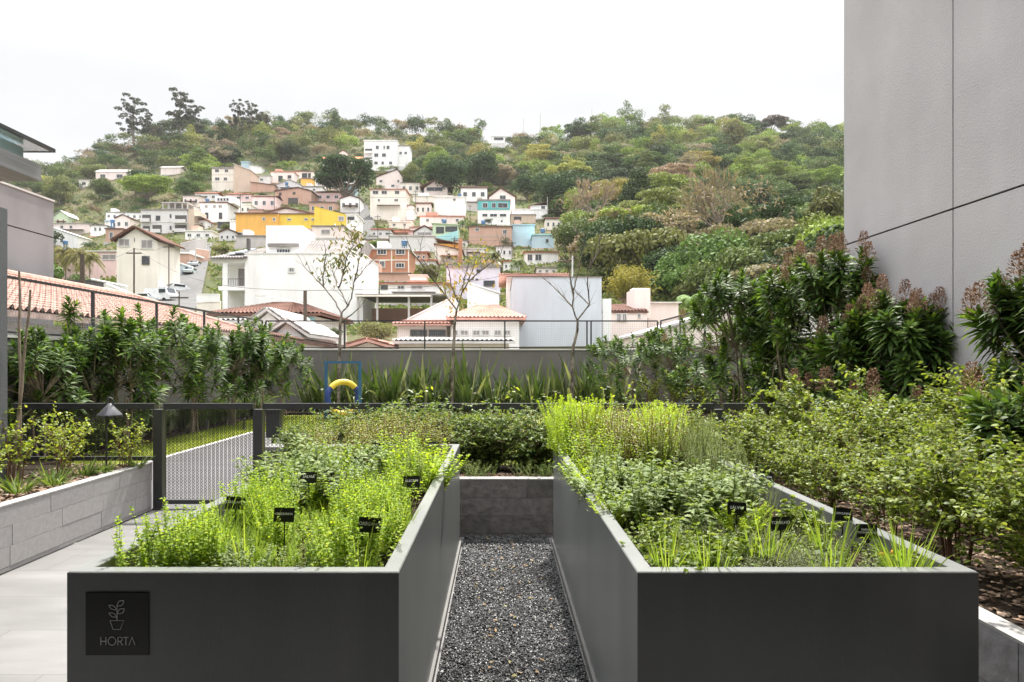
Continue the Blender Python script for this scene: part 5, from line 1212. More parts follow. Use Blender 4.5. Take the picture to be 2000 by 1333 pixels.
D = dist_of(1035, 428); s = D / F; mb = MB(); mb.box((2*s, 1, 18.1*s), (34*s, 8, 28*s)); mb.build("terrace_room", wallm('white'), tr); add_window(tr, 22*s, 20*s, 30*s, 27*s, y=1)
mb = MB(); mb.prism([(-2*s, .2, 26*s), (36*s, .2, 34*s), (36*s, 8, 34*s), (-2*s, 8, 26*s)], (0, 0, .2)); mb.build("lean_to_roof", roofm('brown'), tr)
mb = MB(); mb.tube([(34*s, -.3, 0), (34*s, -.3, 43*s)], .12, 5); mb.build("corner_pole", M_CAP, tr)
house("stone terrace wall with an arched garage under the white terrace house", 998, 1046, 420, 436, 'beige', ('flat', 1, 'grey'), [(1004, 424, 1018, 432, 'd')], 6)
house("long flat blush building in the middle of the town", 820, 906, 424, 446, 'blush', ('flat', 2, 'red'), W_(428, 434, (832, 838), (862, 868), (890, 896)), 8)
house("cream bungalow with two windows above the white sheds", 759, 803, 434, 448, 'cream', ('flat', 1.5, 'white'), W_(437, 442, (767, 773), (788, 793)), 7)
house("red tiled low house right of the cream bungalow", 801, 842, 445, 452, 'blush', ('shed', 9, 'pinkred'), (), 8)
house("low house with a brown roof edge left of the grey gable", 752, 806, 452, 460, 'pink', ('shed', 6, 'red'), (), 6)
gt = house("light green house with big dark windows and an aqua side wall", 845, 895, 440, 476, 'green', ('left', 3, 'green'), [(852, 444, 867, 456, 'd'), (870, 443, 893, 453, 'd')], 8)
D = dist_of(870, 476); s = D / F; mb = MB(); mb.prism([(-18*s, -.4, 4*s), (25*s, -.4, -6*s), (25*s, -.4, 25*s), (-18*s, -.4, 12*s)], (0, .3, 0)); mb.build("sloping_wall", wallm('aqua'), gt)
house("small grey gabled house left of the light green one", 809, 849, 454, 472, 'lgrey', ('front', 12, 'brown'), [(815, 454, 843, 462, 's')], 8)
house("long white wall building with a ribbed roof edge, above the brick house", 761, 848, 462, 492, 'lgrey', ('flat', 2, 'pale'), (), 7)
yh = house("brick and cream house with a brown lean to roof, left of the red chimney", 850, 902, 490, 512, 'cream', ('left', 13, 'brown'), [(874, 496, 879, 505, 'd')], 8)
D = dist_of(876, 512); s = D / F; mb = MB(); mb.box((20*s, -1.0, -3*s), (27*s, .5, 44*s)); mb.build("chimney", wallm('brick'), yh)
mb = MB(); mb.box((-24*s, 3, 22.2*s), (19*s, 8, 40*s)); mb.build("upper_storey", wallm('orange'), yh)
mb = MB(); mb.prism([(-27*s, 2.5, 49*s), (19.5*s, 2.5, 39*s), (19.5*s, 8.5, 39*s), (-27*s, 8.5, 49*s)], (0, 0, .2)); mb.build("upper_roof", roofm('brown'), yh)
house("brick house of two tones with a white window, right of the centre trees", 916, 1000, 444, 482, 'brickp', ('flat', 2, 'brown'), [(982, 449, 990, 458), (928, 446, 936, 452)], 9, floors=(462,))
house("white shed with a green awning among the centre trees", 902, 946, 487, 502, 'white', ('shed', 4, 'pale'), (), 6)
house("light blue stepped house on the town's right edge", 1000, 1044, 440, 482, 'blue', ('flat', 1.5, 'blue'), (), 8)
house("lower light blue house with a dark window, right of the stepped one", 1040, 1082, 460, 486, 'blue', ('flat', 2.5, 'aqua'), [(1066, 468, 1071, 474, 'd')], 7)
rr_ = house("white house under a long red tiled roof on the town's right edge", 1026, 1090, 494, 520, 'white', ('shed', 10, 'red'), [(1030, 497, 1040, 510), (1045, 497, 1058, 510)], 8)
# --- yellow building
yb_ = house("yellow hall with a shallow pitched roof, orange at its left end", 546, 614, 419, 448, 'yellow', ('flat', 1.5, 'brown'), W_(427, 431, (561, 569), (594, 601), (608, 615)), 12, D=178, name='building', cat='building')
D = 178; s = D / F
mb = MB(); mb.box((-116*s, -1.2, -22*s), (-34*s, 11, 28*s)); mb.build("orange_wing", wallm('orange'), yb_)
mb = MB(); mb.box((-118*s, -1.6, 28*s), (-34*s, 11.4, 30*s)); mb.build("wing_roof", roofm('brown'), yb_)
mb = MB(); mb.prism([(-72*s, 1, 30.6*s), (30*s, 1, 30.6*s), (-24*s, 1, 42*s)], (0, 10, 0)); mb.build("gable_wall", wallm('blush'), yb_)
for a, b in (((-74*s, 29.5*s), (-24*s, 43*s)), ((-24*s, 43*s), (32*s, 29.5*s))):
    mb = MB(); mb.prism([(a[0], .6, a[1]), (b[0], .6, b[1]), (b[0], 11.5, b[1]), (a[0], 11.5, a[1])], (0, 0, .35)); mb.build("roof", roofm('brown'), yb_)
for a, b, c, d_ in ((-112, -20, -96, -8), (-64, 15, -59, 21), (-44, 14, -39, 20)): add_window(yb_, a*s, b*s, c*s, d_*s, y=-1.2)
mb = MB(); mb.box((-118*s, -2.5, -24*s), (-60*s, -1.21, -22*s)); mb.build("awning", wallm('grey'), yb_)
ys_ = house("bright yellow building with a roof sloping down to the right", 614, 675, 421, 449, 'yellow', ('left', 17, 'yellow'), [(661, 423, 672, 432, 's')], 10, D=176.5, name='building', cat='building', ov=.05)
house("narrow white house at the yellow building's right end", 676, 697, 420, 450, 'white', ('flat', 1.5, 'white'), [(679, 424, 692, 430, 'd')], 8, D=177)
house("white annex with a flat grey roof in front of the yellow building", 610, 672, 443, 466, 'blush', ('flat', 2, 'grey'), [(627, 449, 645, 458, 's')], 7, D=160)
house("dark green band wall with pipes under the orange wing", 462, 516, 462, 474, 'grey', ('flat', 2, 'grey'), (), 6, D=160)
# --- brick house with white windows
bk = house("orange brick apartment house with white framed windows", 722, 799, 488, 534, 'brick', ('flat', 3, 'pale'), W_(487, 498, (737, 755), (773, 791)) + W_(510, 523, (741, 752)) + W_(514, 524, (773, 790)), 9, D=120, mull=2)
D = 120; s = D / F
for z in (24.5,):
    mb = MB(); mb.box((-38.4*s, -.07, z*s), (38.4*s, -.003, (z + 2)*s)); mb.box((3.5*s, -.07, 0), (5.5*s, -.003, z*s)); mb.box((3.5*s, -.07, (z+2)*s), (5.5*s, -.003, 45*s)); mb.box((36.5*s, -.08, 0), (38.6*s, -.003, 45*s)); mb.build("concrete_band", wallm('cream'), bk)
house("white fronted left bay of the brick apartment house with tall shutters", 692, 722, 480, 534, 'brick', ('flat', 3, 'white'), [(704, 482, 721, 498), (712, 511, 720, 519)], 8, D=119)
house("brick stair wall below the brick apartment house", 700, 800, 534, 552, 'brickp', ('flat', 1, 'grey'), (), 5, D=108)
# --- near row behind the parapet (D 35-80)
bw = house("big white house with a blank side wall and one small grid window", 478, 709, 496, 690, 'white', ('flat', 1.2, 'white'), [(563, 523, 576, 533)], 9, D=70, name='house', mull=3, fm=M_FRAME, ov=.08)
D = 70; s = D / F; cx0 = 593.5
X = lambda px: (px - cx0) * s
Z = lambda py: (690 - py) * s
mb = MB(); mb.box((X(513), 1.0, Z(494.8)), (X(585), 6, Z(437))); mb.build("roof_box", wallm('white'), bw)
mb = MB(); mb.box((X(519), .55, Z(480)), (X(579), .99, Z(474))); mb.build("box_canopy", roofm('grey'), bw)
add_window(bw, X(534), Z(492), X(562), Z(483), y=1.0, mull=4); 
mb = MB(); tiles(mb, (X(585), .6, Z(494.7)), (X(700), .6, Z(494.7)), (X(700), 4.6, Z(456)), (X(585), 4.6, Z(456)), .3, .03); mb.prism([(X(585), .6, Z(494.8)), (X(700), .6, Z(494.8)), (X(700), 4.6, Z(457)), (X(585), 4.6, Z(457))], (0, 8.3-4.6, -.0)); mb.build("tiled_roof", roofm('grey'), bw)
mb = MB(); tiles(mb, (X(474), .6, Z(494.7)), (X(513), .6, Z(494.7)), (X(513), 3.4, Z(472)), (X(497), 3.4, Z(474)), .3, .03); mb.build("tiled_roof", roofm('grey'), bw)
# balcony wing on the left
mb = MB(); mb.box((X(417), 2.2, Z(690)), (X(478), 9, Z(508))); mb.build("recessed_wing", wallm('white'), bw)
mb = MB(); mb.box((X(415), -.2, Z(514)), (X(478) - .01, 9, Z(506))); mb.build("cornice", wallm('white'), bw)
for py in (560, 642): 
    mb = MB(); mb.box((X(428), -.2, Z(py + 8)), (X(478) - .01, 2.19, Z(py))); mb.build("balcony_slab", wallm('white'), bw)
mb = MB(); mb.box((X(437), -.19, Z(690)), (X(446), .2, Z(514))); mb.build("column", wallm('white'), bw)
mb = MB()
for k in range(9): mb.box((X(447 + k*3.4), -.15, Z(559.9)), (X(447 + k*3.4) + .03, -.12, Z(546)))
mb.box((X(429), -.16, Z(546)), (X(477), -.11, Z(545))); mb.build("railing", M_FRAMED, bw)
mb = MB(); mb.box((X(450), 2.12, Z(559)), (X(474), 2.19, Z(520))); mb.build("balcony_door", M_SHUT, bw)
mb = MB(); tiles(mb, (X(411), -.5, Z(506)), (X(480), -.5, Z(506)), (X(513), 4, Z(470)), (X(458), 6, Z(470)), .3, .03); mb.prism([(X(411), -.5, Z(507)), (X(480), -.5, Z(507)), (X(513), 4, Z(471)), (X(458), 6, Z(471))], (0, 0, -.1)); mb.build("side_roof", roofm('grey'), bw)
mb = MB(); mb.box((X(473), 1.2, Z(484)), (X(478), 1.7, Z(462))); mb.build("chimney", M_FRAMED, bw)
mb = MB()
for k in range(2): mb.prism([(X(440 + 16*k), .9 - .6, Z(497 - 3*k)), (X(456 + 16*k), .3, Z(497 - 3*k)), (X(470 + 14*k), 2.6, Z(483 - 3*k)), (X(456 + 14*k), 2.6, Z(483 - 3*k))], (0, 0, .12))
mb.build("solar_panel", pm("solar_panel_glass", (.42, .45, .48), .2, spec=.7), bw)
# brown hip roofed house in front of it
hb = house("house with a dark brown hipped roof and light blue walls", 424, 616, 618, 690, 'white', ('hip', 33, 'brown'), [(552, 620, 566, 632, 's')], 9, D=44, ov=.5)
D = 44; s = D / F; mb = MB(); mb.box(((566 - 520)*s, -.05, 0), (96*s - .02, -.003, 70*s)); mb.build("blue_wall", wallm('aqua'), hb)
for (xa, xb, yk, yb2, l, Dg) in ((482, 566, 608, 646, "white gabled roof in front of the brown hipped house", 36), (528, 594, 630, 660, "second smaller white gable, right of and below the first", 33)):
    g_ = house(l, xa, xb, yb2, 700, 'white', ('front', yb2 - yk, 'pale'), (), 6, D=Dg, ov=.3)
house("white low house left of the white gables behind the tiled roof", 425, 486, 632, 700, 'white', ('shed', 8, 'pale'), (), 6, D=38)
# middle: carport roofs, slanted white walls
cp = house("long white house with a red tiled roof behind the carport", 742, 870, 556, 590, 'white', ('shed', 8, 'red'), [(744, 558, 757, 566, 'd'), (776, 558, 790, 566), (803, 558, 826, 566, 's')], 7, D=88)
house("white rooftop box on the red tiled roof behind the carport", 801, 831, 538, 550, 'white', ('flat', 1, 'white'), (), 3, D=93)
ct = empty("carport", P(782, 640, 68), 0, "long grey flat carport roof on thin posts, left of centre", "carport"); s = 68 / F
mb = MB(); mb.box((-88*s, 0, 63*s), (88*s, 9, 66*s)); mb.build("roof", roofm('grey'), ct)
mb = MB(); mb.box((-88*s, -.2, 60*s), (60*s, 0, 62.9*s)); mb.build("gutter", wallm('cream'), ct)
for x in (-84, -46, 16, 60): mb = MB(); mb.box((x*s - .1, .2, -60*s), (x*s + .1, .4, 62.9*s)); mb.build("post", wallm('grey'), ct)
mb = MB(); mb.box((-88*s, 7, -70*s), (88*s, 7.3, 48*s)); mb.build("back_wall", wallm('brickp'), ct)
HOUSES.append((694, 870, 566, 640, 68, 9))
house("white walls with a slanted top right of the carport", 796, 888, 626, 690, 'white', ('right', 46, 'white'), (), 6, D=58, ov=.05)
house("white wall house with a roof falling to the right, before the lilac house", 913, 975, 574, 640, 'white', ('left', 21, 'white'), (), 7, D=66, ov=.1)
ll = house("lilac painted house with a grey roof edge, in the centre", 872, 977, 522, 610, 'lilac', ('flat', 4, 'grey'), [(931, 527, 937, 533, 'd'), (945, 549, 966, 559, 'd'), (904, 545, 909, 547, 'd'), (912, 545, 917, 547, 'd'), (920, 545, 925, 547, 'd'), (929, 545, 934, 547, 'd')], 8, D=95)
ph = house("house with a pink tiled hipped roof and a row of grey windows", 886, 1014, 626, 720, 'white', ('hip', 34, 'pinkred'), W_(645, 656, (881+2, 895), (899, 915), (923, 938), (941, 956), (965, 979), (984, 997)), 8, D=46, ov=.45, glass=M_SHUT)
house("low house with a red tiled roof left of the pink hipped one", 776, 872, 637, 700, 'blush', ('shed', 18, 'pinkred'), [(802, 645, 816, 657, 'd'), (818, 645, 834, 657, 'd'), (838, 645, 870, 657, 'd')], 7, D=50)
house("low building with a pale ribbed metal roof just behind the parapet", 779, 994, 672, 720, 'cream', ('shed', 13, 'pale'), (), 6, D=38)
house("small brown roofed hut behind the parapet, left of the ribbed roof", 690, 748, 680, 720, 'cream', ('front', 12, 'pinkred'), (), 5, D=36)
# right: blue grey block and pink houses
bb = house("plain pale blue grey block behind the right end of the parapet", 1001, 1175, 543, 720, 'bluegrey', ('flat', 2.2, 'grey'), (), 10, D=52, name='building', cat='building', ov=.05)
house("pale pink hipped roof just above the blue grey block", 990, 1096, 541, 620, 'blush', ('hip', 12, 'pinkred'), (), 9, D=68, ov=.8)
ps = house("blush house with a brown roof panel, right of the blue grey block", 1177, 1264, 612, 720, 'blush', ('shed', 27, 'brown'), [(1204, 613, 1213, 628, 's'), (1215, 613, 1224, 628, 's'), (1245, 613, 1251, 622, 's')], 7, D=56, ov=.1)
D = 56; s = 56 / F; X0 = 1220.5
mb = MB(); mb.box(((1246-X0)*s, 1.5, 100*s), ((1278-X0)*s, 5, 160*s)); mb.prism([((1246-X0)*s, 1.5, 160*s), ((1278-X0)*s, 1.5, 160*s), ((1276-X0)*s, 2.5, 163*s), ((1248-X0)*s, 2.5, 163*s)], (0, 1.5, 0)); mb.build("tower", wallm('blush'), ps)
mb = MB(); mb.box((-(1220.5-1176)*s, -.5, 0), ((1192-X0)*s, -.02, 135*s)); mb.build("side_wall", wallm('white'), ps)
house("blush block with a flat top right of the square tower", 1266, 1325, 592, 720, 'blush', ('flat', 1.5, 'white'), (), 7, D=60)
house("long blush wall with a roof rising to the right, at the garden's right", 1262, 1500, 655, 740, 'blush', ('right', 72, 'pale'), [(1270, 662, 1281, 668, 's'), (1288, 662, 1298, 668, 's')], 9, D=36, ov=.2)
house("white and pink walls seen between the right hand shrubs", 1500, 1640, 616, 740, 'white', ('flat', 2, 'white'), [(1525, 640, 1560, 655, 's')], 8, D=40)

# neighbour's tiled roof beside the garden
nb = empty("tiled_roof_house", (-11.5, 20, -4), 0, "long terracotta tiled roof of the neighbouring house at left", "house")
RT = island("terracotta_tile", [(.45, .29, .24), (.52, .37, .31), (.37, .22, .18), (.60, .46, .40)], .85, .3, 6, .2, .3)
E1 = Vector((-9.5, 11.5, 2.66)); E2 = Vector((-9.5, 26.4, 2.66)); zr = 4.05; R1 = Vector((-14.0, 11.5, zr)); R2 = Vector((-14.0, 26.0, zr)); o_ = nb.location
E2.z = EYE + 52 / F * 26.2
E1.z = EYE + .105 * 9.5
mb = MB(); tiles(mb, E1 - o_, E2 - o_, R2 - o_, R1 - o_, .22, .05, 16, 6, maxw=90)
dwn = Vector((0, 0, -.12)); mb.prism([E1 - o_, E2 - o_, R2 - o_, R1 - o_], dwn); mb.build("tiled_roof", RT, nb)
mb = MB(); mb.box((-14 + 11.5, 11.6 - 20, -3), (-9.9 + 11.5, 26.1 - 20, E1.z + 4 - .2)); mb.build("wall", wallm('lgrey'), nb)
mb = MB(); mb.tube([R1 - o_ + Vector((0, 0, .1)), R2 - o_ + Vector((0, 0, .1))], .13, 8); mb.tube([R2 - o_ + Vector((0, 0, .1)), E2 - o_ + Vector((0, 0, .1))], .12, 8); mb.build("ridge_tiles", RT, nb)
nb2 = empty("low_roof_house", (-9.6, 33, -4), 0, "low dark brown tiled roof strip behind the parapet's left end", "house")
mb = MB(); a, b = Vector((.3, -5.5, 4 + EYE + .113 * 9.3)), Vector((.3, 8, 4 + EYE + .095 * 9.3)); c_, d_ = b + Vector((-2.6, 0, .55)), a + Vector((-2.6, 0, .55))
tiles(mb, a, b, c_, d_, .24, .04, 6, 4, maxw=60); mb.prism([a, b, c_, d_], (0, 0, -.15)); mb.build("tiled_roof", roofm('brown'), nb2)
mb = MB(); mb.box((-2.5, -5.4, 0), (.1, 7.9, a.z - .35)); mb.build("wall", wallm('brickp'), nb2)

# smaller houses packed between the larger ones
def fillers(n):
    rnd = random.Random(21); used = set(); made = 0; tries = 0
    while made < n and tries < 9000:
        tries += 1; w_ = rnd.uniform(24, 52); h_ = rnd.uniform(14, 27); x = rnd.uniform(200, 1090) if made % 3 else rnd.uniform(700, 1090); yb = rnd.uniform(352, 540)
        if yb < float(np.interp(x, [100, 250, 400, 415, 520, 700, 760, 815, 930, 1090], [440, 425, 400, 350, 345, 345, 350, 385, 390, 440])): continue
        if 300 < x < 412 and yb > 470: continue
        if 685 < x < 735: continue
        if x < 470 and yb > 480 or 455 < x < 700 and yb > 450: continue
        D = dist_of(x, yb); a, b = x - w_/2, x + w_/2; bad = False
        for (p, q, yt, y2, Dh, dp) in HOUSES:
            ox = min(b, q) - max(a, p); oy = min(yb, y2) - max(yb - h_ - 6, yt)
            if ox > 0 and oy > 0 and ox * oy > .24 * min(w_ * h_, (q - p) * (y2 - yt)): bad = True; break
            if ox > -2 and Dh - 9 < D < Dh + dp + 2: bad = True; break
        if bad: continue
        wc = rnd.choice(['white', 'white', 'cream', 'blush', 'brickp', 'lgrey', 'pink', 'blue', 'beige']); rk = rnd.choice([('gable', 6, 'brown'), ('gable', 5, 'red'), ('shed', 4, 'grey'), ('flat', 1.5, 'white'), ('front', 7, 'brown'), ('flat', 1.5, 'grey'), ('hip', 5, 'red')])
        cn_ = dict(white='white', cream='cream', blush='blush', brickp='raw brick', lgrey='pale grey', pink='pink', blue='light blue', beige='beige')[wc]; rn_ = dict(gable='gabled', shed='lean to', flat='flat', front='front gabled', hip='hipped')[rk[0]]
        zn = ("left of the yellow building" if x < 460 else "above the yellow building" if yb < 405 and x < 700 else "near the yellow building" if x < 700 else "below the hill street's houses" if x < 815 and yb > 430 else "beside the hill street" if x < 815 else "around the teal house" if yb < 440 else "among the gardens of the centre" if x < 950 else "at the town's right edge")
        key = (cn_, rn_, rk[2], zn)
        if key in used: continue
        used.add(key); k = 2 if w_ < 30 else 3; wins = [(a + w_ * (i + .28) / k, yb - h_ * .72, a + w_ * (i + .72) / k, yb - h_ * .38) for i in range(k)]
        house("small %s house with a %s %s roof, %s" % (cn_, rk[2], rn_, zn), a, b, yb - h_, yb, wc, rk, wins, 6, ov=.3); made += 1
fillers(62)
def drum(px, py, label, D=None, k=1.0):
    D = D or dist_of(px, py + 18); p = P(px, py, D); mb = MB(); mb.lathe([(.0, 0), (.62, .01), (.70, .9), (.72, .95), (.70, 1.0), (.25, 1.16), (0, 1.17)], 12)
    for a in (0, 1.57, 3.14, 4.71): mb.box((.5 * math.cos(a) - .08, .5 * math.sin(a) - .08, -2.5), (.5 * math.cos(a) + .08, .5 * math.sin(a) + .08, 0))
    mb.build("water_tank", pm("blue_tank_plastic", (.10, .22, .42), .5), loc=p, label=label, cat="water tank").scale = (k,) * 3
for px, py, l in ((220, 436, "blue water tank above the shack at left"), (405, 395, "blue green water tank on the white two storey house"), (640, 418, "blue water tank behind the yellow building's sloping wall"), (756, 400, "blue water tank on the hill street's white house"), (898, 385, "blue water tank on the plain white block"),
                  (868, 436, "blue water tank beside the light green house"), (944, 438, "blue water tank before the two tone brick house"), (560, 362, "blue water tank above the raw brick house"), (1060, 455, "blue water tank on the light blue house"), (668, 440, "blue water tank on the white annex"), (790, 480, "blue water tank behind the brick apartment house"), (128, 478, "blue water tank on the white triangular house")): drum(px, py, l)
# street walls, fences, tank, poles
def wallstrip(label, p, q, hpx, col_, th=.25, cat='wall', name='boundary_wall'):
    D0_, D1_ = p[2], q[2]; a, b = P(p[0], p[1], D0_), P(q[0], q[1], D1_); root = empty(name, a, 0, label, cat)
    mb = MB(); d = b - a; h0, h1 = hpx[0] / F * D0_, hpx[1] / F * D1_
    n_ = Vector((-d.y, d.x, 0)).normalized() * th
    mb.prism([(0, 0, -4), d - Vector((0, 0, 4)), d + Vector((0, 0, h1)), (0, 0, h0)], n_); mb.build("wall_face", wallm(col_), root)
    mb = MB(); mb.bar(Vector((0, 0, h0 + .05)) + n_ * .5, d + Vector((0, 0, h1 + .05)) + n_ * .5, th + .1, .1); mb.build("coping", wallm('white'), root)
    return root
wallstrip("white street wall with vertical slots beside the pink building", (178, 580, 82), (245, 580, 76), (34, 20), 'lgrey')
wallstrip("sloping white wall with glass railing beside the street", (208, 590, 74), (264, 592, 70), (34, 12), 'white')
wallstrip("sandy wall at the foot of the big white house", (384, 612, 66), (430, 612, 66), (20, 22), 'cream')
wallstrip("white garden wall between the street and the big white house", (384, 590, 76), (428, 590, 76), (14, 14), 'white')
wallstrip("concrete retaining wall above the parked cars", (352, 492, 142), (404, 486, 142), (16, 20), 'grey')
wallstrip("orange brick retaining wall beside the parked cars", (383, 500, 138), (408, 500, 138), (14, 10), 'brickp')
tk = P(156, 570, 60); mb = MB(); s = 60 / F; mb.box((-21*s, 0, 0), (21*s, 2, 21*s)); mb.box((-22*s, -.05, 21*s + .001), (22*s, 2.05, 22.5*s)); mb.box((-20*s, .1, -6), (20*s, 1.9, -.001))
mb.build("roof_tank", wallm('darkgrey'), loc=tk, label="black box shaped tank above the tiled roof at left", cat="water tank")
def pole(px, yt, yb, D, r, label, arm=True, mat=None, lamp=False):
    p = P(px, yb, D); h = (yb - yt) / F * D; root = empty("utility_pole", p, 0, label, "pole")
    mb = MB(); mb.tube([(0, 0, -5), (0, 0, h)], [r, r * .8], 8); mb.build("post", mat or M_BARKD, root)
    if arm: mb = MB(); mb.box((-.8, -.06, h - .6), (.8, .06, h - .48)); mb.box((-.04, -.05, h - .47), (.04, .05, h - .3)); mb.build("cross_arm", mat or M_BARKD, root)
    if lamp:
        mb = MB(); mb.tube([(0, 0, h * .72), (-.9, -.2, h * .8), (-2.2, -.3, h * .86)], .04, 5); mb.build("lamp_arm", M_CAP, root)
        mb = MB(); mb.box((-2.8, -.42, h * .85), (-2.15, -.18, h * .85 + .14)); mb.build("lamp_head", M_CAP, root)
    return p + Vector((0, 0, h))
q1 = pole(262, 485, 592, 72, .10, "thin tall wooden pole in front of the white gabled house")
q2 = pole(161, 497, 562, 52, .20, "thick stubby wooden pole above the tiled roof at left", False)
q3 = pole(330, 475, 578, 92, .08, "thin street pole at the roadside left of the parked cars")
q4 = pole(382, 462, 520, 130, .12, "pale pole beside the white kiosk at the top of the street", True, M_CAP)
q5 = pole(596, 568, 664, 40, .13, "dark wooden pole with a street lamp arm in front of the brown hipped roof", False, None, True)
q6 = pole(1118, 500, 545, 66, .10, "pale concrete pole behind the blue grey block", False, M_CAP)
q7 = pole(350, 570, 625, 60, .07, "thin pole in the middle of the street")
for a, b, l in ((q1, q3, "overhead cable between the two thin street poles"), (q3, q4, "overhead cable climbing the street to the pale pole"), (q2, q1, "overhead cable from the thick pole to the thin tall one"), (q5, q1, "overhead cable crossing in front of the big white house"), (q5, q6, "long overhead cable crossing the middle of the town")):
    mb = MB(); L = (b - a).length; mb.tube([a.lerp(b, t) - Vector((0, 0, math.sin(math.pi * t) * L * .03)) for t in [i / 10 for i in range(11)]], .018, 3, cap=False); o2 = mb.build("overhead_cable", M_FRAMED, label=l, cat="cable")

for i, (px, yt, yb, l) in enumerate(((640, 352, 392, "thin pole left of the big spreading tree"), (702, 380, 430, "pole on the left side of the hill street"), (738, 420, 470, "pole on the right side of the hill street"), (812, 372, 424, "pole left of the glazed gable house"), (918, 400, 446, "pole before the small dark roofed house"), (888, 462, 512, "pole beside the red chimney"),
                                     (760, 452, 500, "pole behind the brick apartment house"), (1000, 470, 520, "pole before the light blue stepped house"), (536, 372, 420, "pole behind the yellow building's gable"), (470, 380, 428, "pole above the orange wing"))):
    D = dist_of(px, yb); q = pole(px, yt, yb, D, .10, l)
    if i: 
        b = prev; mb = MB(); L = (b - q).length
        if L < 70: mb.tube([q.lerp(b, t) - Vector((0, 0, math.sin(math.pi * t) * L * .03)) for t in [k / 8 for k in range(9)]], .025, 3, cap=False); mb.build("overhead_cable", M_FRAMED, label="overhead cable running to the " + l, cat="cable")
    prev = q
# cars
M_TYRE = pm("tyre_rubber", (.02, .02, .02), .8); M_CGL = pm("car_glass", (.03, .04, .05), .08, spec=.7); M_HEAD = pm("headlight_glass", (.6, .6, .6), .15)
def car(px, py, paint, label, yaw, D=None, van=False):
    D = D or dist_of(px, py); p = P(px, py, D); p.z = zt(p.x, p.y) + .14
    root = empty("parked_van" if van else "parked_car", p, yaw, label, "van" if van else "car", "cars parked along the street")
    prof = [(-2.1, .35), (-2.12, .75), (-1.9, .88), (-1.1, .95), (-.55, 1.42), (.9, 1.45), (1.6, 1.05), (2.05, .98), (2.1, .4)] if not van else [(-2.3, .4), (-2.35, 1.0), (-1.9, 1.2), (-1.5, 1.95), (2.2, 2.0), (2.35, 1.9), (2.35, .4)]
    mb = MB(); k = len(prof); W = .84
    v = [(s_ * W * (.86 if z > 1.2 else 1), y, z) for s_ in (-1, 1) for y, z in prof]
    f = [(i, i + 1, k + i + 1, k + i) for i in range(k - 1)] + [(k - 1, 0, k, 2*k - 1)]
    mb.add(v, f)
    for s_ in (0, k):
        c = np.mean([v[s_ + i] for i in range(k)], axis=0); mb.add([v[s_ + i] for i in range(k)] + [tuple(c)], [(i, (i+1) % k, k) for i in range(k)])
    mb.build("body", paint, root, smooth=False)
    g = MB()
    y0, z0, y1, z1 = (prof[3] + prof[4]) if not van else (prof[2] + prof[3])
    g.prism([(-.66, y0 + .05, z0 + .04), (.66, y0 + .05, z0 + .04), (.62, y1 - .02, z1 - .03), (-.62, y1 - .02, z1 - .03)], (0, -.02, .015)); g.build("windscreen", M_CGL, root)
    for s_ in (-1, 1):
        g = MB(); g.box((s_ * .845 - .012, -.75 if not van else -1.5, 1.0 if not van else 1.3), (s_ * .845 + .012, 1.1 if not van else -.4, 1.3 if not van else 1.8)); g.build("side_window", M_CGL, root)
        h_ = MB(); h_.box((s_ * .6 - .17, -2.16 if not van else -2.39, .62), (s_ * .6 + .17, -2.09 if not van else -2.33, .78)); h_.build("headlight", M_HEAD, root)
        for y in (-1.3, 1.3):
            t_ = MB(); t_.tube([(s_ * .74, y, .32), (s_ * .90, y, .32)], .32, 14); t_.build("wheel", M_TYRE, root)
M_CW = pm("white_car_paint", (.75, .76, .77), .25, spec=.6); M_CS = pm("silver_car_paint", (.5, .52, .54), .25, spec=.6, metal=.3); M_CG = pm("grey_green_car_paint", (.45, .52, .50), .25, spec=.6)
car(391, 513, M_CW, "white car parked highest on the street", .1); car(381, 526, M_CS, "silver car parked second from the top of the street", .15); car(371, 540, M_CG, "pale grey green car parked third from the top", .15)
car(342, 570, M_CW, "white car with a dark grille halfway down the street", -.5, None); car(316, 592, M_CW, "white van like vehicle near the street's lower end, beside the orange cone", 1.2, None, True); car(286, 594, M_CW, "white car hidden behind the tiled roof at the street's lower end", 1.4)
car(703, 460, M_CW, "small white car on the steep hill street", .1)
cp_ = P(330, 588, dist_of(330, 588)); cp_.z = zt(cp_.x, cp_.y) + .14
mb = MB(); mb.lathe([(.42, 0), (.42, .04), (.26, .05), (.05, .95), (.0, .96)], 14); mb.build("traffic_cone", pm("orange_plastic", (.8, .2, .05), .5), loc=cp_, label="large orange cone behind the white van on the street", cat="traffic cone")
# masts on the ridge
for px, yt, yb, l in ((1055, 222, 272, "thin radio mast on the ridge, right of the lookout building"), (1022, 232, 276, "thinner radio mast on the ridge near the lookout building"), (1156, 214, 262, "tall thin mast behind the umbrella tree on the ridge")):
    D = 440; p = P(px, yb, D); h = (yb - yt) / F * D; mb = MB()
    for a in (0, 2.1, 4.2): mb.tube([(.5 * math.cos(a), .5 * math.sin(a), -3), (.12 * math.cos(a), .12 * math.sin(a), h)], .10, 4)
    for k in range(8): z = h * (k + .5) / 8; r_ = .5 - .38 * z / h; mb.tube([(r_ * math.cos(a), r_ * math.sin(a), z + (i % 2) * .8) for i, a in enumerate((0, 2.1, 4.2, 6.3))], .06, 3, cap=False)
    mb.build("radio_mast", M_CAP, loc=p, label=l, cat="mast")
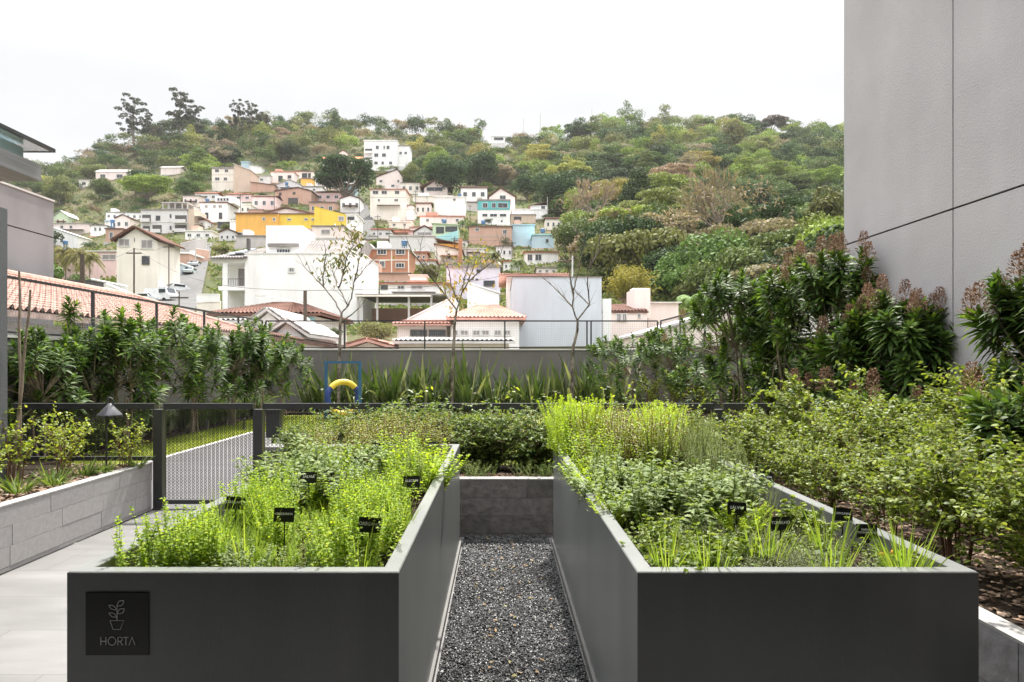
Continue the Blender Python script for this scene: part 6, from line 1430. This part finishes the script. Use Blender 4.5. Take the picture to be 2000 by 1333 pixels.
# ================================================================== TREES OF THE HILL AND THE TOWN
L_FOR = leafm("hill_foliage", [(.55, .55, .55), (1.0, 1.0, 1.0), (.75, .78, .7), (1.25, 1.22, 1.1)], .18, .7, (1.3, 1.3, .8), objcol=True, spec=.15)
L_FORA = leafm("wood_foliage", [(.55, .55, .55), (1.0, 1.0, 1.0), (.75, .78, .7), (1.25, 1.22, 1.1)], .18, .7, (1.3, 1.3, .8), attr="tint", spec=.15)
M_TR = pm("grey_tree_bark", (.26, .22, .18), .9, (.15, .12, .10), 3, .4, 10, .1)
def lobes(kind, n):
    out = []
    if kind == 'round':
        for i in range(n):
            d = Vector((random.gauss(0, 1), random.gauss(0, 1), random.gauss(.1, .8))).normalized(); q = random.uniform(.35, .68)
            out.append((Vector((d.x * q, d.y * q, .55 + d.z * q * .55)), random.uniform(.22, .38), .8))
        out.append((Vector((0, 0, .55)), .42, .9))
    elif kind == 'umbrella':
        for i in range(n):
            a = random.uniform(0, 6.28); q = math.sqrt(random.random()) * .78
            out.append((Vector((q * math.cos(a), q * math.sin(a), random.choice((.45, .62, .78, .9)) * (1 - .25 * q * q) + random.uniform(-.04, .04))), random.uniform(.2, .34), .32))
    elif kind == 'tall':
        for i in range(n):
            a = random.uniform(0, 6.28); z = random.uniform(.05, 1.5); q = .36 * (1 - abs(z - .8) / 1.1)
            out.append((Vector((q * math.cos(a), q * math.sin(a), z)), random.uniform(.2, .32), .9))
    elif kind == 'low':
        for i in range(n):
            a = random.uniform(0, 6.28); q = math.sqrt(random.random()) * .75
            out.append((Vector((q * math.cos(a), q * math.sin(a), .25 + .3 * (1 - q * q) + random.uniform(-.1, .12))), random.uniform(.2, .34), .75))
    elif kind == 'pine':
        for i in range(n):
            z = random.uniform(.5, 2.1); a = random.uniform(0, 6.28); q = random.uniform(.15, .62) * (1.25 - .5 * abs(z - 1.2))
            out.append((Vector((q * math.cos(a), q * math.sin(a), z)), random.uniform(.10, .17), .5))
    return out
def crown_pts(kind, nl, nleaf, ls):
    """leaf positions, directions, sizes for a crown of unit radius"""
    P_, D_, N_, S_ = [], [], [], []
    lb = lobes(kind, nl); tot = sum(r * r for _, r, _ in lb)
    for c, r, fl in lb:
        k = max(6, int(nleaf * r * r / tot)); d = unit(rv(k)); d[:, 2] = np.where(RN.uniform(size=k) < .72, np.abs(d[:, 2]), d[:, 2])
        rad = r * RN.uniform(.62, 1.08, k) ** .8
        p = np.array(c)[None] + d * rad[:, None] * np.array([1, 1, fl])
        P_.append(p); t = rv(k); t[:, 2] -= .2; D_.append(t); N_.append(d + rv(k, .45) + np.array([0, 0, .35])); S_.append(ls * RN.uniform(.55, 1.3, k))
    return np.vstack(P_), np.vstack(D_), np.vstack(N_), np.concatenate(S_), lb
def tree_parts(kind, nl, nleaf, ls, hz, trunk=True):
    """unit crown radius; hz = height of the crown's base over the ground"""
    p, d, n_, s, lb = crown_pts(kind, nl, nleaf, ls); p = p + np.array([0, 0, hz])
    mc = MB(); mc.leaves(p - d / (np.linalg.norm(d, axis=1, keepdims=True)) * (s * .5)[:, None], d, n_, s, s * .8, [(0, .35), (.5, 1), (1, .3)], .1, .12)
    mt = MB(); ztop = hz + .35
    if kind == 'pine': ztop = hz + 1.9
    wig = [Vector((random.gauss(0, .03), random.gauss(0, .03), 0)) for _ in range(5)]
    mt.tube([wig[i] * (i > 0) + Vector((0, 0, -.35 + (ztop + .35) * i / 4)) for i in range(5)], [.06, .05, .042, .035, .02], 6, cap=False)
    for c, r, fl in random.sample(lb, min(len(lb), 9 if kind != 'pine' else 16)):
        z0 = hz * random.uniform(.75, 1.1) if kind != 'pine' else (c.z + hz) * .93
        b = Vector((0, 0, max(.05, z0))); e = c + Vector((0, 0, hz)); mt.tube([b, b.lerp(e, .5) + Vector((0, 0, -.04)), e], [.028, .018, .006], 4, cap=False)
    return [("trunk", mt.mesh("trunk", [M_TR])), ("crown", mc.mesh("crown", [L_FOR]))]
def bare_parts(n=420):
    mt = MB(); tips = []
    def br(p, d, L, r, k):
        e = p + d * L; mt.tube([p, p.lerp(e, .5) + Vector((random.gauss(0, .04), random.gauss(0, .04), 0)) * L * 3, e], [r, r * .8, r * .55], 4, cap=False)
        if k == 0: tips.append((e, d)); return
        for _ in range(3):
            nd = (d + Vector((random.gauss(0, .55), random.gauss(0, .55), random.gauss(.05, .35)))).normalized(); br(e, nd, L * random.uniform(.6, .8), r * .55, k - 1)
    br(Vector((0, 0, -.2)), Vector((0, 0, 1)), .6, .05, 4)
    ml = MB(); bs = []; ds = []
    for i in range(n):
        e, d = random.choice(tips); bs.append(e - d * .12 + Vector((random.gauss(0, .07),) * 3)); ds.append(d + Vector((random.gauss(0, .5), random.gauss(0, .5), random.gauss(.2, .4))))
    ml.leaves(bs, ds, rv(n), RN.uniform(.1, .22, n), .016, [(0, 1), (1, .3)], 0)
    p, d, n_, s, lb = crown_pts('low', 10, 420, .05); p[:, 2] += .55
    ml.leaves(p, d, n_, s, s * .45, [(0, .35), (.5, 1), (1, .3)], .1, .12)
    return [("trunk", mt.mesh("trunk", [M_TR])), ("crown", ml.mesh("crown", [L_FOR]))]
def palm_parts():
    mt = MB(); mt.tube([(0, 0, -.5), (.03, 0, .7), (.0, .02, 1.4)], [.045, .035, .03], 7, cap=False)
    mc = MB(); bs, ds, ns, ls = [], [], [], []
    for i in range(20):
        a = i * 2.4; el = random.uniform(-.2, 1.3); d = Vector((math.cos(a), math.sin(a), el)).normalized(); pr = Vector((0, .02, 1.4)); rib = [pr]
        for k in range(1, 9):
            t = k / 8; q = Vector((0, .02, 1.4)) + d * t * .95 - Vector((0, 0, .62 * t * t)); rib.append(q)
            tn = (q - pr).normalized(); sd_ = tn.cross(Vector((0, 0, 1))).normalized()
            for s_ in (-1, 1):
                for u in (0, .5): bs.append(pr.lerp(q, u)); ds.append(sd_ * s_ + tn * .6 + Vector((0, 0, -.35))); ns.append(Vector((0, 0, 1))); ls.append(.30 * (1 - .6 * abs(t - .45)))
            pr = q
        mc.tube(rib, .008, 3, cap=False)
    mc.leaves(bs, ds, ns, ls, .035, STR, .3, .1)
    return [("trunk", mt.mesh("trunk", [M_TR])), ("fronds", mc.mesh("fronds", [L_FOR]))]
def bamboo_parts():
    mt = MB(); ml = MB(); bs, ds = [], []
    for i in range(55):
        a = random.uniform(0, 6.28); q = random.uniform(.2, 1.0); z = random.uniform(.9, 1.55) * (1 - .3 * q * q); e = Vector((q * math.cos(a), q * math.sin(a), z)); b = Vector((.2 * math.cos(a), .2 * math.sin(a), -.2)); m_ = Vector((.35 * q * math.cos(a), .35 * q * math.sin(a), z * .8))
        pts = [b * (1-t)**2 + m_ * 2*t*(1-t) + e * t*t for t in (0, .25, .5, .75, .9, 1)]; mt.tube(pts, [.010, .009, .008, .006, .004, .002], 4, cap=False)
        for j in range(110):
            t = random.uniform(.3, 1); p = b * (1-t)**2 + m_ * 2*t*(1-t) + e * t*t; bs.append(p + Vector((random.gauss(0, .07), random.gauss(0, .07), random.gauss(0, .06)))); ds.append(Vector((random.gauss(0, 1), random.gauss(0, 1), random.gauss(-.3, .6))))
    ml.leaves(bs, ds, rv(len(bs)), .085, .03, OV3, .3, .1)
    return [("canes", mt.mesh("canes", [M_TR])), ("foliage", ml.mesh("foliage", [L_FOR]))]
K = {'round': [tree_parts('round', 22, 8500, .050, .02) for _ in range(4)], 'umbrella': [tree_parts('umbrella', 34, 7500, .050, .22) for _ in range(4)],
     'tall': [tree_parts('tall', 15, 5000, .058, .1) for _ in range(2)], 'low': [tree_parts('low', 16, 6000, .055, .0) for _ in range(3)],
     'pine': [tree_parts('pine', 60, 3600, .07, .5) for _ in range(3)], 'bare': [bare_parts() for _ in range(3)], 'palm': [palm_parts() for _ in range(2)]}
BIG = tree_parts('umbrella', 70, 14000, .048, .12); BIGR = [tree_parts('round', 34, 12000, .048, .02) for _ in range(2)]
C_DK, C_MID, C_BR, C_OL, C_YE, C_BN = (.045, .078, .026), (.095, .14, .04), (.19, .26, .05), (.16, .175, .06), (.31, .29, .08), (.28, .225, .16)
TREES = []
def tree(kind, px, py, wpx, label, col_, group=None, D=None, hs=1.0, model=None, name=None):
    """px, py: foot of the tree in the photograph; wpx: crown width"""
    D = D or dist_of(px, min(py, 690)); X_ = (px - VX) / F * D; r = wpx / F * D / 2
    z = zt(X_, D) if D > 60 else py2z(py, D)
    nm = name or {'palm': 'palm_tree', 'pine': 'pine_tree', 'bare': 'bare_tree', 'bamboo': 'bamboo_clump'}.get(kind, 'tree')
    o = place(model or random.choice(K[kind]), nm, (X_, D, z), random.uniform(0, 6.28), (r, r, r * hs), label, "tree" if kind != 'bamboo' else "bamboo", group, color=tuple(c * random.uniform(.92, 1.08) for c in col_))
    TREES.append((px, D, wpx)); return o
# --- distinct trees
tree('umbrella', 677, 396, 118, "big dark green spreading tree rising over the town left of centre", C_DK, hs=1.35, model=BIG)
tree('round', 437, 322, 84, "dark green round tree on the slope below the pines", C_DK, hs=.75, model=BIGR[0])
tree('umbrella', 288, 398, 104, "bright green spreading tree above the unfinished grey block", C_BR, hs=.85)
tree('round', 372, 392, 70, "mid green bushy tree right of the bright spreading one", C_MID, hs=1.1)
tree('round', 205, 392, 72, "grey green tree in front of the upper left villas", C_MID)
tree('round', 860, 385, 112, "very large dark tree left of the valley in the forest edge", C_DK, hs=1.35, model=BIGR[1])
tree('round', 936, 372, 96, "tall dark forest tree right of the very large one", C_DK, hs=1.4)
tree('round', 800, 372, 60, "olive tree beside the white hilltop apartment block", C_OL, hs=1.5)
tree('round', 1104, 416, 156, "huge dark domed tree at the centre of the wooded hill", C_DK, hs=1.0, model=BIGR[0])
tree('round', 1030, 392, 70, "dark tree squeezed left of the huge domed tree", C_DK, hs=1.3)
tree('umbrella', 1290, 410, 150, "bright lime green layered tree in the middle of the right slope", C_BR, hs=.75, model=BIG)
tree('round', 1165, 470, 110, "bright green billowing tree above the bamboo", C_BR, hs=.8, model=BIGR[1])
tree('umbrella', 1240, 458, 96, "lighter green layered tree right of the billowing one", C_BR, hs=.7)
tree('round', 1215, 400, 88, "grey olive tree between the huge dome and the lime tree", C_OL, hs=1.0)
tree('round', 1440, 455, 84, "dark round tree right of centre on the wooded slope", C_DK, hs=1.1)
tree('round', 1510, 435, 72, "mid green tree with a dark underside, right of the dark round one", C_MID, hs=1.0)
tree('umbrella', 1620, 425, 78, "dark green tree touching the tall grey building's edge", C_DK, hs=.9)
tree('round', 1290, 300, 60, "darkest tree on the upper slope below the ridge", C_DK, hs=1.0)
tree('umbrella', 1388, 462, 64, "pale orange green tree with a bare white trunk", C_YE, hs=1.5)
tree('round', 735, 672, 88, "dry leafy bush tree just behind the parapet, left of centre", (.24, .22, .09), D=40, hs=.95, model=BIGR[0])
tree('round', 655, 665, 42, "small green bush behind the parapet near the first thin tree", C_MID, D=42)
tree('round', 836, 534, 54, "dark yellowing tree in front of the town centre", (.14, .15, .04), D=112, hs=1.1)
tree('round', 690, 520, 34, "dark tree at the right end of the grey tiled roof", C_MID, D=100, hs=1.7)
tree('round', 738, 488, 40, "bright tree at the foot of the hill street", C_BR, hs=.9)
tree('low', 742, 552, 60, "yellowish bushes on the brick stair wall", C_YE, D=96)
tree('low', 1030, 536, 92, "bright green bush mass below the long red roof", C_BR, D=104, hs=1.1)
tree('low', 985, 520, 44, "dark garden tree left of the long red roof", C_MID, D=118, hs=1.3)
tree('round', 925, 452, 30, "small dark garden tree under the teal house", C_DK, hs=1.0)
tree('low', 893, 600, 40, "dark green bush between the white slanted walls", C_DK, D=62, hs=1.6)
tree('round', 413, 575, 34, "dark palm like bush beside the big white house's balcony", C_DK, D=82, hs=1.2)
tree('low', 445, 452, 36, "green bush below the white two storey house", C_OL)
tree('low', 434, 478, 40, "dry green bush left of the orange wing", C_OL, D=150, hs=1.2)
tree('palm', 128, 560, 62, "leftmost of the three palms in front of the pink building", (.20, .19, .06), "palms before the pink building", hs=1.6)
tree('palm', 150, 560, 60, "middle of the three palms in front of the pink building", (.18, .17, .06), "palms before the pink building", hs=1.55)
tree('palm', 176, 562, 58, "rightmost of the three palms in front of the pink building", (.22, .19, .06), "palms before the pink building", hs=1.45)
tree('palm', 962, 512, 44, "palm standing before the brick two tone house", (.14, .17, .05), D=125, hs=1.4)
tree('palm', 1012, 515, 42, "palm right of the other one, before the light blue house", (.16, .20, .07), D=122, hs=1.2)
tree('palm', 1352, 620, 92, "large feathery palm behind the blush buildings at right", (.16, .24, .07), D=66, hs=.9)
tree('palm', 1300, 372, 26, "small palm among the trees of the right slope", C_MID)
o_ = place(bamboo_parts(), "bamboo_clump", (P(1228, 600, 80).x, 80, py2z(606, 80)), 0, 62 / F * 80, "golden green bamboo clump rising behind the blush house", "bamboo", color=(.30, .27, .06))
TREES.append((1228, 80, 124))
for i, (px, py, w_, hs, l) in enumerate(((262, 292, 62, 1.25, "leftmost tall pine on the ridge, broad and ragged"), (300, 290, 40, .95, "smaller pine right of the leftmost one"), (352, 290, 50, 1.75, "tallest pine on the left ridge"), (382, 288, 40, 1.6, "pine beside the tallest one with an umbrella top"),
                            (464, 280, 34, 1.9, "thin pine in the middle of the ridge's second group"), (492, 276, 34, 1.75, "round topped pine right of the thin one"), (516, 272, 30, 1.4, "short pine at the right end of the ridge group"), (562, 262, 22, 1.1, "little pine standing alone on the ridge"))):
    tree('pine', px, py + 8, w_ * 1.35, l, (.075, .08, .06), hs=hs * .8)  # pine colour lightened to stand in for distance haze
tree('umbrella', 1128, 284, 56, "flat umbrella tree standing on the ridge, left of the mast", C_DK, D=420, hs=1.3)
tree('umbrella', 1506, 262, 66, "flat reddish umbrella tree alone on the right ridge", (.10, .07, .05), D=440, hs=.85)
tree('umbrella', 1025, 282, 40, "small umbrella tree on the ridge near the radio masts", (.07, .09, .05), D=430, hs=1.0)
tree('bare', 1165, 280, 60, "bare grey tree on the ridge beside the tall mast", C_BN, D=425, hs=1.0)
tree('bare', 1365, 362, 120, "wide leafless pale tree on the upper right slope", C_BN, hs=.7)
tree('bare', 420, 330, 90, "wide pale leafless tree above the cream apartment house", (.32, .28, .22), hs=.6)
tree('low', 908, 258 + 12, 56, "dark tree clump on the ridge in the middle", C_MID, D=435)

# --- scattered wood
def covered(px, py, w_, D):
    """would a tree here stand in a house or hide most of one?"""
    top = py - w_ * .9
    for (a, b, yt, yb, Dh, dp) in HOUSES:
        if Dh - 3 < D < Dh + dp + 3 and a - w_ * .35 < px < b + w_ * .35: return True
        if D < Dh:
            ox = min(px + w_ * .4, b) - max(px - w_ * .4, a); oy = min(py, yb) - max(top, yt)
            if ox > 0 and oy > 0 and ox * oy > .22 * (b - a) * (yb - yt): return True
    return False
TOWN = ([0, 95, 100, 240, 400, 415, 480, 520, 610, 700, 712, 800, 815, 925, 940, 1075, 1095, 1100, 1180, 1260, 1330, 1700], [408, 408, 408, 395, 372, 320, 315, 330, 325, 300, 270, 280, 352, 352, 365, 390, 430, 530, 560, 590, 600, 605])
palette = [(C_DK, .22), (C_MID, .30), (C_BR, .17), (C_OL, .17), (C_YE, .05), (C_BN, .09)]
spots = []
Dr = 72.0
while Dr < 452:
    step = 7.2 + Dr * .009; px = -260 + random.uniform(0, 40)
    while px < 2260:
        D = Dr + random.uniform(-.45, .45) * step; x = px + random.uniform(-.4, .4) * step / D * F
        t = float(np.interp(D, TD, TT)); py = 700 - t * (700 - float(crest(x)))
        lim = float(np.interp(x, *TOWN)) if 0 < x < 1700 else 640
        spots.append((x, py, D, py > lim and 60 < x < 1400)); px += step / D * F
    Dr += step * .92
wood = []
for x, py, D, intown in spots:
    r_m = random.uniform(4.9, 9.8) * (1.0 if D > 380 else 1.1)
    if intown: r_m = random.uniform(2.0, 4.4)
    w_ = 2 * r_m * F / D
    
    if covered(x, py, w_, D): continue
    if any(abs(tx - x) < (tw + w_) * .27 and 0 <= D - td < 14 and tw > 60 for tx, td, tw in TREES): continue
    if 270 < x < 416 and 478 < py < 650: continue
    if 685 < x < 735 and 380 < py < 480: continue
    zone = math.sin(x * .021 + D * .03) + math.sin(x * .008 - D * .045)
    pr = [p_ for _, p_ in palette]
    if x > 1230 and D < 170: pr = [.07, .18, .17, .21, .14, .23]
    if x < 700 and D > 330: pr = [.16, .30, .05, .27, .02, .20]
    if zone > .9: pr = [p_ * (1.8 if i in (0, 1) else .7) for i, p_ in enumerate(pr)]
    ci = random.choices(range(6), pr)[0]; col_ = palette[ci][0]
    kind = random.choices(('round', 'umbrella', 'tall', 'low'), (.62, .13, .08, .17))[0] if ci != 5 else random.choice(('bare', 'low', 'low', 'umbrella'))
    if intown: kind = random.choice(('round', 'low', 'low'))
    wood.append((x, py, D, r_m, kind, ci, intown))
vis = lambda t: -40 < t[0] < 1660
wood.sort(key=lambda t: (not vis(t), -t[3] / t[2]))
cn = ["dark green", "mid green", "bright green", "olive green", "yellowish green", "dry brown"]
kn = {'round': 'rounded', 'umbrella': 'flat layered', 'tall': 'tall narrow', 'low': 'low spreading', 'bare': 'leafless twiggy'}
def where(t):
    x, py = t[0], t[1]
    if t[6]: return "between the houses " + ("left of the yellow building" if x < 460 else "around the yellow building" if x < 700 else "in the town centre" if x < 930 else "at the town's right edge")
    if x < 240: return "on the far left slope"
    if x < 700: return "on the slope below the left ridge"
    if x < 1010: return "above the town, left of the huge domed tree"
    return ("low " if py > 470 else "high " if py < 340 else "halfway up ") + "on the slope " + ("right of the huge domed tree" if x < 1300 else "near the tall grey building" if x > 1480 else "left of the tall grey building")
NI = 250
for t in wood[:NI]:
    x, py, D, r_m, kind, ci, intown = t
    lab = "%s %s tree %s" % (cn[ci], kn[kind], where(t)); lab = " ".join(lab.split()[:16])
    X_ = (x - VX) / F * D; hs = random.uniform(.8, 1.2); c_ = palette[ci][0]; j = random.uniform(.78, 1.25); c_ = tuple(c * j * random.uniform(.92, 1.08) for c in c_)
    place(random.choice(K[kind]), "bare_tree" if kind == 'bare' else "tree", (X_, D, zt(X_, D) - .3), random.uniform(0, 6.28), (r_m, r_m, r_m * hs), lab, "tree", lab.replace(" tree", " trees"), color=c_)
# the rest of the wood is one mass
mf = MB(); tint = []
protoc = {}
for kind in ('round', 'umbrella', 'tall', 'low'):
    protoc[kind] = [crown_pts(kind, 14, 1300 , .11)[:4] for _ in range(4)]
protoc['bare'] = protoc['low']
for t in wood[NI:]:
    x, py, D, r_m, kind, ci, intown = t
    p, d, n_, s = random.choice(protoc[kind]); a = random.uniform(0, 6.28); ca, sa = math.cos(a), math.sin(a); Rm = np.array([[ca, -sa, 0], [sa, ca, 0], [0, 0, 1]])
    X_ = (x - VX) / F * D; hs = random.uniform(.8, 1.2); z = zt(X_, D) + .25 * r_m
    sel = RN.uniform(size=len(p)) < (1 if vis(t) else .35); p, d, n_, s = p[sel], d[sel], n_[sel], s[sel]
    q = (p @ Rm.T) * r_m * np.array([1, 1, hs]) + np.array([X_, D, z]); k_ = .62 if D > 200 else .55
    ss = s * r_m * k_ * (1 if vis(t) else 1.5)
    mf.leaves(q, d @ Rm.T, n_ @ Rm.T, ss, ss * .8, [(0, .35), (.5, 1), (1, .3)], .1, .12)
    j = random.uniform(.78, 1.25); c_ = [c * j * random.uniform(.92, 1.08) for c in palette[ci][0]]; tint.append((len(q) * 6, c_))
fo = mf.build("wood", [L_FORA], label="far part of the mixed green wood covering the hill and its ridge", cat="wood", kind='stuff')
at_ = fo.data.color_attributes.new("tint", 'FLOAT_COLOR', 'POINT')
arr = np.concatenate([np.tile(np.array([*c_, 1.0], np.float32), (k_, 1)) for k_, c_ in tint]); at_.data.foreach_set('color', arr.ravel())
# scrub between the trees
n = 36000; D_ = np.exp(RN.uniform(np.log(60), np.log(450), n)); px_ = RN.uniform(-200, 1900, n); ok = []
for i in range(n):
    x, D = float(px_[i]), float(D_[i])
    if 285 < x < 412 and D < 160: continue
    if any(a - 6 < x < b + 6 and Dh - 2.5 < D < Dh + dp + 2 for (a, b, yt, yb, Dh, dp) in HOUSES): continue
    X_ = (x - VX) / F * D; ok.append((X_, D, zt(X_, D)))
ok = np.array(ok); k_ = 3; base = np.repeat(ok, k_, 0) + np.stack([RN.normal(size=len(ok)*k_) * .5, RN.normal(size=len(ok)*k_) * .5, RN.uniform(-.1, .5, len(ok)*k_)], 1)
mf = MB(); dd = rv(len(base)); dd[:, 2] = np.abs(dd[:, 2]) + .4; s = RN.uniform(.4, 1.0, len(base)) * (.5 + base[:, 1] / 400)
mf.leaves(base, dd, rv(len(base)), s, s * .6, [(0, .5), (.5, 1), (1, .2)], .2, .15)
mf.build("undergrowth", leafm("scrub_leaf", [(.06, .09, .025), (.11, .16, .04), (.18, .21, .06), (.20, .17, .09)], .2, .8, spec=.1), label="low scrub and grass covering the hillside between trees and houses", cat="undergrowth", kind='stuff')

# the moist air between the garden and the hill
mb = MB(); mb.box((-1250, -90, -63), (1250, 1478, 260))
hz_ = bpy.data.materials.new("haze_air"); hz_.use_nodes = True; nt = hz_.node_tree; nt.nodes.clear()
o_ = nt.nodes.new("ShaderNodeOutputMaterial"); pv = nt.nodes.new("ShaderNodeVolumePrincipled")
pv.inputs['Color'].default_value = (.93, .94, .96, 1); pv.inputs['Density'].default_value = .00009; pv.inputs['Anisotropy'].default_value = .2
nt.links.new(pv.outputs[0], o_.inputs['Volume'])
mb.build("haze", hz_, kind='stuff', label="pale haze softening the far hillside", cat="haze")
